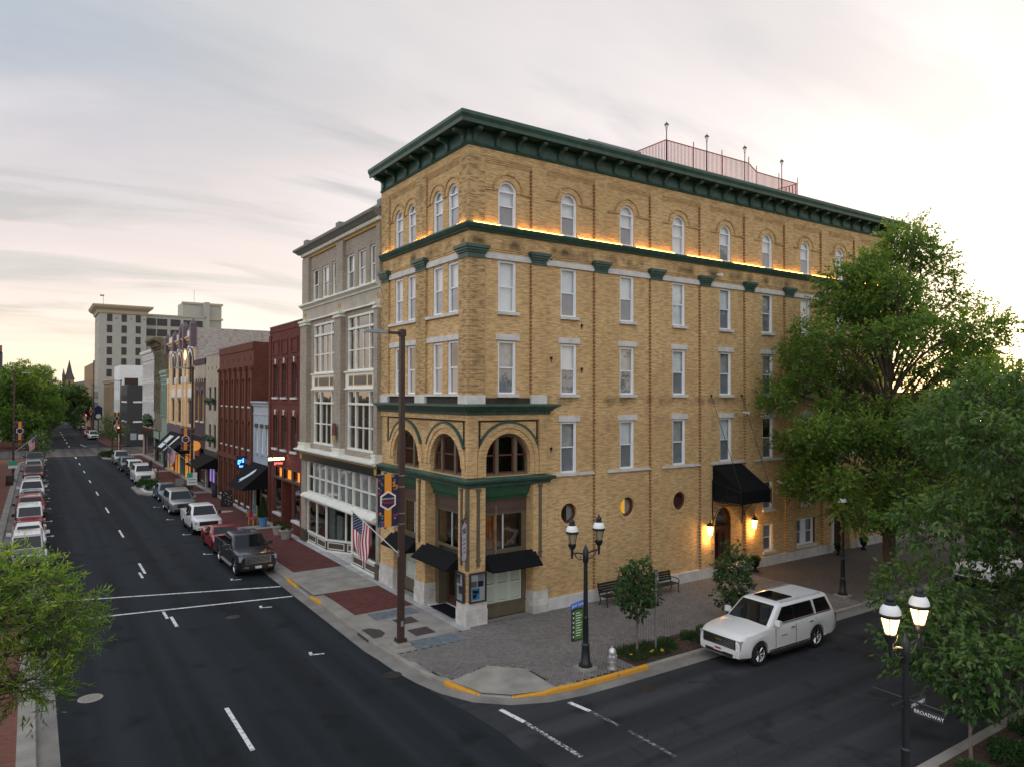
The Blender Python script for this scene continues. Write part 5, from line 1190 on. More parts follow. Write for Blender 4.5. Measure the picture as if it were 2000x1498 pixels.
# --- orange stucco building with white arches and purple pinnacles
Y1 = 77.4; ops = []; arches = ((73.4,1.35),(68.9,1.45),(61.9,1.5))
for c, h in arches: ops += [('arch',Y1-c-h,Y1-c+h,10.9,14.4,h),('rect',Y1-c-h,Y1-c+h,6.3,9.1)]
ops += [('rect',Y1-65.3-0.5,Y1-65.3+0.5,10.9,13.2),('rect',Y1-65.3-0.5,Y1-65.3+0.5,6.3,9.1),('rect',0.8,17.4,0.15,4.8)]
r, F, W_ = building('orange_stucco_building', 'orange stucco building with white-rimmed arched windows and purple pinnacles', 59.2, Y1, 17.0, 'stucco_orange', ops, sidemat='white_worn_brick')
for c, h in arches:
    x = Y1-c; window(F, x-h, x+h, 10.9, 14.4, 0.2, rise=h, frame='dark_trim', fw=0.14, mullions=(h*0.7,h*1.3), back='half'); window(F, x-h, x+h, 6.3, 9.1, 0.2, frame='purple_paint', fw=0.12, mullions=(h*0.62,h*1.38), back='curt')
    g = MB(); ring(g, x, 14.4-h, h+0.02, h+0.42, -0.1, 0); F.o('white_arch', g, 'stucco_white'); g = MB(); ring(g, x, 14.4-h, h+0.43, h+0.56, -0.14, 0); F.o('purple_arch', g, 'purple_paint')
    F.box('white_panel', x-h+0.15, x+h-0.15, -0.06, 0, 9.35, 10.3, 'stucco_white'); F.box('purple_band', x-h, x+h, -0.04, 0, 8.95, 9.25, 'purple_paint')
window(F, Y1-65.8, Y1-64.8, 10.9, 13.2, 0.2, frame='purple_paint', back='half'); window(F, Y1-65.8, Y1-64.8, 6.3, 9.1, 0.2, frame='purple_paint', back='curt'); F.box('white_panel', Y1-65.75, Y1-64.85, -0.06, 0, 9.35, 10.3, 'stucco_white')
for k, y in enumerate((77.2, 71.2, 66.6, 64.2, 59.5)):
    x = Y1-y; a, b = max(0, x-0.35), min(W_, x+0.35); F.box('pilaster', a, b, -0.16, 0, 5.9, 11.0, 'stucco_orange'); F.box('white_impost', a-0.1, b+0.1, -0.2, 0, 11.0, 11.7, 'stucco_white')
    t_ = 16.9+(0.55 if k in (2,3,4) else 0)
    g = MB(); g.box(a-0.08, b+0.08, -0.5, 0.1, 14.9, t_); g.prism([(a-0.08,-0.5,t_),(b+0.08,-0.5,t_),(b+0.08,0.1,t_),(a-0.08,0.1,t_)],[((a+b)/2-0.03,-0.2,t_+0.55),((a+b)/2+0.03,-0.2,t_+0.55),((a+b)/2+0.03,-0.17,t_+0.55),((a+b)/2-0.03,-0.17,t_+0.55)]); F.o('pinnacle', g, 'purple_paint')
F.box('white_band', 0, W_, -0.1, 0, 16.2, 16.9, 'stucco_white'); F.box('white_band', 0, W_, -0.06, 0, 14.75, 15.2, 'stucco_white'); F.box('purple_band', 0, W_, -0.18, 0, 15.3, 15.6, 'purple_paint'); band(F, W_, 15.7, 16.15, 0.4, 'stucco_orange')
F.box('shop_fascia', 0, W_, -0.15, 0, 4.7, 6.0, 'purple_paint'); g = MB(); ring(g, Y1-65.3, 14.2, 0, 0.5, -0.06, 0, 0, 2*PI, 16); F.o('painted_sun_spot', g, 'lamp_and_sun_glow')  # glowing disc painted in for a spot of sunlight on the wall
aw = cloth_awning(F, 3.0, 15.5, 5.2, 3.0, 2.2, True, 0.0)
def onaw(u, v): return (3.0+u*12.5, -2.2*v-0.012, 5.2-2.2*v+0.014)
F.o('white_print', MB().poly([onaw(0.20,0.25),onaw(0.42,0.25),onaw(0.42,0.88),onaw(0.20,0.88)]), 'print_white', aw); F.o('slash_print', MB().poly([onaw(0.62,0.2),onaw(0.72,0.2),onaw(0.64,0.95),onaw(0.61,0.95)]), 'print_white', aw)
g = MB(); g.poly([tuple(Vector(onaw(u,v))+Vector((0,-0.006,0.006))) for u,v in ((0.22,0.6),(0.40,0.6),(0.40,0.66),(0.22,0.66))]); F.o('print_bar', g, 'dark_trim', aw)
for a, b, m_ in ((0.9,3.6,'orange_panel'),(3.7,4.9,'red_panel'),(5.0,8.4,'orange_panel'),(8.5,11.5,'teal_panel'),(11.6,17.2,'orange_panel')): F.box('shop_panel', a, b, 0.1, 0.15, 0.15, 4.7, m_)
g = MB()
for a in (1.0,2.2,5.2,6.8,12.0,14.5): g.box(a, a+0.07, 0.02, 0.1, 0.15, 4.7)
g.box(0.9,17.2,0.02,0.1,2.6,2.68); F.o('shop_bars', g, 'wood_dark')

# --- four ornate fronts before the cross street
def ornate(name, label, y0, y1, H, wm, trim, rows, ncols, cor, shop, ww=0.95):
    W_ = y1-y0; cs = [W_*(k+0.5)/ncols for k in range(ncols)]; ops = [('arch',c-ww/2,c+ww/2,a,b,ww/2*0.8) for c in cs for a,b in rows]+[('rect',0.4,W_-0.4,0.15,3.3)]
    r, F, W_ = building(name, label, y0, y1, H, wm, ops)
    for a, b in rows:
        for c in cs:
            window(F, c-ww/2, c+ww/2, a, b, 0.15, rise=ww/2*0.8, frame='dark_trim', fw=0.07, back='screen'); g = MB(); ring(g, c, b-ww/2*0.8, ww/2+0.02, ww/2+0.22, -0.14, 0, fi=0.8, fo=0.9); g.box(c-ww/2-0.2, c-ww/2-0.02, -0.1, 0, a, b-ww/2*0.8); g.box(c+ww/2+0.02, c+ww/2+0.2, -0.1, 0, a, b-ww/2*0.8); F.o('window_surround', g, trim)
        band(F, W_, a-0.4, a-0.12, 0.18, trim)
    for k in range(ncols+1): x = max(0, min(W_-0.25, W_*k/ncols-0.12)); F.box('colonnette', x, x+0.25, -0.14, 0, rows[-1][0]-0.4, H-1.3, trim)
    F.o('cornice', run_profile(MB(), [(0,H-1.3),(0.15,H-1.3),(0.2,H-0.75),(0.3,H-0.7),(0.5*cor,H-0.45),(0.9*cor,H-0.3),(cor,H-0.12),(cor,H+0.1),(0,H+0.25)], lambda o: -o*0.5, lambda o: W_+o*0.5), trim)
    for k in range(ncols*2): x = W_*(k+0.5)/(ncols*2); F.box('bracket', x-0.1, x+0.1, -0.55*cor, 0, H-1.1, H-0.4, trim)
    F.box('shop_fascia', 0, W_, -0.2, 0, 3.4, 4.6, shop); F.box('shop_glazing', 0.4, W_-0.4, 0.3, 0.35, 0.15, 3.3, 'dark_glass')
    return r, F, W_
r, F, W_ = ornate('green_front_building', 'narrow pale green shop building beside the orange stucco building', 77.4, 83.0, 12.7, 'pale_green', 'pale_green', [(7.0,11.0)], 4, 0.4, 'pale_green', 0.7)
r, F, W_ = ornate('olive_stone_building', 'dark olive stone building with a heavy tan cornice', 83.0, 89.7, 17.3, 'olive_stone', 'olive_stone', [(12.7,15.6),(7.6,11.3)], 4, 1.3, 'black_green')
F.box('lime_sign_panel', 0.6, 5.8, -0.22, -0.2, 3.5, 4.5, 'pale_green')
r, F, W_ = ornate('pink_stone_building', 'ornate pale pink stone building at the end of the row', 89.7, 102.3, 16.1, 'pink_stone', 'stucco_white', [(12.0,14.3),(9.3,11.4),(6.2,8.6)], 6, 0.6, 'black_green')
g = MB()
for k in range(40): s_ = 0.25+rnd.random()*0.25; g.lathe([(0,-s_),(s_,0),(0,s_)], 8.5+rnd.random()*3.6, -0.4-rnd.random()*0.5, 5.2+rnd.random()*1.3, 6)
F.o('balcony_plants', g, 'leaf_green')

# ------------------------------------------------------------------ beyond the cross street
def plain(name, label, y0, y1, H, wm, rows, ncols, sidewins=(), x=0.0, depth=20, ww=1.1, side=None, sidemat=None):
    W_ = y1-y0; cs = [W_*(k+0.5)/ncols for k in range(ncols)]; ops = [('rect',c-ww/2,c+ww/2,a,b) for c in cs for a,b in rows]
    r, F, W_ = building(name, label, y0, y1, H, wm, ops, depth, x=x, sidemat=sidemat)
    for a, b in rows:
        for c in cs: window(F, c-ww/2, c+ww/2, a, b, 0.12, frame='dark_trim', fw=0.08, back='screen')
    S_ = Face(r, F.M @ T((W_,0,0)) @ RZ(PI/2))         # side that faces the camera; local x runs away from the street
    for (a, b, c, d) in sidewins:
        w_ = S_.box('window', a, b, -0.02, 0.05, c, d, 'dark_trim'); S_.box('pane', a+0.08, b-0.08, -0.03, -0.02, c+0.08, d-0.08, 'dark_glass', w_); S_.box('sill', a-0.1, b+0.1, -0.12, 0.0, c-0.15, c-0.01, 'limestone', w_)
    return r, F, S_, W_
r, F, S_, W_ = plain('charcoal_building', 'charcoal painted corner building beyond the cross street', 125.5, 135.5, 11.4, 'charcoal_paint', [(7.5,9.5),(4.6,6.4)], 3)
for z in (8.1, 4.4): S_.box('white_trim', 1.0, 3.6, -0.06, 0, z, z+0.3, 'white_wall'); F.box('white_trim', 0.5, W_-0.5, -0.06, 0, z, z+0.3, 'white_wall')
S_.box('poster', 0.6, 1.6, -0.05, 0, 1.2, 2.4, 'grey_blue_paint'); S_.box('poster', 1.9, 3.0, -0.05, 0, 1.2, 2.2, 'white_wall')
r, F, S_, W_ = plain('white_building', 'white painted building rising behind the charcoal corner building', 140, 151, 15.6, 'white_wall', [(10.5,12.6),(6.5,8.6)], 3, ((0.9,3.4,10.8,13.0),(0.9,3.4,6.2,8.4)))
r, F, S_, W_ = plain('tan_shop_building', 'low tan brick building between the white building and the hotel', 152, 177, 13.0, 'tan_brick', [(8.0,11.4)], 6, sidemat='pink_brick')
band(F, W_, 12.2, 13.0, 0.5, 'hotel_tan')
r, F, S_, W_ = plain('yellow_far_building', 'yellow brick building far down the street below the hotel', 210, 250, 18.6, 'tan_brick', [(11,14),(6,9)], 6, x=-0.3, side=None)
S_.box('brick_parapet', 0.0, 8.0, -0.05, 0.3, 15.2, 19.3, 'pink_brick')
# tall hotel
HT = thing('hotel_tower', 'tall pale grey hotel block with a flared cornice and rows of dark windows', 'building', 'buildings along the street', (0.0,194.3,0)); HF = Face(HT)
HF.box('tower', 0, 11.3, 0, 15, 0, 32.3, 'hotel_grey'); HF.box('wing', 11.3, 27.2, 4, 16, 0, 31.8, 'hotel_grey'); HF.box('stair_tower', 21.5, 32.2, 6.5, 15, 0, 36.4, 'hotel_grey'); HF.box('stair_shaft', 27.0, 28.4, 3.8, 6.5, 0, 36.6, 'hotel_grey')
HF.o('cornice', run_profile(MB(), [(0,31.3),(0.3,31.4),(0.5,32.2),(1.3,32.8),(1.6,33.3),(1.6,33.6),(0,33.8)], lambda o: -o, lambda o: 11.3+o), 'hotel_tan')
obj('cornice', run_profile(MB(), [(0,31.3),(0.3,31.4),(0.5,32.2),(1.3,32.8),(1.6,33.3),(1.6,33.6),(0,33.8)], lambda o: -o, lambda o: 15+o), 'hotel_tan', HT, T((0,15,0)) @ RZ(-PI/2))
HF.box('coping', 11.3, 27.3, 3.8, 4.2, 31.8, 32.2, 'hotel_tan'); HF.box('coping', 21.2, 32.6, 6.2, 6.6, 36.0, 36.6, 'hotel_tan'); HF.box('coping', 28.4, 32.6, 6.1, 6.5, 31.6, 32.2, 'hotel_tan')
wm_ = MB().box(-0.62,0.62,-0.05,0.06,-1.0,1.0).mesh('window'); wm_.materials.append(MATS['hotel_glass']); ww_ = MB().box(-1.3,1.3,-0.05,0.06,-0.98,0.98).mesh('window'); ww_.materials.append(MATS['hotel_glass'])
bar_ = MB()
for k in (-0.65,0,0.65): bar_.box(k-0.03,k+0.03,-0.08,-0.05,-0.98,0.98)
bar_.box(-1.3,1.3,-0.08,-0.05,-0.04,0.04); bar_ = bar_.mesh('glazing_bars'); bar_.materials.append(MATS['dark_trim'])
for i in range(10):
    z = 30.2-i*2.96
    for x in (2.45, 5.9, 9.3): obj('window', wm_, None, HT, T((x,0,z)))
    for k in range(4): obj('window', wm_, None, HT, T((0,2.2+k*3.6,z)) @ RZ(-PI/2))
    for x in (12.9, 15.8, 19.25, 22.65, 26.1 if False else 25.2):
        w_ = obj('window', ww_, None, HT, T((x,4,z-0.2))); obj('glazing_bars', bar_, None, w_)
for x in (3.9,7.4,10.6): HF.box('vent', x, x+0.3, -0.1, 0, 30.0, 30.2, 'dark_gap')
obj('mast', MB().tube([(25,9,36.6),(25,9,40.5)],0.06,5), 'grey_metal', HT); obj('mast', MB().tube([(1.2,4,33.8),(1.2,4,36.6)],0.06,5).box(0.4,1.4,3.9,4.1,36.3,36.7), 'grey_metal', HT)
# church spire far down the street
CH = thing('church_tower', 'church tower with a pointed dark spire far down the street', 'church', loc=(0.6,385,0)); g = MB(); g.box(-2.0,2.0,-2,2,0,17.0); obj('tower', g, 'tan_brick', CH)
g = MB(); g.prism([(-2.3,-2.3,17),(2.3,-2.3,17),(2.3,2.3,17),(-2.3,2.3,17)],[(-1.3,-1.3,20),(1.3,-1.3,20),(1.3,1.3,20),(-1.3,1.3,20)]); g.prism([(-1.3,-1.3,20),(1.3,-1.3,20),(1.3,1.3,20),(-1.3,1.3,20)],[(-0.06,-0.06,26.4),(0.06,-0.06,26.4),(0.06,0.06,26.4),(-0.06,0.06,26.4)]); obj('spire', g, 'slate_roof', CH)
g = MB(); g.lathe([(0.7,10),(0.7,18.5),(0.8,18.6),(0.0,22.5)], -2.4, -2.2, 0, 8); obj('turret', g, 'slate_roof', CH); obj('louvre', MB().box(-0.3,0.3,-2.1,-2.0,14.5,16), 'dark_gap', CH)
obj('nave_roof', MB().prof_y([(2,13),(12,13),(12,15),(9,17),(2,15.5)], -1, 20), 'roof_grey', CH); obj('nave', MB().box(2,12,-0.8,20,0,13), 'pink_brick', CH)
# buildings across the street (seen at the picture's edge and in the window panes)
def across(name, label, y0, y1, H, wm, rows, n, x=-22.6):
    W_ = y1-y0; cs = [W_*(k+0.5)/n for k in range(n)]; ops = [('rect',c-0.55,c+0.55,a,b) for c in cs for a,b in rows]
    r, F, W_ = building(name, label, y0, y1, H, wm, ops, 16, rz=PI/2, loc=(x,y0,0))
    for a, b in rows:
        for c in cs: window(F, c-0.55, c+0.55, a, b, 0.12, frame='cream_paint', fw=0.08, back='half')
    band(F, W_, H-0.7, H, 0.5, 'hotel_tan')
    return F, W_
across('brick_shop_row', 'red brick shop row across the street behind the camera side', 6, 34, 8.4, 'pink_brick', [(5.2,7.6)], 9)
across('tan_shop_row', 'tan shop row across the street beyond the red brick row', 34, 96, 9.0, 'tan_brick', [(4.8,7.0)], 18)
F, W_ = across('stone_bank_building', 'pale stone building with tall columns at the left edge of the street', 128, 175, 13.2, 'hotel_grey', [(8.6,10.8)], 12, -20.8)
for k in range(12): g = MB(); g.lathe([(0.5,0.1),(0.42,0.6),(0.36,7.3),(0.5,7.6),(0.5,7.9)], 2+k*3.9, -0.5, 0, 12); F.o('column', g, 'limestone', smooth=40)
band(F, W_, 7.9, 8.5, 0.9, 'limestone')
F, W_ = across('red_chimney_building', 'red brick building with a chimney behind the street trees at the left edge', 178, 215, 15.5, 'red_brick', [(10,12.5),(6,8)], 8, -19.6)
F.box('chimney', 2, 6.5, 1, 4, 15.5, 19.5, 'slate_roof'); F.box('chimney_pot', 1.6, 2.4, 1, 2, 19.5, 21, 'pink_brick')
F_ = building('opposite_side_building', 'low brick building across the side street', 0, 46, 6.5, 'brown_brick', [], 15, rz=PI, loc=(58,-25,0))
# dark mass of town behind the trees on the right
r, F, S_, W_ = plain('rear_brick_building', 'brick building behind the big tree past the yellow building', 0, 20, 10.0, 'brown_brick', [(6,8)], 5, x=64)
# ------------------------------------------------------------------ vehicles; a car points along -y, its origin on the ground under its middle
def paint(name, col, metal=0.0, rough=0.32):
    m, t, b = new_mat(name); b.inputs['Base Color'].default_value = (*col, 1); b.inputs['Metallic'].default_value = metal; b.inputs['Roughness'].default_value = rough
    b.inputs['Coat Weight'].default_value = 0.6; b.inputs['Coat Roughness'].default_value = 0.04
    # a little road dust low on the body
    return m
paint('car_white', (0.78, 0.79, 0.80)); paint('car_pearl', (0.74, 0.75, 0.76)); paint('car_silver', (0.42, 0.44, 0.46), 0.7); paint('car_grey', (0.030, 0.035, 0.042), 0.5); paint('car_red', (0.30, 0.006, 0.012))
paint('car_darkred', (0.13, 0.010, 0.018), 0.3); paint('car_black', (0.008, 0.009, 0.010)); paint('car_blue', (0.10, 0.14, 0.19), 0.5); paint('car_brightred', (0.42, 0.03, 0.02)); paint('car_teal', (0.05, 0.16, 0.20), 0.3); paint('car_tan', (0.50, 0.47, 0.42), 0.5)
mat('car_glass', (0.006, 0.008, 0.010), 0.03, spec=0.5); mat('tyre', (0.010, 0.010, 0.011), 0.85); mat('rim_alloy', (0.55, 0.56, 0.58), 0.22, metal=1.0); mat('rim_dark', (0.025, 0.025, 0.027), 0.35, metal=0.6)
mat('car_plastic', (0.012, 0.012, 0.013), 0.6); mat('headlight', (0.34, 0.36, 0.39), 0.06, spec=0.9); mat('tail_red', (0.30, 0.01, 0.01), 0.2); mat('plate', (0.62, 0.63, 0.65), 0.5); mat('plate_red', (0.35, 0.03, 0.04), 0.5); mat('emblem_gold', (0.55, 0.38, 0.10), 0.3, metal=0.9); mat('dash_grey', (0.05, 0.05, 0.055), 0.8)
def pw(pts, s):
    if s <= pts[0][0]: return pts[0][1]
    for (a, b), (c, d) in zip(pts[:-1], pts[1:]):
        if s <= c: return b+(d-b)*(s-a)/(c-a) if c > a else d
    return pts[-1][1]
def build_car(k):
    Lc, Wc, Rw = k['L'], k['W'], k['R']; fo, wb = k['fo'], k['wb']; ax = (fo, fo+wb); Ra = Rw*1.17; zs = k['zs']
    top = k['top']; P = k['paint']; yy = lambda s: -Lc/2+s
    root = thing(k['name'], k['label'], k.get('cat','car'), k.get('group'), k['loc'], k.get('rz',0.0))
    flare = k.get('flare', 0.0)
    # lower body
    ss = set(np.linspace(0, Lc, int(Lc/0.16)).tolist())|{0.03,0.08,0.15,Lc-0.03,Lc-0.1}|{p[0] for p in top if 0 < p[0] < Lc}
    for a in ax:
        for q in np.linspace(-1, 1, 17): ss.add(a+Ra*math.sin(q*PI/2))
        ss.add(a-Ra-0.004); ss.add(a+Ra+0.004)
    ss = sorted(s for s in ss if 0 <= s <= Lc)
    sec = []
    for s in ss:
        w = Wc/2; f = k.get('nose',0.5); 
        if s < f: w *= 1-k.get('taper',0.17)*(1-s/f)**2.2
        if Lc-s < 0.45: w *= 1-0.09*(1-(Lc-s)/0.45)**2
        zl = zs+max(0, (0.5-s))*k.get('chin',0.05)+max(0, 0.6-(Lc-s))*0.18; zt = pw(top, s)
        ar = False
        for a in ax:
            if abs(s-a) < Ra: zl = max(zl, Rw*0.98+math.sqrt(max(0,Ra*Ra-(s-a)**2))); ar = True
        zt = max(zt, zl+0.05)
        if flare: w += flare*max(0, max(1-abs(s-a)/(Ra*1.35) for a in ax))**0.5
        h = zt-zl; zz = [zl, zl+min(0.05,h*0.1), zl+h*0.42, max(zl+h*0.5, zt-0.17), max(zl+h*0.7, zt-0.06), zt, zt+k.get('crown',0.02)]
        xx = [w-0.05 if not ar else w-0.02, w-0.008, w, w-0.014, w-0.055, w-0.16, 0.0]
        half = list(zip(xx, zz)); sec.append([(x, yy(s), z) for x, z in half]+[(-x, yy(s), z) for x, z in half[:-1][::-1]])
    g = MB(); n = len(sec[0])
    for a in sec: g.v.extend(a)
    for i in range(len(sec)-1):
        for j in range(n): g.f.append((i*n+j, i*n+(j+1)%n, (i+1)*n+(j+1)%n, (i+1)*n+j))
    g.f.append(tuple(range(n))); g.f.append(tuple((len(sec)-1)*n+j for j in range(n)[::-1]))
    obj('body', g, P, root, smooth=38)
    obj('underbody', MB().box(-Wc/2+0.22,Wc/2-0.22,yy(0.25),yy(Lc-0.2),zs-0.12,zs+0.35), 'car_plastic', root)
    # cabin
    ws, wt, rt, rb = k['cab']; z0, zr = k['zb'], k['H']; hw0 = Wc/2-k.get('inset',0.07); tum = k.get('tumble',0.16)
    ease = lambda t: t
    def gf(t): return ws+(wt-ws)*t, rb+(rt-rb)*t, hw0-tum*t**1.25, z0+(zr-z0)*t
    rings = []
    for t, ins in ((0,0),(0.25,0),(0.5,0),(0.75,0),(0.88,0.0),(0.95,0.03),(0.99,0.10),(1.0,0.20)):
        a, b, hw, z = gf(t); a += ins; b -= ins; hw -= ins; c = k.get('corner',0.13); R_ = []
        for (cx_, cy_, a0) in ((hw-c,yy(b)-c,0),(-hw+c,yy(b)-c,PI/2),(-hw+c,yy(a)+c,PI),(hw-c,yy(a)+c,1.5*PI)):
            for q in range(4): R_.append((cx_+c*math.cos(a0+q*PI/6), cy_+c*math.sin(a0+q*PI/6), z))
        rings.append(R_)
    g = MB(); n = 16
    for R_ in rings: g.v.extend(R_)
    for i in range(len(rings)-1):
        for j in range(n): g.f.append((i*n+j, i*n+(j+1)%n, (i+1)*n+(j+1)%n, (i+1)*n+j))
    q_ = len(g.v); a, b, hw, z = gf(1.0); g.v.append((0, yy((a+b)/2), z+0.035))
    for j in range(n): g.f.append(((len(rings)-1)*n+j, (len(rings)-1)*n+(j+1)%n, q_))
    cab = obj('cabin', g, k.get('roofmat', P), root, smooth=38)
    # glass, set a few millimetres proud of the cabin shell
    e = 0.006
    def gstrip(poly, sg, off):      # follows the curved side of the cabin between two heights
        (a0, t0), (a1, _), (b1, t1), (b0, _) = poly; g = MB(); V = []
        for i in range(7):
            f_ = i/6; t = t0+(t1-t0)*f_; a, b, hw, z = gf(t)
            V += [(sg*(hw+off), yy(a0+(b0-a0)*f_), z), (sg*(hw+off), yy(a1+(b1-a1)*f_), z)]
        g.add(V, [(2*i,2*i+1,2*i+3,2*i+2) for i in range(6)]); return g
    def sidepane(poly, name='side_window'):
        for sg in (1, -1):
            obj(name, gstrip(poly, sg, e), 'car_glass', cab, smooth=60)
    tl, th = k.get('tl',0.10), k.get('th',0.84)
    for (a0, a1, b0, b1) in k['side']: sidepane([(a0,tl),(a1,tl),(b1,th),(b0,th)])
    for (a0, a1, b0, b1) in k.get('pillars',()):
        for sg in (1,-1): obj('pillar_trim', gstrip([(a0,tl),(a1,tl),(b1,th),(b0,th)], sg, 0.003), 'car_black', cab)
    g = MB(); q = []
    for t, sx in ((0.06,-1),(0.06,1),(0.90,1),(0.90,-1)): a, b, hw, z = gf(t); q.append((sx*(hw-0.11), yy(a)-e-0.004, z))
    g.poly(q); obj('windshield', g, 'car_glass', cab)
    g = MB(); q = []
    for t, sx in ((0.22,-1),(0.22,1),(0.86,1),(0.86,-1)): a, b, hw, z = gf(t); q.append((sx*(hw-0.12), yy(b)+e+0.004, z))
    g.poly(q); obj('rear_window', g, 'car_glass', cab)
    # wipers line, roof extras
    if k.get('rails'):
        for sg in (1, -1): obj('roof_rail', MB().tube([(sg*(hw0-tum-0.10),yy(wt+0.25),zr-0.01),(sg*(hw0-tum-0.07),yy(wt+0.35),zr+0.05),(sg*(hw0-tum-0.07),yy(rt-0.45),zr+0.05),(sg*(hw0-tum-0.10),yy(rt-0.3),zr-0.01)],0.022,6), k['rails'], cab)
    if k.get('sunroof'): obj('sunroof', MB().box(-0.50,0.50,yy(wt+0.30),yy(wt+1.25),zr+0.0,zr+0.042), 'car_glass', cab)
    for q in range(k.get('ribs',0)): x = -0.45+0.9*q/max(1,k['ribs']-1); obj('roof_rib', MB().box(x-0.035,x+0.035,yy(wt+0.25),yy(rt-0.25),zr-0.005,zr+0.018), k.get('roofmat',P), cab)
    if k.get('panels'):
        for q in range(6):
            for s0, s1 in ((wt+0.12,wt+0.62),(wt+0.66,wt+1.15)): x = -0.60+q*0.205; obj('roof_panel', MB().box(x,x+0.185,yy(s0),yy(s1),zr-0.01,zr+0.02), 'car_white', cab)
    # wheels
    key = (Rw, k.get('rim','rim_alloy'))
    if key not in WHEELS:
        tw = 0.235; ty = MB(); ty.lathe([(Rw*0.66,-tw/2),(Rw*0.9,-tw/2),(Rw*0.985,-tw*0.4),(Rw,-tw*0.2),(Rw,tw*0.2),(Rw*0.985,tw*0.4),(Rw*0.9,tw/2),(Rw*0.66,tw/2)], n=28, axis='x', cap=False)
        rm = MB(); rm.lathe([(0.0,-0.02),(Rw*0.16,-0.02),(Rw*0.16,0.055),(0.0,0.062)], n=12, axis='x'); rm.lathe([(Rw*0.60,-0.09),(Rw*0.68,-0.09),(Rw*0.69,0.095),(Rw*0.63,0.10),(Rw*0.60,0.05)], n=28, axis='x', cap=False)
        for j in range(6):
            a = j*PI/3
            for da in (-0.13, 0.13):
                c_, s_ = math.cos(a+da), math.sin(a+da); p0 = Vector((0.03, c_*Rw*0.12, s_*Rw*0.12)); p1 = Vector((0.06, math.cos(a+da*1.5)*Rw*0.64, math.sin(a+da*1.5)*Rw*0.64)); rm.tube([p0,p1],[0.03,0.024],5)
        dk = MB(); dk.lathe([(0.0,-0.03),(Rw*0.66,-0.03)], n=20, axis='x')
        WHEELS[key] = (ty.mesh('tyre',50), rm.mesh('rim',40), dk.mesh('brake_disc')); WHEELS[key][0].materials.append(MATS['tyre']); WHEELS[key][1].materials.append(MATS[key[1]]); WHEELS[key][2].materials.append(MATS['dark_gap'])
    ty, rm, dk = WHEELS[key]
    for a in ax:
        for sg in (1, -1):
            w_ = obj('wheel', ty, None, root, T((sg*(Wc/2-0.135+flare*0.6), yy(a), Rw)) @ (RZ(0) if sg > 0 else RZ(PI))); obj('rim', rm, None, w_); obj('brake_disc', dk, None, w_)
    # mirrors
    for sg in (1, -1):
        s_ = ws+(wt-ws)*0.18+k.get('mir',0.22); a, b, hw, z = gf(0.16); g = MB()
        g.prism([(sg*(hw+0.0),yy(s_),z-0.03),(sg*(hw+0.0),yy(s_)+0.08,z-0.03),(sg*(hw+0.0),yy(s_)+0.08,z+0.03),(sg*(hw+0.0),yy(s_),z+0.03)],[(sg*(hw+0.10),yy(s_),z-0.02),(sg*(hw+0.10),yy(s_)+0.08,z-0.02),(sg*(hw+0.10),yy(s_)+0.08,z+0.02),(sg*(hw+0.10),yy(s_),z+0.02)])
        x0, x1 = sorted((sg*(hw+0.09), sg*(hw+0.29))); g.box(x0,x1,yy(s_)-0.07,yy(s_)+0.07,z-0.06,z+0.13); obj('mirror', g, k.get('mirmat',P), root)
    # front end
    zt0 = pw(top,0.05); F_ = yy(0)
    for nm, x0, x1, z_0, z_1, d, m_ in k['front']:
        obj(nm, MB().box(x0,x1,F_-d,F_+0.25 if abs(x0+x1) > 0.9 else F_+0.05,z_0,z_1), m_, root)
    if k.get('bars'):
        x, za, zb_, nb, m_ = k['bars']; 
        for j in range(nb): z = za+(zb_-za)*(j+0.5)/nb; obj('grille_bar', MB().box(-x,x,F_-0.035,F_,z-0.014,z+0.014), m_, root)
    if k.get('slots'):
        for j in range(7): x = -0.36+j*0.12; obj('grille_slot', MB().box(x-0.035,x+0.035,F_-0.012,F_,0.72,1.0), 'dark_gap', root)
        for sg in (1,-1): obj('headlight', MB().lathe([(0.0,-0.04),(0.07,-0.035),(0.105,-0.015),(0.115,0.0)], sg*0.58, F_, 0.88, 16, 'y'), 'headlight', root, smooth=40)
    # rear
    for sg in (1, -1):
        x0, x1 = sorted((sg*(Wc/2*0.90-0.10), sg*(Wc/2*0.91+0.005))); zt = pw(top, Lc-0.05); obj('tail_light', MB().box(x0,x1,yy(Lc)-0.16,yy(Lc)+0.012,zt-0.42,zt-0.06), 'tail_red', root)
    # door seams and handles
    for s_ in k.get('seams',()):
        for sg in (1,-1): x0, x1 = sorted((sg*(Wc/2-0.01), sg*(Wc/2+0.003))); obj('door_gap', MB().box(x0,x1,yy(s_)-0.008,yy(s_)+0.008,zs+0.12,pw(top,s_)-0.10), 'dark_gap', root)
    for s_ in k.get('handles',()):
        for sg in (1,-1): x0, x1 = sorted((sg*(Wc/2-0.01), sg*(Wc/2+0.025))); zt = pw(top,s_); obj('door_handle', MB().box(x0,x1,yy(s_)-0.11,yy(s_)+0.11,zt-0.20,zt-0.165), k.get('handmat',P), root)
    if k.get('step'):
        for sg in (1,-1): x0, x1 = sorted((sg*(Wc/2-0.10), sg*(Wc/2+0.06))); obj('side_step', MB().box(x0,x1,yy(fo+Ra+0.06),yy(fo+wb-Ra-0.06),zs-0.07,zs+0.02), k['step'], root)
    if k.get('trimline'):
        for sg in (1,-1): x0, x1 = sorted((sg*(hw0-0.012), sg*(hw0+0.014))); obj('window_trim', MB().box(x0,x1,yy(k['side'][0][0]),yy(k['side'][-1][1]),z0+0.03,z0+0.055), 'chrome', root)
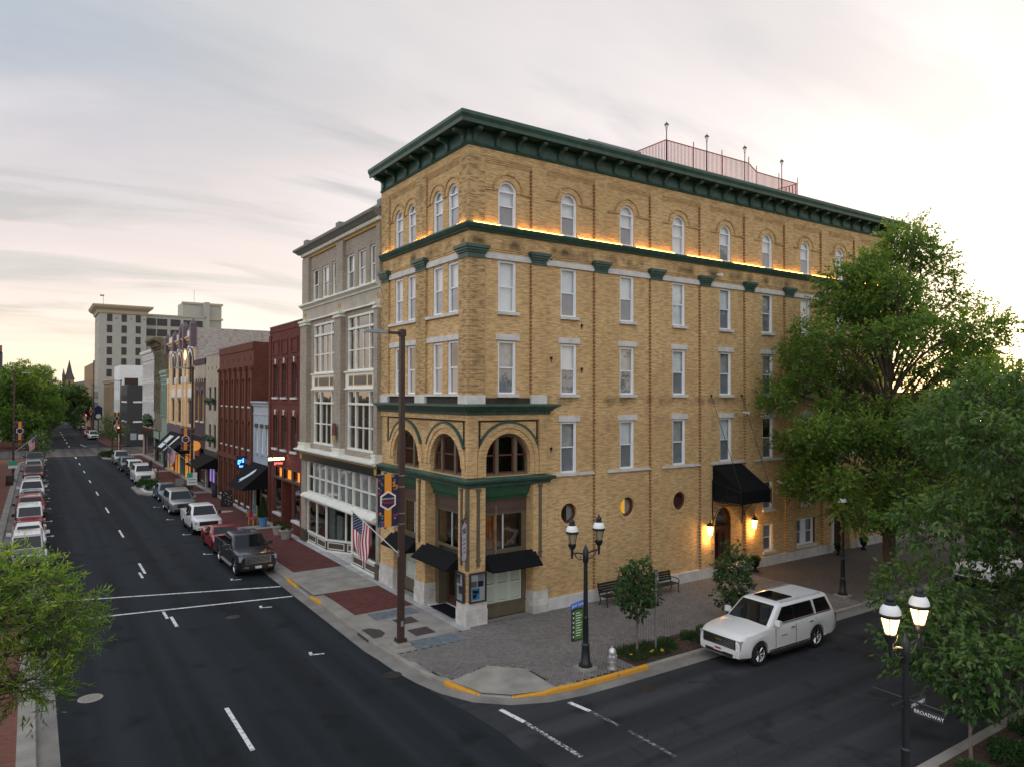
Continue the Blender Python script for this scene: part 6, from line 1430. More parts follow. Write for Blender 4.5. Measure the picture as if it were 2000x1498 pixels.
    if k.get('bed'):
        s0, s1, zr_ = k['bed']
        for sg in (1,-1): x0, x1 = sorted((sg*(Wc/2-0.16), sg*(Wc/2-0.012))); obj('bed_side', MB().box(x0,x1,yy(s0),yy(s1),pw(top,s0+0.4)-0.10,zr_), P, root)
        obj('tailgate', MB().box(-Wc/2+0.13,Wc/2-0.13,yy(s1)-0.09,yy(s1)-0.005,0.55,zr_-0.01), P, root); obj('bed_floor', MB().box(-Wc/2+0.16,Wc/2-0.16,yy(s0),yy(s1)-0.09,0.66,pw(top,s0+0.4)+0.03), 'car_plastic', root); obj('bed_front', MB().box(-Wc/2+0.13,Wc/2-0.13,yy(s0)-0.02,yy(s0)+0.04,0.7,zr_-0.02), P, root)
    if k.get('jeep'):
        for sg in (1,-1):
            for a in ax:
                x0, x1 = sorted((sg*(Wc/2-0.05), sg*(Wc/2+0.17))); g = MB(); o_ = Rw+0.16
                g.prism([(x0,yy(a-0.62),o_-0.14),(x0,yy(a-0.52),o_+0.05),(x0,yy(a+0.48),o_+0.05),(x0,yy(a+0.62),o_-0.2),(x0,yy(a+0.57),o_-0.22),(x0,yy(a+0.44),o_),(x0,yy(a-0.49),o_),(x0,yy(a-0.57),o_-0.16)],[(x1,yy(a-0.62),o_-0.16),(x1,yy(a-0.52),o_+0.03),(x1,yy(a+0.48),o_+0.03),(x1,yy(a+0.62),o_-0.22),(x1,yy(a+0.57),o_-0.24),(x1,yy(a+0.44),o_-0.02),(x1,yy(a-0.49),o_-0.02),(x1,yy(a-0.57),o_-0.18)]); obj('fender', g, k['jeep'], root)
        obj('bumper', MB().box(-Wc/2-0.08,Wc/2+0.08,F_-0.18,F_+0.05,0.50,0.66), 'car_plastic', root); obj('spare_wheel', WHEELS[key][0], None, root, T((0,yy(Lc)+0.12,1.0)) @ RZ(PI/2)); obj('hood_latch', MB().box(-0.66,-0.60,yy(0.5),yy(0.62),1.08,1.14).box(0.60,0.66,yy(0.5),yy(0.62),1.08,1.14), 'car_plastic', root)
    return root
WHEELS = {}
def suv(**o):
    k = dict(L=4.95, W=1.95, H=1.76, R=0.365, fo=0.95, wb=2.95, zs=0.30, zb=1.10, top=[(0,0.92),(0.12,1.0),(1.15,1.12),(1.35,1.13),(4.75,1.16),(4.95,1.05)], cab=(1.18,1.95,4.5,4.85), tumble=0.17,
        side=[(1.62,2.60,2.14,2.58),(2.68,3.62,2.66,3.55),(3.70,4.50,3.62,4.22)], seams=(1.55,2.63,3.66), handles=(2.45,3.45), rails='rim_alloy', paint='car_silver', name='parked_suv', cat='car', group='cars parked along the street',
        front=[('grille',-0.48,0.48,0.58,0.90,0.015,'car_plastic'),('bumper',-0.72,0.72,0.30,0.48,0.03,'car_plastic'),('headlight',-0.86,-0.50,0.80,0.92,-0.03,'headlight'),('headlight',0.50,0.86,0.80,0.92,-0.03,'headlight'),('licence_plate',-0.16,0.16,0.48,0.58,0.03,'plate')], bars=(0.46,0.60,0.88,4,'chrome'))
    k.update(o); return build_car(k)
def sedan(**o):
    k = dict(L=4.85, W=1.84, H=1.45, R=0.335, fo=0.93, wb=2.80, zs=0.24, zb=0.93, top=[(0,0.70),(0.15,0.78),(1.35,0.95),(3.7,1.0),(4.6,1.02),(4.85,0.95)], cab=(1.30,2.10,3.45,4.15), tumble=0.22, corner=0.16, side=[(1.85,2.75,2.25,2.70),(2.82,3.70,2.78,3.35)], seams=(1.5,2.78,3.7), handles=(2.6,3.5), paint='car_silver', name='parked_car', cat='car', group='cars parked along the street',
        front=[('grille',-0.40,0.40,0.42,0.64,0.015,'car_plastic'),('headlight',-0.82,-0.46,0.58,0.70,-0.04,'headlight'),('headlight',0.46,0.82,0.58,0.70,-0.04,'headlight'),('licence_plate',-0.16,0.16,0.36,0.46,0.03,'plate')])
    k.update(o); return build_car(k)
def jeep(**o):
    k = dict(L=4.5, W=1.58, H=1.84, R=0.40, fo=0.72, wb=2.95, zs=0.50, zb=1.14, top=[(0,1.02),(0.05,1.08),(1.45,1.12),(1.5,1.14),(4.5,1.14)], nose=0.3, taper=0.14, cab=(1.52,1.82,4.35,4.46), tumble=0.05, inset=0.02, corner=0.06, crown=0.012, chin=0.0, side=[(1.85,2.62,1.98,2.60),(2.70,3.50,2.70,3.48),(3.58,4.38,3.58,4.32)], tl=0.06, th=0.86, seams=(1.75,2.66,3.54), handles=(2.5,3.4), handmat='car_plastic', mirmat='car_plastic', paint='car_red', jeep='car_plastic', slots=True, rim='rim_dark', name='parked_off_road_car', cat='car', group='cars parked along the street', front=[])
    k.update(o); return build_car(k)
def pickup(**o):
    k = dict(L=5.9, W=2.06, H=1.92, R=0.42, fo=0.98, wb=3.74, zs=0.42, zb=1.27, top=[(0,1.08),(0.1,1.20),(1.55,1.27),(3.95,1.27),(3.97,0.80),(5.85,0.80),(5.9,0.80)], cab=(1.55,2.28,3.85,4.02), tumble=0.18, side=[(2.0,2.88,2.42,2.86),(2.96,3.88,2.94,3.74)], seams=(1.95,2.92,3.92), handles=(2.75,3.75), bed=(3.98,5.88,1.30), paint='car_grey', name='parked_pickup', cat='truck', group='cars parked along the street', handmat='chrome', step='chrome', rim='rim_alloy', mir=0.2, trimline=True,
        front=[('grille',-0.66,0.66,0.72,1.12,0.02,'chrome'),('grille_mesh',-0.60,0.60,0.76,1.08,0.03,'car_plastic'),('bumper',-0.84,0.84,0.45,0.66,0.06,'car_grey'),('headlight',-0.96,-0.70,0.86,1.10,-0.02,'headlight'),('headlight',0.70,0.96,0.86,1.10,-0.02,'headlight'),('fog_light',-0.72,-0.50,0.50,0.60,0.07,'chrome'),('fog_light',0.50,0.72,0.50,0.60,0.07,'chrome'),('licence_plate',-0.17,0.17,0.47,0.60,0.075,'plate')], bars=(0.60,0.78,1.06,4,'chrome'))
    k.update(o); return build_car(k)
def CY(front, Lc): return front+Lc/2
# right-hand kerb, front to back
pickup(label='dark grey crew-cab pickup with chrome grille, first in the row at the right kerb', loc=(-4.86,CY(13.6,5.9),0), ribs=4)
sedan(label='red low sports coupe parked right behind the dark grey pickup', name='sports_coupe', loc=(-4.75,CY(20.05,4.75),0), L=4.75, W=1.90, H=1.36, paint='car_red', R=0.355, zb=0.93, top=[(0,0.70),(0.2,0.82),(1.6,0.97),(3.2,1.0),(3.7,1.05),(4.5,1.06),(4.75,0.98)], cab=(1.55,2.35,3.2,4.0), side=[(2.2,3.05,2.55,2.95),(3.1,3.45,3.0,3.1)], seams=(1.75,3.1), handles=(2.9,), rim='rim_dark', mirmat='car_black')
pickup(label='white pickup with black grille parked between the red coupe and a silver suv', loc=(-4.70,CY(27.1,5.4),0), L=5.4, W=1.9, H=1.80, R=0.39, fo=0.92, wb=3.26, zs=0.40, zb=1.15, top=[(0,0.96),(0.1,1.06),(1.40,1.15),(3.65,1.16),(3.67,0.75),(5.4,0.75)], cab=(1.40,2.10,3.55,3.72), side=[(1.82,2.62,2.22,2.60),(2.70,3.55,2.68,3.44)], seams=(1.75,2.66,3.6), handles=(2.5,3.42), bed=(3.68,5.38,1.20), paint='car_white', handmat='car_white', step='car_plastic', rim='rim_dark', mirmat='car_plastic', trimline=False,
       front=[('grille',-0.60,0.60,0.68,0.94,0.02,'car_plastic'),('bumper',-0.80,0.80,0.38,0.58,0.04,'car_white'),('headlight',-0.88,-0.60,0.78,0.94,-0.02,'headlight'),('headlight',0.60,0.88,0.78,0.94,-0.02,'headlight'),('fog_light',-0.72,-0.55,0.44,0.52,0.05,'headlight'),('fog_light',0.55,0.72,0.44,0.52,0.05,'headlight'),('emblem',-0.14,0.14,0.79,0.84,0.03,'chrome')], bars=None)
suv(label='silver suv with roof rails parked behind the white pickup', loc=(-4.68,CY(36.9,5.1),0), L=5.1, ribs=5, paint='car_silver')
sedan(label='blue-grey sedan tucked behind the silver suv by the planter', loc=(-4.40,CY(45.2,4.85),0), paint='car_blue')
suv(label='large white suv parked just past the shrub planter', loc=(-4.55,CY(60.8,5.3),0), L=5.3, W=2.02, H=1.92, R=0.40, zb=1.22, top=[(0,1.02),(0.12,1.12),(1.25,1.22),(5.1,1.26),(5.3,1.1)], cab=(1.28,1.95,4.95,5.2), side=[(1.68,2.70,2.12,2.68),(2.78,3.8,2.76,3.75),(3.88,4.85,3.82,4.65)], paint='car_pearl', fo=0.98, wb=3.11, ribs=4)
jeep(label='black boxy off-roader with a pale roof behind the large white suv', loc=(-4.55,CY(68.3,4.5),0), paint='car_black', roofmat='car_white', ribs=5)
suv(label='grey suv second from the far end of the right kerb row', loc=(-4.55,CY(75.8,4.8),0), paint='car_blue', H=1.70)
suv(label='silver suv at the far end of the right kerb row before the crossing', loc=(-4.35,CY(86.6,5.2),0), L=5.2, paint='car_silver')
suv(label='white suv parked beyond the crossing at the right kerb', loc=(-3.6,CY(151.8,5.2),0), L=5.2, paint='car_pearl', H=1.85); sedan(label='small red car behind the white suv beyond the crossing', loc=(-3.7,CY(164,4.6),0), paint='car_brightred')
suv(label='white suv by the dark shrub far down the right kerb', loc=(-3.2,CY(201,5),0), paint='car_white'); suv(label='white suv farthest down the right kerb', loc=(-2.3,CY(273,5),0), paint='car_white'); suv(label='silver car just behind the farthest white suv', loc=(-3.0,CY(285,5),0), paint='car_silver')
# left-hand kerb
LX = lambda y: -15.22+0.0085*y
jeep(label='silver off-roader with white slatted roof panels, nearest in the left kerb row', loc=(LX(21),CY(20.5,4.5),0), paint='car_silver', panels=True, jeep='car_silver')
sedan(label='white car hard behind the silver off-roader at the left kerb', loc=(LX(27),CY(26.3,4.85),0), paint='car_white', H=1.52)
jeep(label='red boxy off-roader with a pale ribbed roof at the left kerb', loc=(LX(34),CY(33.0,4.5),0), paint='car_red', roofmat='car_white', ribs=6, jeep='car_red')
suv(label='dark red suv directly behind the red off-roader', loc=(LX(40),CY(39.3,4.9),0), paint='car_darkred', roofmat='car_red')
sedan(label='dark blue sedan half hidden behind the dark red suv', loc=(LX(47),CY(46.0,4.7),0), paint='car_blue')
suv(label='white suv with dark windscreen in the middle of the left kerb row', loc=(LX(52),CY(51.6,4.7),0), L=4.95, paint='car_pearl')
sedan(label='light grey sedan behind the middle white suv at the left kerb', loc=(LX(59),CY(58.6,4.8),0), paint='car_silver')
suv(label='maroon suv near the bin at the left kerb', loc=(LX(69),CY(68.4,4.9),0), paint='car_darkred'); suv(label='silver suv behind the maroon one at the left kerb', loc=(LX(76),CY(75.5,4.9),0), paint='car_silver'); sedan(label='grey sedan second from the far end of the left kerb row', loc=(LX(82),CY(81.2,4.8),0), paint='car_silver'); pickup(label='black pickup at the far end of the left kerb row by the planter', loc=(LX(88),CY(87.4,5.9),0), paint='car_black')
sedan(label='white sedan beyond the crossing at the left kerb', loc=(-13.6,CY(150,4.8),0), paint='car_white'); suv(label='silver suv third beyond the crossing at the left kerb', loc=(-13.5,CY(158,4.8),0), paint='car_silver'); suv(label='dark suv under the big street tree beyond the crossing', loc=(-13.6,CY(172,4.8),0), paint='car_grey'); suv(label='teal suv farthest beyond the crossing at the left kerb', loc=(-13.3,CY(194,4.8),0), paint='car_teal')
# the long white suv in the side street
SUB = suv(label='long pearl white suv with sunroof parked in the side street', name='long_white_suv', group=None, loc=(8.60,-8.12,0), rz=-PI/2, L=5.74, W=2.06, H=1.93, R=0.415, fo=0.98, wb=3.42, zs=0.36, zb=1.24, nose=0.85, taper=0.15,
    top=[(0,0.93),(0.04,1.02),(0.12,1.09),(0.28,1.15),(0.9,1.22),(1.55,1.27),(3.0,1.26),(5.45,1.30),(5.62,1.28),(5.74,1.10)], cab=(1.50,2.30,5.35,5.66), tumble=0.17, side=[(1.98,3.02,2.52,3.00),(3.12,4.18,3.10,4.12),(4.42,5.36,4.36,5.14)], th=0.82, pillars=((1.90,4.30,2.46,4.22),), flare=0.02, corner=0.17, crown=0.035, seams=(1.86,3.07,4.30), handles=(2.86,4.0), handmat='chrome', rails='chrome', sunroof=True, step='car_plastic', paint='car_pearl', trimline=True, ribs=0,
    front=[('grille',-0.72,0.72,0.66,0.99,0.02,'car_plastic'),('lower_grille',-0.60,0.60,0.40,0.50,0.05,'car_plastic'),('bumper',-0.82,0.82,0.50,0.66,0.05,'car_pearl'),('headlight',-0.91,-0.66,0.90,0.99,-0.02,'headlight'),('headlight',0.66,0.91,0.90,0.99,-0.02,'headlight'),('daylight_lamp',-0.90,-0.74,0.66,0.92,-0.03,'headlight'),('daylight_lamp',0.74,0.90,0.66,0.92,-0.03,'headlight'),('licence_plate',-0.20,0.20,0.48,0.64,0.07,'plate'),('plate_print',-0.13,0.13,0.54,0.60,0.075,'plate_red'),('emblem',-0.13,0.13,0.84,0.89,0.05,'emblem_gold'),('skid_plate',-0.7,0.7,0.35,0.39,0.05,'chrome')], bars=(0.70,0.67,0.98,5,'rim_alloy'))
for sg in (1,-1): x0, x1 = sorted((sg*0.99, sg*1.034)); obj('rocker_trim', MB().box(x0,x1,-2.87+1.5,-2.87+3.9,0.42,0.47), 'chrome', SUB); obj('air_vent', MB().box(*sorted((sg*0.93,sg*0.965)),-2.87+0.30,-2.87+0.36,0.48,0.72), 'car_plastic', SUB)
text('badge', 'SUBURBAN', 0.07, 'chrome', SUB, T((1.032,-2.87+2.35,0.86)) @ RZ(PI/2) @ FRONT, ext=0.003)
suv(label='white suv parked far up the side street behind the leaves', loc=(27.0,-8.2,0), rz=-PI/2, paint='car_white')
# ------------------------------------------------------------------ trees and plants
mat('bark', (0.075, 0.058, 0.045), 0.9, var=0.3, vscale=6, bump=0.6, bscale=25)
mat('bark_pale', (0.16, 0.13, 0.105), 0.9, var=0.3, vscale=6)
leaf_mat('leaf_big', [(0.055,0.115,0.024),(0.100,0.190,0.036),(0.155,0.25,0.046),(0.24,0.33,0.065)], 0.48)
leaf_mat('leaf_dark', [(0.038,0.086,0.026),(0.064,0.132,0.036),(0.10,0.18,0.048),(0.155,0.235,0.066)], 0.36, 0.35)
leaf_mat('leaf_willow', [(0.065,0.140,0.026),(0.11,0.215,0.036),(0.24,0.36,0.052),(0.48,0.58,0.07)], 0.40)
leaf_mat('leaf_small', [(0.018,0.050,0.018),(0.034,0.082,0.026),(0.055,0.115,0.032),(0.11,0.165,0.04)], 0.25, 0.4)
leaf_mat('leaf_far', [(0.050,0.105,0.022),(0.090,0.175,0.032),(0.14,0.235,0.040),(0.21,0.30,0.055)], 0.40)
leaf_mat('grass_blade', [(0.020,0.045,0.012),(0.040,0.075,0.018),(0.075,0.115,0.03)], 0.3)
leaf_mat('flower_leaf', [(0.10,0.03,0.06),(0.20,0.05,0.10),(0.30,0.10,0.16)], 0.3)
mat('yellow_flower', (0.75, 0.45, 0.02), 0.6)
NPR = np.random.default_rng(11)
def unit(v): return v/np.maximum(np.linalg.norm(v, axis=-1, keepdims=True), 1e-9)
def leaf_mesh(name, base, dirs, length, width, tone, m_, droop=0.0):
    """one rhombic leaf per base point; tone is a per-leaf colour value"""
    n = len(base); d = unit(dirs+np.array([0,0,-droop])); r = unit(NPR.normal(size=(n,3))); s = unit(np.cross(d, r)); nn = np.cross(s, d)
    Ls = (length*(0.7+0.6*NPR.random((n,1)))); Ws = width*(0.7+0.6*NPR.random((n,1)))
    v = np.empty((n,4,3)); v[:,0] = base; v[:,1] = base+d*Ls*0.45+s*Ws*0.5+nn*Ls*0.06; v[:,2] = base+d*Ls; v[:,3] = base+d*Ls*0.45-s*Ws*0.5+nn*Ls*0.06
    me = bpy.data.meshes.new(name); me.vertices.add(n*4); me.vertices.foreach_set('co', v.reshape(-1).astype(np.float32))
    me.loops.add(n*4); me.loops.foreach_set('vertex_index', np.arange(n*4, dtype=np.int32)); me.polygons.add(n); me.polygons.foreach_set('loop_start', np.arange(0, n*4, 4, dtype=np.int32))
    a = me.attributes.new('tone', 'FLOAT', 'POINT'); a.data.foreach_set('value', np.repeat(np.clip(tone,0,1),4).astype(np.float32))
    me.update(); me.validate(); me.materials.append(MATS[m_]); return me
def sprays(clumps, per, k, twig, spread, shell=0.45, updir=0.15):
    """leaf bases and directions on short twigs scattered through each clump"""
    B, D, Tn, tips = [], [], [], []
    for (c, r, fl) in clumps:
        n = max(6, int(per*r*r)); u = unit(NPR.normal(size=(n,3))); rad = r*(shell+(1-shell)*NPR.random((n,1))**0.6)
        q = np.array(c)+u*rad*np.array([1,1,fl]); out = unit(u*np.array([1,1,0.6])+NPR.normal(size=(n,3))*0.45+np.array([0,0,updir]))
        tw = twig*(0.6+0.8*NPR.random((n,1))); t = np.linspace(0.15, 1.0, k)
        pos = q[:,None,:]+out[:,None,:]*tw[:,None,:]*t[None,:,None]; dd = out[:,None,:]*0.7+NPR.normal(size=(n,k,3))*spread
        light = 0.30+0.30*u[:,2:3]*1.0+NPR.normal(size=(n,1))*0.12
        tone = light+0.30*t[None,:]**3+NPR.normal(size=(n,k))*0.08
        B.append(pos.reshape(-1,3)); D.append(dd.reshape(-1,3)); Tn.append(tone.reshape(-1)); tips.append((q, out, tw))
    return np.concatenate(B), np.concatenate(D), np.concatenate(Tn), tips
def limb(mb, a, b, r0, r1, bend=0.15, n=6, sides=6):
    a = Vector(a); b = Vector(b); d = b-a; off = Vector((rnd.uniform(-1,1),rnd.uniform(-1,1),rnd.uniform(0.2,1)))*d.length*bend
    pts = [a+d*t+off*(t*(1-t)*2)+Vector((0,0,d.length*0.06*t*(1-t)*4)) for t in [i/n for i in range(n+1)]]
    mb.tube(pts, [r0+(r1-r0)*(i/n)**0.8 for i in range(n+1)], sides); return pts
def tree(name, label, loc, trunk_h, trunk_r, clumps, m_leaf, leaf=(0.11,0.05), per=40, k=7, twig=0.35, spread=0.5, droop=0.1, bark_m='bark', group=None, twigs=True, cat='tree', shell=0.45, lean=(0,0), limbs=True):
    t = thing(name, label, cat, group, loc)
    mb = MB(); top = Vector((lean[0],lean[1],trunk_h))
    pts = [Vector((0,0,-0.05)),Vector((0.02,0.0,0.25)),top*0.35+Vector((0.03,0.02,0)),top*0.7,top]
    mb.tube(pts, [trunk_r*1.5,trunk_r*1.08,trunk_r*0.95,trunk_r*0.8,trunk_r*0.55], 10); obj('trunk', mb, bark_m, t, smooth=60)
    br = MB()
    if limbs:
        for (c, r, fl) in clumps:
            c = Vector(c); f = max(0.15, min(0.98, (c.z-r*0.7)/trunk_h*0.75)) if trunk_h > 0 else 0; st = top*f
            p = limb(br, st, c, max(0.02,trunk_r*0.42*(1-f*0.4)), 0.02+0.008*r, 0.16)
            for _ in range(3+int(r*2)):
                q = p[rnd.randrange(2,len(p))]; e = c+Vector((rnd.uniform(-1,1),rnd.uniform(-1,1),rnd.uniform(-0.7,1)))*r*0.8; limb(br, q, e, 0.025, 0.006, 0.12, 4, 4)
        obj('limbs', br, bark_m, t)
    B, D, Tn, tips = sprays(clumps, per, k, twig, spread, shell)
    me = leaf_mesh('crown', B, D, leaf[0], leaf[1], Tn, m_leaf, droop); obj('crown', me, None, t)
    if twigs:
        tv = MB()
        for q, o, w in tips:
            for i in range(0, len(q), 3): tv.tube([q[i]-o[i]*w[i]*0.4, q[i]+o[i]*w[i]], [0.008,0.003], 3, False)
        obj('twigs', tv, bark_m, t)
    return t
def crown(n, env, r_rng, seed, flat=0.75, jit=0.25, zr=None):
    """clump centres spread inside an envelope env(z) -> (cx, cy, radius)"""
    rg = random.Random(seed); out = []; zs = zr
    tries = 0
    while len(out) < n and tries < 6000:
        tries += 1; z = rg.uniform(*zs); cx_, cy_, R = env(z); a = rg.uniform(0,2*PI); rr = math.sqrt(rg.uniform(0.05,1))*R; r = rg.uniform(*r_rng)
        c = (cx_+math.cos(a)*max(0,rr-r*0.4), cy_+math.sin(a)*max(0,rr-r*0.4), z)
        if all((Vector(c)-Vector(o[0])).length > 0.62*(r+o[1])*(1-jit) for o in out): out.append((c, r, flat))
    return out
def lerp_env(tab):
    def f(z): return tuple(pw([(p[0],p[i]) for p in tab], z) for i in (1,2,3))
    return f
# the big street tree at the right, as tall as the building
env = lerp_env([(3.2,-1.0,0.2,2.6),(4.5,-0.8,0,4.6),(6.5,-0.2,0,6.0),(9,0,0,6.3),(11.5,0.3,0,5.9),(13.5,0.5,0,5.0),(15.5,1.0,0,3.9),(17.0,1.5,0,2.2),(18.4,1.8,0,0.6)])
cl = crown(84, env, (0.75,1.45), 5, 0.68, 0.12, (3.6,18.0))
cl += [((-2.2,0.6,14.2),1.1,0.9),((-1.6,0.4,15.6),0.8,1.0),((2.1,0,17.4),0.9,1.0),((3.9,-0.4,15.6),1.0,0.9),((-5.2,-0.6,5.4),1.0,0.6),((-5.7,0.2,7.6),1.0,0.6),((-4.6,-1.2,3.9),0.9,0.6),((4.2,-1.0,13.2),1.3,0.8),((5.4,-1.6,11.6),1.3,0.7),((3.2,-0.8,16.5),1.0,0.9),((4.9,-1.2,14.7),0.9,0.9),((2.0,-0.4,18.0),0.7,1.0),((5.8,-1.8,9.6),1.2,0.7)]
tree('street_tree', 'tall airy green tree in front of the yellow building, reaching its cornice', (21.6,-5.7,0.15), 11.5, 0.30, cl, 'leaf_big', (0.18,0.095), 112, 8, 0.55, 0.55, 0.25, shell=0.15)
# broad dark-leaved tree at the right edge, close to the camera
env = lerp_env([(1.6,-1.2,0.4,3.6),(3.0,-0.6,0.3,4.9),(5.5,0,0,5.4),(7.5,0.4,0,5.0),(9.5,0.8,0,3.8),(11.2,1.0,0,1.5)])
cl = crown(34, env, (1.1,1.7), 9, 0.8, 0.15, (2.2,10.6))
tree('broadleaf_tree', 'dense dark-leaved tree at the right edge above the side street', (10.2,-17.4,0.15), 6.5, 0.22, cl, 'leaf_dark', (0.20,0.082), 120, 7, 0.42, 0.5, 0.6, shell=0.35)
# willow-leaved boughs at the left edge, near the camera
env = lerp_env([(4.3,1.0,-1.0,1.0),(4.9,1.2,-0.9,1.7),(5.6,1.1,-0.8,2.2),(6.4,1.0,-0.8,1.7),(7.1,0.8,-0.8,0.6)])
cl = crown(26, env, (0.45,0.8), 3, 0.7, 0.2, (4.75,6.8))
cl += [((2.75,-1.45,5.75),0.34,0.5),((3.05,-1.6,6.0),0.26,0.5),((2.6,-1.4,6.35),0.4,0.5),((2.9,-1.2,5.15),0.4,0.6),((2.5,-1.3,4.75),0.36,0.7),((1.6,-1.2,4.5),0.35,0.7)]
tree('willow_oak', 'bright narrow-leaved tree boughs reaching in at the left edge', (-17.35,-9.9,0.15), 5.0, 0.13, cl, 'leaf_willow', (0.115,0.020), 330, 11, 0.30, 0.42, 0.05, shell=0.2)
# small pavement trees
cl = [((0,0,2.35),0.62,1.1),((0.25,0.1,2.9),0.5,1.0),((-0.3,-0.05,2.75),0.5,1.0),((0.0,0.1,1.85),0.5,1.0),((0.35,-0.1,2.2),0.5,1.0),((-0.4,0.1,2.25),0.45,1.0),((0.05,0,3.15),0.32,1.0),((0,0,1.5),0.3,0.8)]
tree('small_pavement_tree', 'small egg-shaped tree on a thin trunk beside the fire hydrant', (3.66,-6.05,0.15), 2.2, 0.045, cl, 'leaf_small', (0.13,0.085), 250, 6, 0.16, 0.5, 0.5, 'bark_pale', 'small pavement trees', shell=0.5)
cl = [((0,0,1.7),0.65,1.1),((0.3,0,2.4),0.55,1.0),((-0.3,0.1,2.2),0.55,1.0),((0,0,2.95),0.42,1.1),((0.6,0.1,1.5),0.45,0.9),((-0.7,0,1.2),0.45,0.8),((0.15,0,0.9),0.45,0.8)]
tree('small_bushy_tree', 'loose bushy little tree in front of the arched entrance', (9.45,-5.75,0.15), 2.0, 0.05, cl, 'leaf_small', (0.14,0.09), 200, 6, 0.22, 0.6, 0.4, 'bark_pale', 'small pavement trees', shell=0.35)
cl = [((0,0,2.1),0.55,1.0),((0.3,0,2.5),0.42,1.0),((-0.35,0.1,2.35),0.45,1.0),((0.0,0.1,1.6),0.45,0.9),((0.45,0,1.8),0.4,1.0),((0.55,0,1.3),0.3,0.8),((-0.45,0,1.75),0.4,0.8)]
tree('small_planter_tree', 'small dark tree in the mulch bed behind the lit lamp post', (5.15,-16.7,0.15), 1.9, 0.045, cl, 'leaf_small', (0.14,0.095), 240, 6, 0.18, 0.5, 0.5, 'bark_pale', 'small pavement trees', shell=0.45)
# street trees down the road
def far_tree(name, label, loc, H, R, seed, n=26, per=34, leaf=0.32, m_='leaf_far', z0=1.8, sq=1.0, group='street trees down the road'):
    e = lerp_env([(z0,0,0,R*0.55),(H*0.35,0,0,R),(H*0.6,0,0,R*0.95),(H*0.85,0,0,R*0.6),(H,0,0,R*0.12)]); c = crown(n, e, (R*0.22,R*0.36), seed, 0.8, 0.2, (z0+0.6,H*0.96))
    return tree(name, label, loc, H*0.6, 0.12+R*0.03, c, m_, (leaf,leaf*0.55), per, 5, 0.5, 0.6, 0.3, group=group, twigs=False, shell=0.35)
far_tree('street_tree', 'large bright green street tree past the crossing on the left pavement', (-15.9,128,0.15), 16.6, 5.6, 21, 48, 60, 0.34, z0=1.4)
far_tree('street_tree', 'darker street tree behind the large bright one on the left', (-13.2,165,0.15), 15.4, 5.6, 22, 34, 50, 0.38, m_='leaf_dark')
far_tree('street_tree', 'dark round street tree far down where the road ends', (-4.6,214,0.15), 12.2, 5.6, 23, 34, 50, m_='leaf_dark', leaf=0.42)
far_tree('street_tree', 'distant dark street tree at the end of the road on the left', (-11.0,245,0.15), 12.5, 5.5, 24, 22, m_='leaf_dark', leaf=0.45)
far_tree('street_tree', 'small dark street tree by the traffic signal at the crossing', (-3.4,112.5,0.15), 6.4, 2.7, 25, 18, 60, 0.22, 'leaf_small', 1.5)
far_tree('street_tree', 'small dark street tree past the crossing beside the red signal', (-4.3,186,0.15), 6.5, 2.3, 26, 14, 60, 0.3, 'leaf_small', 0.8)
far_tree('street_shrub_tree', 'low dark shrubby tree on the left planter before the crossing', (-14.0,101,0.15), 3.8, 2.3, 27, 14, 70, 0.2, 'leaf_small', 0.5)
# trees that stand along the far side of the side street (they show in the window panes) and close the view on the right
for i, (x, y, H, R) in enumerate(((20,-19,11,4.6),(31,-19.5,12,5),(43,-19,11,4.8))): far_tree('roadside_tree', ('roadside tree next to the dense dark-leaved one','roadside tree in the middle of the side street row','roadside tree at the far end of the side street row')[i], (x,y,0.15), H, R, 31+i, 20, 26, 0.34, 'leaf_dark', 1.6, group='trees along the side street')
for i, (x, y, H, R) in enumerate(((31,-5.6,10,4.2),(41,-6,11,4.6),(52,-7,10,4.4),(60,2,9,5),(70,8,10,5))): far_tree('roadside_tree', ('tree behind the tall airy tree on the same pavement','second tree behind the tall airy tree','third tree behind the tall airy tree','low tree beside the brick building at the right','far tree at the right beyond the brick building')[i], (x,y,0.15), H, R, 41+i, 18, 26, 0.34, 'leaf_big' if i%2 else 'leaf_dark', 1.6, group='trees along the side street')
# clipped shrubs
def shrub(label, loc, r, seed, m_='leaf_small', group='shrubs', leaf=0.06, n=2600, sq=0.8, name='shrub'):
    t = thing(name, label, 'shrub', group, loc); rg = np.random.default_rng(seed); u = unit(rg.normal(size=(n,3))); u[:,2] = np.abs(u[:,2])*1.0
    lump = 1+0.16*np.sin(u[:,0:1]*5+seed)+0.12*np.sin(u[:,1:2]*6+u[:,2:3]*4); q = u*r*lump*(0.55+0.45*rg.random((n,1))**0.5)*np.array([1,1,sq])
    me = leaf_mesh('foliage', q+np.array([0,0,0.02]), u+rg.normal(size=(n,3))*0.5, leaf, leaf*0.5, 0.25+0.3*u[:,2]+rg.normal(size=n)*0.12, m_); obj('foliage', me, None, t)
    mb = MB()
    for k_ in range(7): a = k_*0.9; mb.tube([(0.03*math.cos(a),0.03*math.sin(a),-0.02),(r*0.5*math.cos(a),r*0.5*math.sin(a),r*0.5)],[0.015,0.006],4)
    obj('stems', mb, 'bark', t); return t
shrub('round shrub in the mulch bed just behind the sign post', (4.95,-6.3,0.16), 0.42, 1); shrub('round shrub in the mulch bed in front of the white suv bonnet', (6.3,-6.25,0.16), 0.42, 2); shrub('round shrub hidden beside the white suv at the end of the bed', (7.4,-6.1,0.16), 0.40, 3)
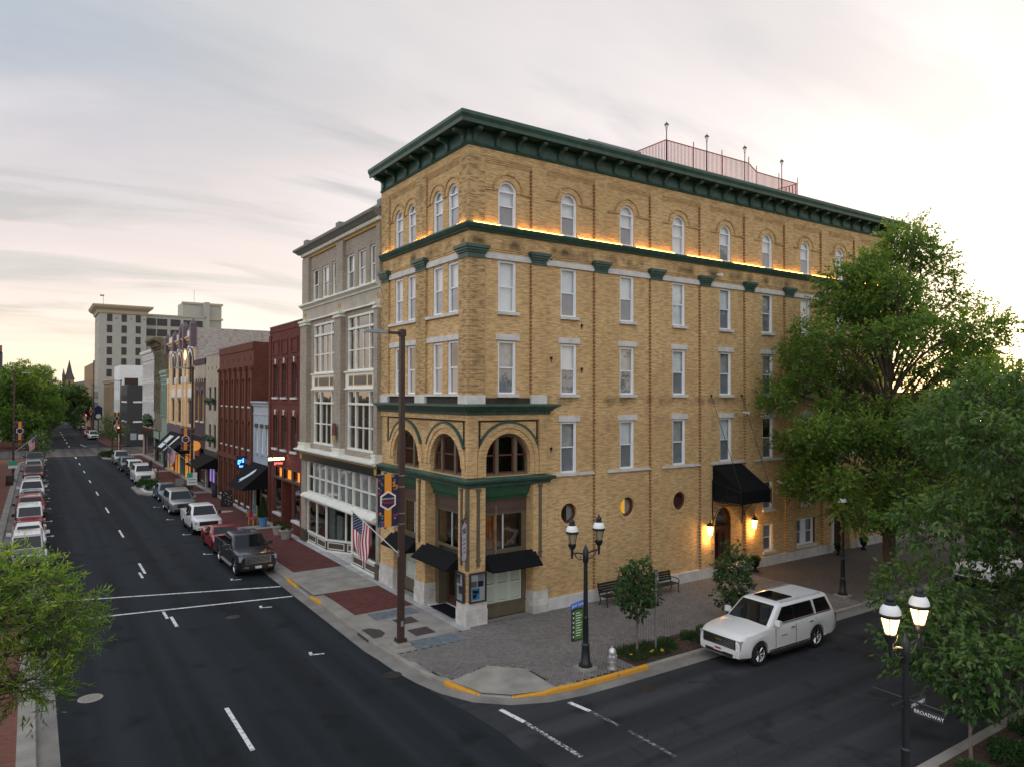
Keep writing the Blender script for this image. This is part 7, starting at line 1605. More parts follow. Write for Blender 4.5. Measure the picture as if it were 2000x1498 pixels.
shrub('clipped ball shrub, farther one on the white gravel island', (-4.9,56.6,0.2), 1.05, 4, leaf=0.12); shrub('clipped ball shrub, nearer one on the white gravel island', (-4.5,53.6,0.2), 0.9, 5, leaf=0.12); shrub('low green shrub on the planter before the crossing', (-4.5,100.5,0.2), 1.5, 6, leaf=0.2, sq=0.6)
shrub('dark shrub in the mulch bed by the right edge', (6.3,-17.2,0.16), 0.55, 7, leaf=0.08); shrub('low shrub in the mulch bed at the bottom right corner', (4.6,-17.1,0.16), 0.42, 8, leaf=0.08); shrub('dark shrub deep in the mulch bed near the right edge', (8.4,-17.0,0.16), 0.6, 9, leaf=0.08)
# planting beds
def bed(label, x0, x1, y0, y1, grassy, seed):
    rg = random.Random(seed); t = thing('planting_bed', label, 'planting bed', None, ((x0+x1)/2,(y0+y1)/2,0.15)); w, d = (x1-x0)/2, (y1-y0)/2
    nx, ny = 24, 8; mb = MB(); V = []
    for j in range(ny+1):
        for i in range(nx+1): a, b = i/nx*2-1, j/ny*2-1; V.append((a*w,b*d,0.008+0.09*max(0,(1-a**4)*(1-b**4))*rg.uniform(0.6,1.1)))
    mb.add(V, [(j*(nx+1)+i,j*(nx+1)+i+1,(j+1)*(nx+1)+i+1,(j+1)*(nx+1)+i) for j in range(ny) for i in range(nx)]); obj('mulch_mound', mb, 'mulch', t, smooth=60)
    mb = MB()
    for _ in range(900):
        x, y = rg.uniform(-w,w)*0.97, rg.uniform(-d,d)*0.95; z = 0.03+0.08*max(0,(1-(x/w)**4)*(1-(y/d)**4)); a = rg.uniform(0,PI); l, v = rg.uniform(0.03,0.07), rg.uniform(0.01,0.02); c, s = math.cos(a), math.sin(a)
        mb.poly([(x-l*c-v*s,y-l*s+v*c,z+rg.uniform(-.01,.01)),(x+l*c-v*s,y+l*s+v*c,z+rg.uniform(-.01,.02)),(x+l*c+v*s,y+l*s-v*c,z+rg.uniform(-.01,.02)),(x-l*c+v*s,y-l*s-v*c,z)])
    o = obj('mulch_chips', mb, 'mulch_chip', t); o['kind'] = 'stuff'
    if grassy:
        n = 2600; b = np.stack([NPR.uniform(-w,-w+grassy,n),NPR.uniform(-d,d,n)*0.92,np.full(n,0.05)],1); dr = NPR.normal(size=(n,3))*0.5+np.array([0,0,1.0]); me = leaf_mesh('ground_cover', b, dr, 0.20, 0.014, 0.3+NPR.normal(size=n)*0.25, 'grass_blade'); o = obj('ground_cover', me, None, t); o['kind'] = 'stuff'
    return t
bed('mulched planting bed with grass tufts along the side street kerb', 2.75, 8.55, -6.95, -5.45, 1.9, 1); bed('dark mulched bed along the opposite kerb at the bottom right', 4.4, 24, -19.5, -16.25, 0.0, 2)
for i, (x, y) in enumerate(((2.95,-6.5),(3.75,-6.7),(3.9,-6.62),(4.15,-6.85),(4.25,-6.75))):
    t = thing('yellow_flower', ('yellow flower nearest the hydrant in the planting bed','yellow flower just left of the small tree trunk','yellow flower touching the trunk side of the planting bed','yellow flower at the kerb edge of the planting bed','yellow flower next to the sign post in the bed')[i], 'flower', 'yellow flowers in the planting bed', (x,y,0.2)); obj('stem', MB().tube([(0,0,0),(0,0,0.16)],0.006,4), 'leaf_green', t); g = MB()
    for k_ in range(8): a = k_*PI/4; g.poly([(0,0,0.16),(0.05*math.cos(a-0.3),0.05*math.sin(a-0.3),0.18),(0.065*math.cos(a),0.065*math.sin(a),0.175),(0.05*math.cos(a+0.3),0.05*math.sin(a+0.3),0.18)])
    obj('petals', g, 'yellow_flower', t)
# ------------------------------------------------------------------ street furniture
mat('pole_brown', (0.050, 0.027, 0.021), 0.5, var=0.2, vscale=3); mat('pole_dark', (0.010, 0.014, 0.018), 0.4); mat('lamp_white', (0.80, 0.82, 0.84), 0.35); mat('lamp_pane', (0.34, 0.29, 0.19), 0.3, emit=None)
mat('lamp_pane_lit', (1, 0.85, 0.6), emit=(1.0, 0.60, 0.22), estr=4.2); mat('galvanised', (0.33, 0.36, 0.38), 0.45, metal=0.6); mat('silver_paint', (0.62, 0.63, 0.65), 0.3, metal=0.75)
mat('banner_navy', (0.022, 0.014, 0.045), 0.7); mat('banner_orange', (0.80, 0.31, 0.02), 0.7); mat('banner_teal', (0.03, 0.30, 0.36), 0.7); mat('banner_pink', (0.55, 0.03, 0.14), 0.7); mat('banner_cream', (0.80, 0.66, 0.48), 0.7)
mat('flag_red', (0.42, 0.012, 0.025), 0.75); mat('flag_white', (0.74, 0.74, 0.76), 0.75); mat('flag_blue', (0.012, 0.022, 0.09), 0.75)
mat('sign_green', (0.065, 0.20, 0.025), 0.5); mat('sign_blue', (0.03, 0.16, 0.60), 0.5); mat('sign_white', (0.75, 0.78, 0.78), 0.5); mat('park_green', (0.03, 0.38, 0.22), 0.5)
mat('pot_blue', (0.10, 0.26, 0.50), 0.4); mat('pot_stone', (0.36, 0.33, 0.29), 0.9, var=0.2); mat('chair_pink', (0.55, 0.04, 0.18), 0.5); mat('chair_teal', (0.03, 0.22, 0.28), 0.5); mat('chair_yellow', (0.60, 0.42, 0.03), 0.5)
mat('signal_red', (1, 0.1, 0.1), emit=(1.0, 0.03, 0.02), estr=12.0); mat('chalk_black', (0.02, 0.018, 0.018), 0.7); mat('bench_wood', (0.020, 0.018, 0.018), 0.6); mat('clock_face', (0.7, 0.7, 0.65), 0.4)
mat('poster_purple', (0.05, 0.02, 0.10), 0.5); mat('poster_blue', (0.05, 0.35, 0.75), 0.5); mat('poster_yellow', (0.80, 0.60, 0.05), 0.5); mat('poster_grey', (0.20, 0.20, 0.22), 0.5); mat('poster_pink', (0.60, 0.10, 0.35), 0.5); mat('sign_lilac', (0.60, 0.56, 0.70), 0.5); mat('ink', (0.03, 0.03, 0.04), 0.6)

# tall brown street lights with an arm over the road
def street_light(label, x, y, side=-1, H=12.1):
    t = thing('street_light', label, 'street light', 'tall street lights', (x,y,0.15)); h = H-0.15
    g = MB(); g.box(-0.30,0.30,-0.30,0.30,0,0.10); g.prof_z([(-0.22,-0.22),(0.22,-0.22),(0.22,0.22),(-0.22,0.22)],0.10,0.16); obj('footing', g, 'concrete', t)
    g = MB(); g.prism([(-0.11,-0.11,0.16),(0.11,-0.11,0.16),(0.11,0.11,0.16),(-0.11,0.11,0.16)],[(-0.085,-0.085,h),(0.085,-0.085,h),(0.085,0.085,h),(-0.085,0.085,h)]); g.box(-0.19,0.19,-0.19,0.19,0.16,0.24); obj('pole', g, 'pole_brown', t)
    for a in (-0.15,0.15):
        for b in (-0.15,0.15): obj('anchor_bolt', MB().lathe([(0.025,0.24),(0.025,0.31),(0,0.31)], a, b, 0, 6), 'iron', t)
    g = MB(); g.box(*sorted((side*0.08,side*0.62)),-0.05,0.05,h-0.20,h-0.10); g.box(-0.12,0.12,-0.12,0.12,h-0.26,h-0.02); arm = obj('arm', g, 'pole_brown', t)
    g = MB(); x0, x1 = sorted((side*0.62,side*1.55)); g.prism([(x0,-0.14,h-0.18),(x1,-0.14,h-0.18),(x1,0.14,h-0.18),(x0,0.14,h-0.18)],[(x0+0.06,-0.11,h-0.08),(x1-0.06,-0.11,h-0.08),(x1-0.06,0.11,h-0.08),(x0+0.06,0.11,h-0.08)]); g.box(side*0.9-0.1,side*0.9+0.1,-0.06,0.06,h-0.08,h-0.03); obj('lamp_head', g, 'grey_metal', t)
    for z in (6.42,6.0,5.0,4.6): obj('strap', MB().box(-0.105,0.105,-0.105,0.105,z-0.015,z+0.015), 'galvanised', t)
    obj('id_plate', MB().box(-0.05,0.05,-0.135,-0.105,0.75,0.95), 'galvanised', t)
    return t
def banner(label, x, y, side=-1, z0=4.68, z1=6.64, simple=False):
    w = 0.82; xc = x+side*(0.14+w/2); t = thing('street_banner', label, 'banner', 'street banners', (xc,y,z0)); h = z1-z0
    n = 10; g = MB(); 
    for i in range(n):
        a, b = -w/2+w*i/n, -w/2+w*(i+1)/n; f = lambda u: 0.02*math.sin(u*7)
        g.box(a, b, f(a)-0.004, f(a)+0.004, 0, h)
    c = obj('cloth', MB().box(-w/2,w/2,-0.004,0.004,0,h), 'banner_navy', t)
    obj('stripe', MB().box(-w*0.17,w*0.17,-0.012,0.012,0.0,h), 'banner_orange', c)
    hx = [(0.42*w*math.cos(a)*0.98, h*0.5+0.42*w*math.sin(a)) for a in [PI/2+k*PI/3 for k in range(6)]]; hx = [(p[0]*1.0,p[1]) for p in hx]
    def hexa(sc, d, m_): obj('hexagon', MB().prism([(p[0]*sc,-d,(p[1]-h*0.5)*sc+h*0.5) for p in hx],[(p[0]*sc,d,(p[1]-h*0.5)*sc+h*0.5) for p in hx]), m_, c)
    hexa(1.08,0.016,'flag_white'); hexa(0.98,0.020,'banner_cream'); hexa(0.86,0.024,'banner_navy')
    if not simple:
        text('lettering', 'DOWNTOWN', 0.085, 'flag_white', c, T((0,-0.028,h*0.5+0.07)) @ FRONT); text('lettering', 'Paducah', 0.15, 'banner_pink', c, T((0,-0.028,h*0.5-0.06)) @ FRONT)
    rg = random.Random(int(abs(y)*10)+3); 
    for k in range(16 if simple else 34):
        for _ in range(20):
            u, v = rg.uniform(-w*0.46,w*0.46), rg.uniform(0.06,h-0.06)
            if abs(u) > w*0.21 and not (abs(v-h/2) < 0.40 and abs(u) < w*0.42): break
        else: continue
        r_ = rg.uniform(0.018,0.05); g = MB(); g.lathe([(r_,-0.010),(r_,0.010)], u, 0, v, 12, 'y'); obj('dot', g, rg.choice(['banner_teal','banner_orange','banner_pink','banner_teal']), c)
        if r_ > 0.035 and not simple: obj('dot', MB().lathe([(r_*0.45,-0.014),(r_*0.45,0.014)], u, 0, v, 10, 'y'), rg.choice(['banner_navy','banner_pink']), c)
    for z in (0.0,h): obj('banner_rod', MB().tube([(-side*(w/2+0.12),0,z),(side*(w/2+0.02),0,z)],0.014,6), 'galvanised', t)
    return t
def flag(label, base, tip, seed=0, droop=1.5, width=0.95):
    t = thing('flag', label, 'flag', 'national flags on the street light poles', base); B = Vector((0,0,0)); P = Vector(tip)-Vector(base); d = (B-P).normalized()
    obj('staff', MB().tube([B,P],0.02,6).lathe([(0,-0.05),(0.035,0),(0,0.05)],P.x,P.y,P.z,8), 'lamp_white', t); obj('staff_bracket', MB().box(-0.06+0.02,0.06+0.02,-0.05,0.05,-0.12,0.12), 'galvanised', t)
    hz = Vector((1,0,0)) if P.x < 0 else Vector((-1,0,0))
    def S_(h, f):
        p = P+d*(0.06+width*h); q = p+Vector((0,0,-droop*f*(1-0.10*h))); pinch = P+d*(0.06+width*0.35); q.x += (pinch.x-q.x)*0.42*f*f; q += Vector((0,1,0))*(0.10*math.sin(h*9+f*4+seed)*f**0.7); q.x += 0.05*math.sin(f*6+seed+h*3)*f; return q
    def patch(h0, h1, f0, f1, nh, nf):
        g = MB(); V = []
        for i in range(nh+1):
            for j in range(nf+1): V.append(S_(h0+(h1-h0)*i/nh, f0+(f1-f0)*j/nf))
        g.add(V, [(i*(nf+1)+j,(i+1)*(nf+1)+j,(i+1)*(nf+1)+j+1,i*(nf+1)+j+1) for i in range(nh) for j in range(nf)]); return g
    for k in range(13):
        f0 = 0.4 if k < 7 else 0.0; obj('stripe', patch(k/13,(k+1)/13,f0,1.0,1,18), 'flag_red' if k % 2 == 0 else 'flag_white', t, smooth=60)
    cn = obj('canton', patch(0,7/13,0,0.4,8,8), 'flag_blue', t, smooth=60); g = MB()
    for i in range(9):
        for j in range(11):
            if (i+j) % 2 == 0:
                c = S_(7/13*(i+0.7)/9.4, 0.4*(j+0.7)/11.4); r_ = 0.018
                for s_ in (-0.012,0.012): g.poly([(c.x+r_*math.cos(a)*(1 if k_%2==0 else 0.45),c.y+s_,c.z+r_*math.sin(a)*(1 if k_%2==0 else 0.45)) for k_, a in enumerate([q_*PI/5 for q_ in range(10)])])
    o = obj('stars', g, 'flag_white', cn); o['kind'] = 'stuff'
    return t
street_light('tall brown street light standing in front of the corner shop', -3.25, -0.55); banner('street banner with orange stripe hanging in front of the corner shop', -3.25, -0.55); flag('national flag on a slanted staff in front of the grey brick shop', (-3.36,-0.55,3.63), (-5.22,-0.55,5.42), 0.3)
street_light('tall dark street light in front of the brown brick building', -2.87, 44.1); banner('street banner on the pole beside the round orange disc sign', -2.87, 44.1); flag('national flag hanging before the orange stucco shop front', (-2.98,44.1,3.45), (-4.95,44.1,5.2), 1.4)
street_light('tall street light by the crossing on the right pavement', -2.3, 112.0); banner('street banner on the pole by the crossing at the right', -2.3, 112.0, simple=True)
street_light('tall street light on the left pavement before the crossing', -16.45, 69.3, 1); banner('street banner on the left pavement beside the bin', -16.45, 69.3, 1, simple=True); flag('national flag leaning over the parked cars on the left', (-16.3,69.3,3.4), (-14.4,69.3,5.1), 2.2, 1.3)
street_light('tall street light on the left pavement past the crossing', -15.9, 127.0, 1); banner('small far street banner under the big green tree', -15.9, 127, 1, simple=True); flag('small far national flag under the big green tree', (-15.7,127,3.6), (-13.6,127,5.4), 0.8)
street_light('far street light in front of the hotel', -2.2, 176.0); banner('far street banner near the clock post', -2.2, 176, simple=True); flag('far national flag near the clock post', (-2.3,176,3.4), (-4.4,176,5.2), 0.1)

# ornamental lamp posts
def lamp_head(t, x, z, lit):
    e = T((x,0,z)); hd = obj('lamp_head', MB().lathe([(0.035,-0.50),(0.045,-0.32),(0.05,-0.28),(0.05,-0.20),(0.09,-0.17),(0.135,-0.08),(0.14,0.0),(0.11,0.01)], n=14), 'pole_dark', t, e, 40)
    obj('globe_pane', MB().lathe([(0.10,0.01),(0.185,0.36),(0.0,0.36)], n=8), 'lamp_pane_lit' if lit else 'lamp_pane', hd)
    g = MB()
    for k in range(4): a = PI/8+k*PI/2; g.tube([(0.112*math.cos(a),0.112*math.sin(a),0.0),(0.196*math.cos(a),0.196*math.sin(a),0.36)],0.013,4)
    obj('frame_bar', g, 'pole_dark', hd); obj('rim', MB().lathe([(0.19,0.35),(0.225,0.36),(0.23,0.41),(0.215,0.43),(0.0,0.43)], n=18), 'pole_dark', hd, smooth=40)
    obj('white_dome', MB().lathe([(0.212,0.43),(0.205,0.50),(0.17,0.58),(0.12,0.63),(0.0,0.63)], n=18), 'lamp_white', hd, smooth=50); obj('finial', MB().lathe([(0.125,0.61),(0.125,0.66),(0.085,0.69),(0.095,0.74),(0.08,0.80),(0.03,0.84),(0.03,0.88),(0.0,0.93)], n=14), 'pole_dark', hd, smooth=40)
def lamp_post(label, x, y, heads, lit, H=4.30):
    t = thing('lamp_post', label, 'lamp post', 'ornamental lamp posts', (x,y,0.15))
    obj('footing', MB().box(-0.30,0.30,-0.30,0.30,-0.02,0.10), 'concrete', t); obj('base', MB().lathe([(0.24,0.10),(0.24,0.16),(0.19,0.18),(0.185,0.24),(0.16,0.28),(0.135,0.80),(0.145,0.84),(0.105,0.90),(0.095,1.70),(0.11,1.73),(0.11,1.78),(0.085,1.82)], n=12), 'pole_dark', t, smooth=30)
    obj('shaft', MB().lathe([(0.085,1.80),(0.068,H-0.62),(0.0,H-0.62)], n=12), 'pole_dark', t, smooth=40)
    if heads == 2:
        obj('hub', MB().lathe([(0.07,H-0.66),(0.10,H-0.60),(0.10,H-0.20),(0.07,H-0.16),(0.05,H-0.10),(0.02,H-0.02),(0.0,H+0.02)], n=12), 'pole_dark', t, smooth=40)
        for sg in (1,-1):
            obj('arm', MB().tube([(sg*0.08,0,H-0.32),(sg*0.35,0,H-0.26),(sg*0.60,0,H-0.24)],0.028,6).tube([(sg*0.09,0,H-0.52),(sg*0.28,0,H-0.50),(sg*0.42,0,H-0.40),(sg*0.50,0,H-0.27)],0.018,6).tube([(sg*0.22,0,H-0.49),(sg*0.26,0,H-0.44),(sg*0.22,0,H-0.40),(sg*0.18,0,H-0.44)],0.012,5), 'pole_dark', t)
            lamp_head(t, sg*0.60, H+0.08, lit)
    else: lamp_head(t, 0, H-0.28, lit)
    return t
LA = lamp_post('unlit double-headed lamp post at the street corner with a green notice', 1.1, -6.2, 2, False); lamp_post('lit double-headed lamp post with street name signs at the bottom right', 0.95, -17.25, 2, True); lamp_post('single-headed lamp post on the pavement behind the white suv', 17.05, -5.95, 1, False)
lamp_light = bpy.data.lights.new('lamp_post_light', 'POINT'); lamp_light.energy = 25; lamp_light.color = (1, 0.68, 0.35); lamp_light.shadow_soft_size = 0.2
lo = bpy.data.objects.new('lamp_post_light', lamp_light); COL.objects.link(lo); lo.location = (0.95,-17.25,4.2)
NT = thing('green_notice_sign', 'green notice board with a blue header fixed to the corner lamp post', 'sign', loc=(0.72,-6.2,1.75))
obj('board', MB().box(-0.24,0.24,-0.03,0.03,-0.55,0.55), 'ink', NT); obj('panel', MB().box(-0.14,0.22,-0.036,-0.03,-0.50,0.50), 'sign_green', NT); obj('header', MB().prism([(-0.26,-0.035,0.55),(0.26,-0.035,0.62),(0.26,-0.035,0.80),(-0.26,-0.035,0.71)],[(-0.26,0.035,0.55),(0.26,0.035,0.62),(0.26,0.035,0.80),(-0.26,0.035,0.71)]), 'sign_blue', NT)
text('lettering', 'JAX Cafe', 0.125, 'sign_white', NT, T((0.0,-0.04,0.67)) @ RY(-0.13) @ FRONT)
for k in range(6): obj('bullet', MB().box(-0.21,-0.165,-0.038,-0.03,-0.42+k*0.16,-0.36+k*0.16), 'sign_white', NT)
for k in range(10): obj('text_line', MB().box(-0.08,0.10+0.08*((k*7)%3)/2,-0.040,-0.036,-0.38+k*0.085,-0.355+k*0.085), 'sign_white', NT)
obj('clamp', MB().box(0.24,0.34,-0.02,0.02,0.4,0.45).box(0.24,0.34,-0.02,0.02,-0.45,-0.4), 'ink', NT)
SN = thing('street_name_signs', 'black street name blades on crossed bars reading BROADWAY and STREET', 'street sign', loc=(0.95,-17.25,3.02))
obj('bar', MB().tube([(0.0,0.75,0.0),(0.0,-0.82,0.0)],0.022,6), 'pole_dark', SN); obj('bar', MB().tube([(-0.60,0,-0.02),(0.88,0,-0.02)],0.022,6), 'pole_dark', SN)
MB_ = RZ(-PI/2); obj('blade', MB().box(0.20,0.78,-0.015,0.015,-0.27,-0.10), 'ink', SN, MB_); text('lettering', 'BROADWAY', 0.105, 'sign_white', SN, MB_ @ T((0.49,-0.018,-0.185)) @ FRONT, ext=0.003); obj('hanger', MB().box(0.30,0.32,-0.01,0.01,-0.10,0.0), 'pole_dark', SN, MB_); obj('hanger', MB().box(0.70,0.72,-0.01,0.01,-0.10,0.0), 'pole_dark', SN, MB_)
obj('blade', MB().box(0.14,0.84,-0.015,0.015,-0.31,-0.11), 'ink', SN); text('lettering', '2ND STREET', 0.10, 'sign_white', SN, T((0.49,-0.018,-0.21)) @ FRONT, ext=0.003)
for sg in (-1,1): obj('scroll', MB().tube([(sg*0.10,0,-0.06),(sg*0.20,0,-0.10),(sg*0.17,0,-0.16),(sg*0.12,0,-0.13)],0.012,5), 'pole_dark', SN)
# hydrant
HY = thing('fire_hydrant', 'silver painted fire hydrant beside the planting bed', 'fire hydrant', loc=(1.86,-6.72,0.15))
obj('barrel', MB().lathe([(0.17,0),(0.17,0.05),(0.11,0.06),(0.105,0.20),(0.15,0.22),(0.15,0.27),(0.11,0.29),(0.115,0.52),(0.15,0.54),(0.15,0.58),(0.12,0.60)], n=16), 'silver_paint', HY, smooth=35); obj('bonnet', MB().lathe([(0.14,0.60),(0.13,0.66),(0.09,0.72),(0.04,0.75),(0.035,0.80),(0.0,0.81)], n=16), 'silver_paint', HY, smooth=40)
for a in (0,PI/2,PI): obj('outlet_cap', MB().lathe([(0.0,-0.20),(0.055,-0.19),(0.06,-0.12),(0.075,-0.11),(0.075,-0.07)], 0, 0, 0.42, 10, 'y'), 'silver_paint', HY, RZ(a-PI/2), 35)
# sign post with two plates
SP = thing('sign_post', 'galvanised post with grey sign plates rising behind the small tree', 'sign post', loc=(4.33,-6.35,0.15))
obj('post', MB().box(-0.03,0.03,-0.02,0.02,0,2.95), 'galvanised', SP); obj('plate', MB().box(-0.04,0.46,0.02,0.03,2.38,2.88), 'grey_metal', SP, RZ(0.5)); obj('sticker', MB().box(0.30,0.38,0.008,0.02,2.58,2.66), 'sign_white', SP, RZ(0.5)); obj('plate', MB().box(-0.15,0.15,0.02,0.03,1.65,1.95), 'brown_panel', SP)
# benches against the wall
def bench(label, x0, x1, y=-0.95):
    t = thing('bench', label, 'bench', 'benches along the yellow wall', ((x0+x1)/2,y,0.15)); w = (x1-x0)/2
    for k in range(4): obj('seat_slat', MB().box(-w,w,-0.25+k*0.13,-0.14+k*0.13,0.42,0.45), 'bench_wood', t)
    for k in range(4): z = 0.52+k*0.11; obj('back_slat', MB().box(-w,w,0.27+k*0.03,0.30+k*0.03,z,z+0.095), 'bench_wood', t)
    for sg in (-1,1):
        x = sg*(w-0.06); obj('leg', MB().tube([(x,-0.28,0),(x,-0.22,0.22),(x,-0.24,0.42)],0.025,6).tube([(x,0.30,0),(x,0.20,0.22),(x,0.27,0.44),(x,0.40,0.98)],0.025,6), 'black_iron', t); obj('arm_rest', MB().tube([(x,-0.22,0.42),(x,-0.30,0.56),(x,-0.24,0.66),(x,0.0,0.68),(x,0.30,0.66)],0.022,6), 'black_iron', t)
    return t
bench('long black bench between the two pilasters, nearer the street corner', 6.45, 8.75); bench('long black bench near the arched entrance', 9.1, 11.1)
# entrance canopy, lanterns, urns
EC = thing('entrance_canopy', 'black cloth canopy on scrolled iron brackets over the arched door', 'canopy', loc=(16.05,0,3.9)); F = Face(EC, T((-16.05,0,-3.9)))
x0, x1 = 14.90, 17.22
g = MB(); g.add([(x0,-0.02,5.95),(x1,-0.02,5.95),(x1,-1.85,4.76),(x0,-1.85,4.76),(x1,-1.85,4.12),(x0,-1.85,4.12)], [(0,3,2,1),(3,5,4,2)]); g.add([(x0,-0.02,5.93),(x1,-0.02,5.93),(x1,-1.83,4.74),(x0,-1.83,4.74),(x1,-1.83,4.12),(x0,-1.83,4.12)], [(0,1,2,3),(3,2,4,5)]); c = F.o('cloth_top', g, 'awning_black')
for x in (x0, x1): F.o('cloth_side', MB().prism([(x-0.008,-0.02,5.95),(x-0.008,-1.85,4.76),(x-0.008,-1.85,4.12),(x-0.008,-0.02,4.12)],[(x+0.008,-0.02,5.95),(x+0.008,-1.85,4.76),(x+0.008,-1.85,4.12),(x+0.008,-0.02,4.12)]), 'awning_black')
for x in (x0-0.05, x1+0.05):
    g = MB(); g.box(x-0.02,x+0.02,-0.05,-0.01,2.7,5.2); g.box(x-0.02,x+0.02,-1.88,-1.84,4.02,4.85); g.tube([(x,-0.03,5.15),(x,-1.86,4.72)],0.02,5); g.tube([(x,-0.05,4.08),(x,-1.86,4.08)],0.02,5); g.tube([(x,-1.0,4.9),(x,-1.0,4.10)],0.015,5)
    g.tube([(x,-0.05,2.75),(x,-0.12,3.2),(x,-0.35,3.62),(x,-0.75,3.92),(x,-1.25,4.04),(x,-1.84,4.06)],0.022,5)
    def scroll(cy, cz, r0, turns, sgn):
        return [(x, cy+sgn*r0*(1-k/26)*math.cos(k*turns*2*PI/26), cz+r0*(1-k/26)*math.sin(k*turns*2*PI/26)) for k in range(24)]
    for cy, cz, r0, sg in ((-1.45,4.32,0.22,1),(-1.0,4.24,0.26,-1),(-0.55,4.05,0.24,1),(-0.25,3.65,0.18,-1),(-0.12,3.25,0.12,1)): g.tube(scroll(cy,cz,r0,1.6,sg),0.013,4)
    F.o('iron_bracket', g, 'rust' if False else 'black_iron')
for x in (14.78, 17.24): F.o('stay_cable', MB().tube([(x,-0.03,9.62),(x+(0.12 if x < 16 else -0.02),-1.84,4.8)],0.014,5), 'black_iron'); F.o('cable_anchor', MB().lathe([(0.07,-0.05),(0.07,0.0),(0,0.0)], x, 0, 9.62, 10, 'y'), 'black_iron')
def lantern(label, x):
    t = thing('wall_lantern', label, 'wall lantern', 'lanterns beside the arched entrance', (x,-0.32,2.35))
    obj('glass_body', MB().lathe([(0.10,0.05),(0.165,0.52),(0.0,0.52)], n=6), 'lantern_glow', t); g = MB()
    for k in range(6): a = 2*PI*(k+0.5)/6; g.tube([(0.105*math.cos(a),0.105*math.sin(a),0.03),(0.175*math.cos(a),0.175*math.sin(a),0.53)],0.010,4)
    obj('cage_bar', g, 'black_iron', t); obj('crown', MB().lathe([(0.19,0.51),(0.195,0.55),(0.11,0.66),(0.04,0.71),(0.03,0.80),(0.0,0.90)], n=6), 'black_iron', t); obj('base_ring', MB().lathe([(0.0,-0.06),(0.06,-0.03),(0.125,0.03),(0.11,0.06)], n=6), 'black_iron', t); obj('wall_arm', MB().tube([(0,0,-0.04),(0,0.16,-0.10),(0,0.30,0.05)],0.018,5).box(-0.05,0.05,0.29,0.32,-0.1,0.25), 'black_iron', t)
    L_ = bpy.data.lights.new('lantern_light', 'POINT'); L_.energy = 26; L_.color = (1.0,0.50,0.14); L_.shadow_soft_size = 0.12; o = bpy.data.objects.new('lantern_light', L_); COL.objects.link(o); o.parent = t; o.location = (0,-0.02,0.28)
    o.location = (0,0.0,-0.14)
lantern('glowing wall lantern on the corner side of the arched door', 14.33); lantern('glowing wall lantern on the far side of the arched door', 17.90)
def urn(label, x, y, m_leaf, s=1.0):
    t = thing('urn_planter', label, 'planter', 'urn planters by the doors', (x,y,0.15)); obj('urn', MB().lathe([(0.20*s,0),(0.20*s,0.08*s),(0.08*s,0.14*s),(0.08*s,0.24*s),(0.20*s,0.34*s),(0.25*s,0.62*s),(0.29*s,0.66*s),(0.25*s,0.68*s),(0.0,0.62*s)], n=16), 'black_iron', t, smooth=40)
    n = 700; u = unit(NPR.normal(size=(n,3))); u[:,2] = np.abs(u[:,2]); obj('foliage', leaf_mesh('foliage', u*np.array([0.26,0.26,0.22])*s*NPR.random((n,1))**0.4+np.array([0,0,0.64*s]), u+NPR.normal(size=(n,3))*0.5, 0.09, 0.035, NPR.random(n), m_leaf), None, t)
urn('black urn with purple flowers at the corner side of the arched door', 14.75, -0.75, 'flower_leaf'); urn('black urn with green grass plant on the far side of the arched door', 17.55, -0.62, 'grass_blade'); urn('dark urn left of the service door', 25.2, -0.7, 'leaf_small', 0.9); urn('dark urn right of the service door', 27.9, -0.7, 'leaf_small', 0.9)
for (x, z, lb) in ((20.38,4.78,'small white camera on the wall between the canopy and low windows'),(15.26,16.02,'small white camera below the belt course'),(17.42,8.72,'small white camera beside the lintel above the canopy')):
    t = thing('security_camera', lb, 'camera', 'security cameras on the yellow wall', (x,-0.1,z)); obj('housing', MB().prism([(-0.09,-0.08,-0.07),(0.09,-0.08,-0.07),(0.09,-0.08,0.06),(-0.09,-0.08,0.06)],[(-0.07,-0.26,-0.10),(0.07,-0.26,-0.10),(0.07,-0.26,0.03),(-0.07,-0.26,0.03)]), 'lamp_white', t); obj('mount', MB().lathe([(0.05,-0.10),(0.05,0.0)],0,0.1,0,8,'y'), 'lamp_white', t)
# corner sign and poster cases
HS = thing('hanging_sign', 'shaped white sign hanging from the corner pier of the yellow building', 'sign', loc=(-0.16,-0.16,3.0)); MS = RZ(PI*1.25)
sh = [(0.10,0.10),(0.22,0.0),(0.45,-0.05),(0.68,0.0),(0.80,0.10),(0.74,0.28),(0.80,0.42),(0.78,0.95),(0.84,1.02),(0.84,1.32),(0.74,1.42),(0.62,1.44),(0.45,1.56),(0.28,1.44),(0.16,1.42),(0.06,1.32),(0.06,1.02),(0.12,0.95),(0.10,0.42),(0.16,0.28)]
obj('border', MB().prism([(0.45+(x-0.45)*1.05,-0.025,0.75+(z-0.75)*1.03) for x,z in sh],[(0.45+(x-0.45)*1.05,0.025,0.75+(z-0.75)*1.03) for x,z in sh]), 'ink', HS, MS); obj('board', MB().prism([(x,-0.03,z) for x,z in sh],[(x,0.03,z) for x,z in sh]), 'sign_lilac', HS, MS)
for sgn, rot in ((1,0.0),(-1,PI)):
    f = MS @ T((0.45,0,0)) @ RZ(rot); text('lettering', 'M&E', 0.34, 'ink', HS, f @ T((0,-0.034,1.17)) @ FRONT)
    for k in range(4): obj('text_line', MB().box(-0.22+0.03*k,0.22-0.03*k,-0.036,-0.030,0.80-k*0.17,0.86-k*0.17), 'poster_grey', HS, f)
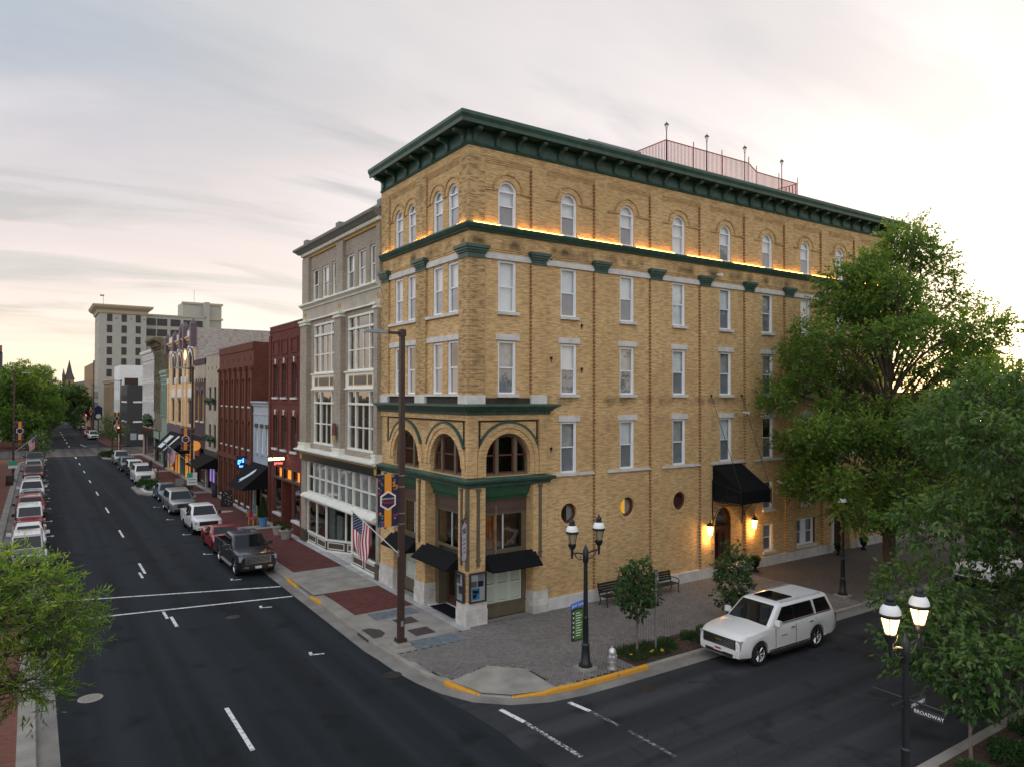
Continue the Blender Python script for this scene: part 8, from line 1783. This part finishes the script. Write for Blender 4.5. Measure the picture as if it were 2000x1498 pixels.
obj('bracket_arm', MB().tube([(0.0,0,1.62),(0.95,0,1.62)],0.022,6).tube([(0.3,0,1.62),(0.3,0,1.45)],0.012,5).tube([(0.62,0,1.62),(0.62,0,1.45)],0.012,5).tube([(0.0,0,-0.12),(0.45,0,-0.05)],0.014,5).tube([(0,0,1.85),(0.5,0,1.64)],0.014,5), 'black_iron', HS, MS)
def case(label, M, w, h, posters):
    t = thing('poster_case', label, 'poster case', 'poster cases on the corner pier'); t.matrix_world = M; e = 0.06
    obj('case_frame', MB().box(-w/2,-w/2+e,-0.09,0,0,h).box(w/2-e,w/2,-0.09,0,0,h).box(-w/2+e,w/2-e,-0.09,0,0,e).box(-w/2+e,w/2-e,-0.09,0,h-e,h), 'ink', t); obj('backboard', MB().box(-w/2+e,w/2-e,-0.03,0,e,h-e), 'paper_white', t)
    for (a,b,c,d,m_) in posters: obj('poster', MB().box(-w/2+e+(w-2*e)*a,-w/2+e+(w-2*e)*b,-0.036,-0.03,e+(h-2*e)*c,e+(h-2*e)*d), m_, t)
    obj('pane', MB().poly([(-w/2+e,-0.07,e),(w/2-e,-0.07,e),(w/2-e,-0.07,h-e),(-w/2+e,-0.07,h-e)]), 'shop_glass', t)
    return t
case('black framed poster case with bright posters facing the side street', T((0.36,-0.165,1.12)), 0.80, 1.22, [(0.05,0.45,0.78,0.97,'sign_white'),(0.52,0.92,0.76,0.98,'grey_blue_paint'),(0.05,0.42,0.52,0.74,'poster_grey'),(0.50,0.90,0.52,0.74,'poster_purple'),(0.10,0.62,0.06,0.48,'poster_blue'),(0.16,0.40,0.12,0.26,'poster_yellow'),(0.30,0.58,0.28,0.40,'poster_yellow'),(0.14,0.36,0.30,0.42,'poster_pink')])
case('black framed poster case facing the main street beside the doors', T((-0.165,0.30,1.12)) @ RZ(-PI/2), 0.66, 1.22, [(0.05,0.55,0.62,0.95,'brown_panel'),(0.60,0.95,0.70,0.95,'sign_white'),(0.30,0.90,0.25,0.55,'poster_purple'),(0.4,0.8,0.27,0.38,'poster_yellow')])
# small things along the right pavement
def pot(label, x, y, r, h, m_, plant=None, name='planter_pot'):
    t = thing(name, label, 'planter', 'plant pots on the pavement', (x,y,0.15)); obj('pot', MB().lathe([(r*0.68,0),(r*0.78,h*0.3),(r*0.95,h*0.85),(r*1.1,h*0.88),(r*1.1,h),(r*0.9,h),(0.0,h*0.9)], n=18), m_, t, smooth=40)
    if plant == 'cone':
        n = 3200; z = NPR.random(n)**1.3; a = NPR.random(n)*2*PI; rr = 0.36*(1-z)**0.8*(0.6+0.4*NPR.random(n)); b = np.stack([rr*np.cos(a),rr*np.sin(a),h+0.05+z*1.45],1); obj('foliage', leaf_mesh('foliage', b, np.stack([np.cos(a),np.sin(a),np.full(n,0.5)],1)+NPR.normal(size=(n,3))*0.3, 0.10, 0.03, 0.2+NPR.random(n)*0.3, 'leaf_small'), None, t); obj('stem', MB().tube([(0,0,h*0.8),(0,0,h+1.2)],0.03,5), 'bark', t)
    else:
        n = 260; u = unit(NPR.normal(size=(n,3))); u[:,2] = np.abs(u[:,2]); obj('foliage', leaf_mesh('foliage', u*r*0.6+np.array([0,0,h*0.9]), u, 0.16, 0.06, NPR.random(n), 'grass_blade'), None, t)
pot('large stone planter nearer the shop front of the red brick building', -0.9, 23.9, 0.42, 0.62, 'pot_stone'); pot('large stone planter nearer the grey brick building', -0.9, 22.1, 0.42, 0.62, 'pot_stone'); pot('cone-shaped evergreen in a bright blue pot by the awning', -0.95, 27.6, 0.34, 0.62, 'pot_blue', 'cone')
def small_chair(label, x, y, rz, ms, ml):
    t = thing('cafe_chair', label, 'chair', 'painted chairs on the pavement', (x,y,0.15), rz); obj('seat', MB().box(-0.24,0.24,-0.24,0.24,0.42,0.47), ms, t); obj('backrest', MB().box(-0.24,0.24,0.21,0.25,0.52,0.98), ms, t)
    for a in (-0.2,0.2):
        for b in (-0.2,0.22): obj('leg', MB().box(a-0.022,a+0.022,b-0.022,b+0.022,0,0.42 if b < 0 else 0.98), ml, t)
small_chair('pink chair with yellow legs next to the blue pot', -1.35, 28.7, 0.6, 'chair_pink', 'chair_yellow')
t = thing('painted_bench', 'teal and yellow painted bench under the black awning', 'bench', None, (-0.7,31.8,0.15), -PI/2)
for k in range(3): obj('seat_slat', MB().box(-0.7,0.7,-0.22+k*0.15,-0.09+k*0.15,0.42,0.46), 'chair_teal', t)
for k in range(3): obj('back_slat', MB().box(-0.7,0.7,0.24,0.28,0.55+k*0.15,0.67+k*0.15), 'chair_teal', t)
for a in (-0.62,0.62): obj('leg', MB().box(a-0.04,a+0.04,-0.22,-0.14,0,0.42).box(a-0.04,a+0.04,0.22,0.28,0,0.98), 'chair_yellow', t)
t = thing('chalkboard_sign', 'black chalkboard stand on the brick pavement by the brown building', 'sandwich board', None, (-1.0,38.8,0.15))
obj('panel', MB().prism([(-0.45,-0.28,0),(0.45,-0.28,0),(0.45,-0.25,0),(-0.45,-0.25,0)],[(-0.42,-0.03,1.35),(0.42,-0.03,1.35),(0.42,0.0,1.35),(-0.42,0.0,1.35)]), 'chalk_black', t); obj('panel', MB().prism([(-0.45,0.25,0),(0.45,0.25,0),(0.45,0.28,0),(-0.45,0.28,0)],[(-0.42,0.0,1.35),(0.42,0.0,1.35),(0.42,0.03,1.35),(-0.42,0.03,1.35)]), 'chalk_black', t); g = MB()
for k in range(16): a, z = rnd.uniform(-0.34,0.30), 0.2+k*0.065; g.box(a,a+rnd.uniform(0.03,0.10),-0.27+z*0.185-0.015,-0.27+z*0.185,z,z+0.03)
obj('chalk_marks', g, 'sign_white', t)
t = thing('sandwich_board', 'colourful sandwich board by the gravel island', 'sandwich board', None, (-2.6,52.0,0.15)); obj('panel', MB().prism([(-0.4,-0.25,0),(0.4,-0.25,0),(0.4,-0.22,0),(-0.4,-0.22,0)],[(-0.4,-0.02,1.2),(0.4,-0.02,1.2),(0.4,0.01,1.2),(-0.4,0.01,1.2)]), 'poster_grey', t); obj('print', MB().prism([(-0.3,-0.22,0.2),(0.3,-0.22,0.2),(0.3,-0.215,0.2),(-0.3,-0.215,0.2)],[(-0.3,-0.16,0.5),(0.3,-0.16,0.5),(0.3,-0.155,0.5),(-0.3,-0.155,0.5)]), 'sign_green', t)
t = thing('parking_sign', 'green and white parking sign on the dark street light pole', 'sign', None, (-2.87,43.95,2.1)); obj('panel', MB().box(-0.42,0.42,-0.03,0.0,-0.55,0.55), 'sign_white', t); obj('green_band', MB().box(-0.42,0.05,-0.036,-0.03,0.12,0.55), 'park_green', t); obj('text_line', MB().box(-0.3,0.3,-0.036,-0.03,-0.1,-0.03), 'park_green', t); obj('text_line', MB().box(-0.3,0.3,-0.036,-0.03,-0.35,-0.28), 'park_green', t)
t = thing('parking_sign', 'small green and white parking sign on the left pavement', 'sign', None, (-16.45,67.2,2.2)); obj('panel', MB().box(-0.40,0.40,-0.03,0.0,-0.4,0.4), 'sign_white', t); obj('green_band', MB().box(-0.40,0.40,-0.036,-0.03,-0.1,0.4), 'park_green', t); obj('post', MB().tube([(0,0.03,-2.05),(0,0.03,0.4)],0.035,6), 'pole_dark', t)
def bin_(label, x, y, r=0.34, h=1.05, m_='plate_brown'):
    t = thing('litter_bin', label, 'litter bin', 'litter bins', (x,y,0.15)); obj('drum', MB().lathe([(r*0.9,0),(r,0.05),(r,h*0.85),(r*0.95,h*0.87)], n=16), m_, t, smooth=40); obj('lid', MB().lathe([(r*1.05,h*0.87),(r*1.0,h*0.95),(r*0.4,h),(0,h)], n=16), 'iron', t, smooth=40)
bin_('dark litter bin on the left pavement under the parking sign', -16.7, 66.0); bin_('brown litter bin by the gravel island on the right pavement', -2.4, 49.0, 0.38, 1.0); bin_('black bollard bin at the foot of the brown brick building', -0.7, 45.2, 0.25, 1.2, 'ink')
t = thing('twin_meter_post', 'black post with two dark meter heads behind the gravel island', 'parking meter', None, (-3.6,59.2,0.15)); obj('post', MB().tube([(0,0,0),(0,0,1.7)],0.05,6).box(-0.75,0.75,-0.04,0.04,1.66,1.74), 'ink', t)
for sg in (-1,1): obj('meter_head', MB().box(sg*0.72-0.17,sg*0.72+0.17,-0.14,0.14,1.74,2.5), 'ink', t)
g = MB(); rg = random.Random(4); pts = [(math.cos(a)*rg.uniform(0.6,1.1)*1.1, math.sin(a)*rg.uniform(0.6,1.1)*0.55) for a in [k*PI/5 for k in range(10)]]; g.poly([(-2.0+x,36.0+y,0.158) for x,y in pts]); o = struct('pavement_mural', g, 'orange_panel' if False else 'pot_stone')
# traffic signals and clock
def signal(label, x, y, H, arm):
    t = thing('traffic_signal', label, 'traffic light', 'traffic signals', (x,y,0.15)); obj('pole', MB().lathe([(0.16,0),(0.12,0.3),(0.09,H),(0,H)], n=10), 'pole_dark', t)
    if arm: obj('arm', MB().tube([(0,0,H-0.3),(arm,0,H)],0.05,6), 'pole_dark', t)
    xx = arm if arm else 0.0; obj('housing', MB().box(xx-0.22,xx+0.22,-0.42,-0.12,H-1.2,H+0.05), 'ink', t); obj('red_lens', MB().lathe([(0.14,-0.02),(0.12,0.0)], xx, -0.42, H-0.18, 12, 'y'), 'signal_red', t); obj('dark_lens', MB().lathe([(0.14,-0.02),(0.12,0.0)], xx, -0.42, H-0.58, 12, 'y').lathe([(0.14,-0.02),(0.12,0.0)], xx, -0.42, H-0.96, 12, 'y'), 'dark_glass', t)
signal('traffic signal showing red at the near side of the crossing', -3.0, 108.0, 4.3, 0); signal('far traffic signal showing red beyond the crossing', -3.6, 180.0, 4.6, 0)
t = thing('street_clock', 'dark street clock post in front of the hotel', 'clock', None, (-1.6,170.0,0.15)); obj('post', MB().lathe([(0.35,0),(0.22,0.8),(0.12,1.2),(0.12,3.6)], n=10), 'pole_dark', t); obj('case', MB().box(-0.8,0.8,-0.3,0.3,3.6,6.3).prof_y([(-0.9,6.3),(0.9,6.3),(0.0,7.0)],-0.35,0.35), 'flag_blue', t); obj('face', MB().lathe([(0.55,-0.02),(0.5,0.0)],0,-0.31,4.4,20,'y'), 'clock_face', t)
print('objects', len(bpy.data.objects), 'tris', sum(len(m.loop_triangles) for m in bpy.data.meshes if not m.calc_loop_triangles()))
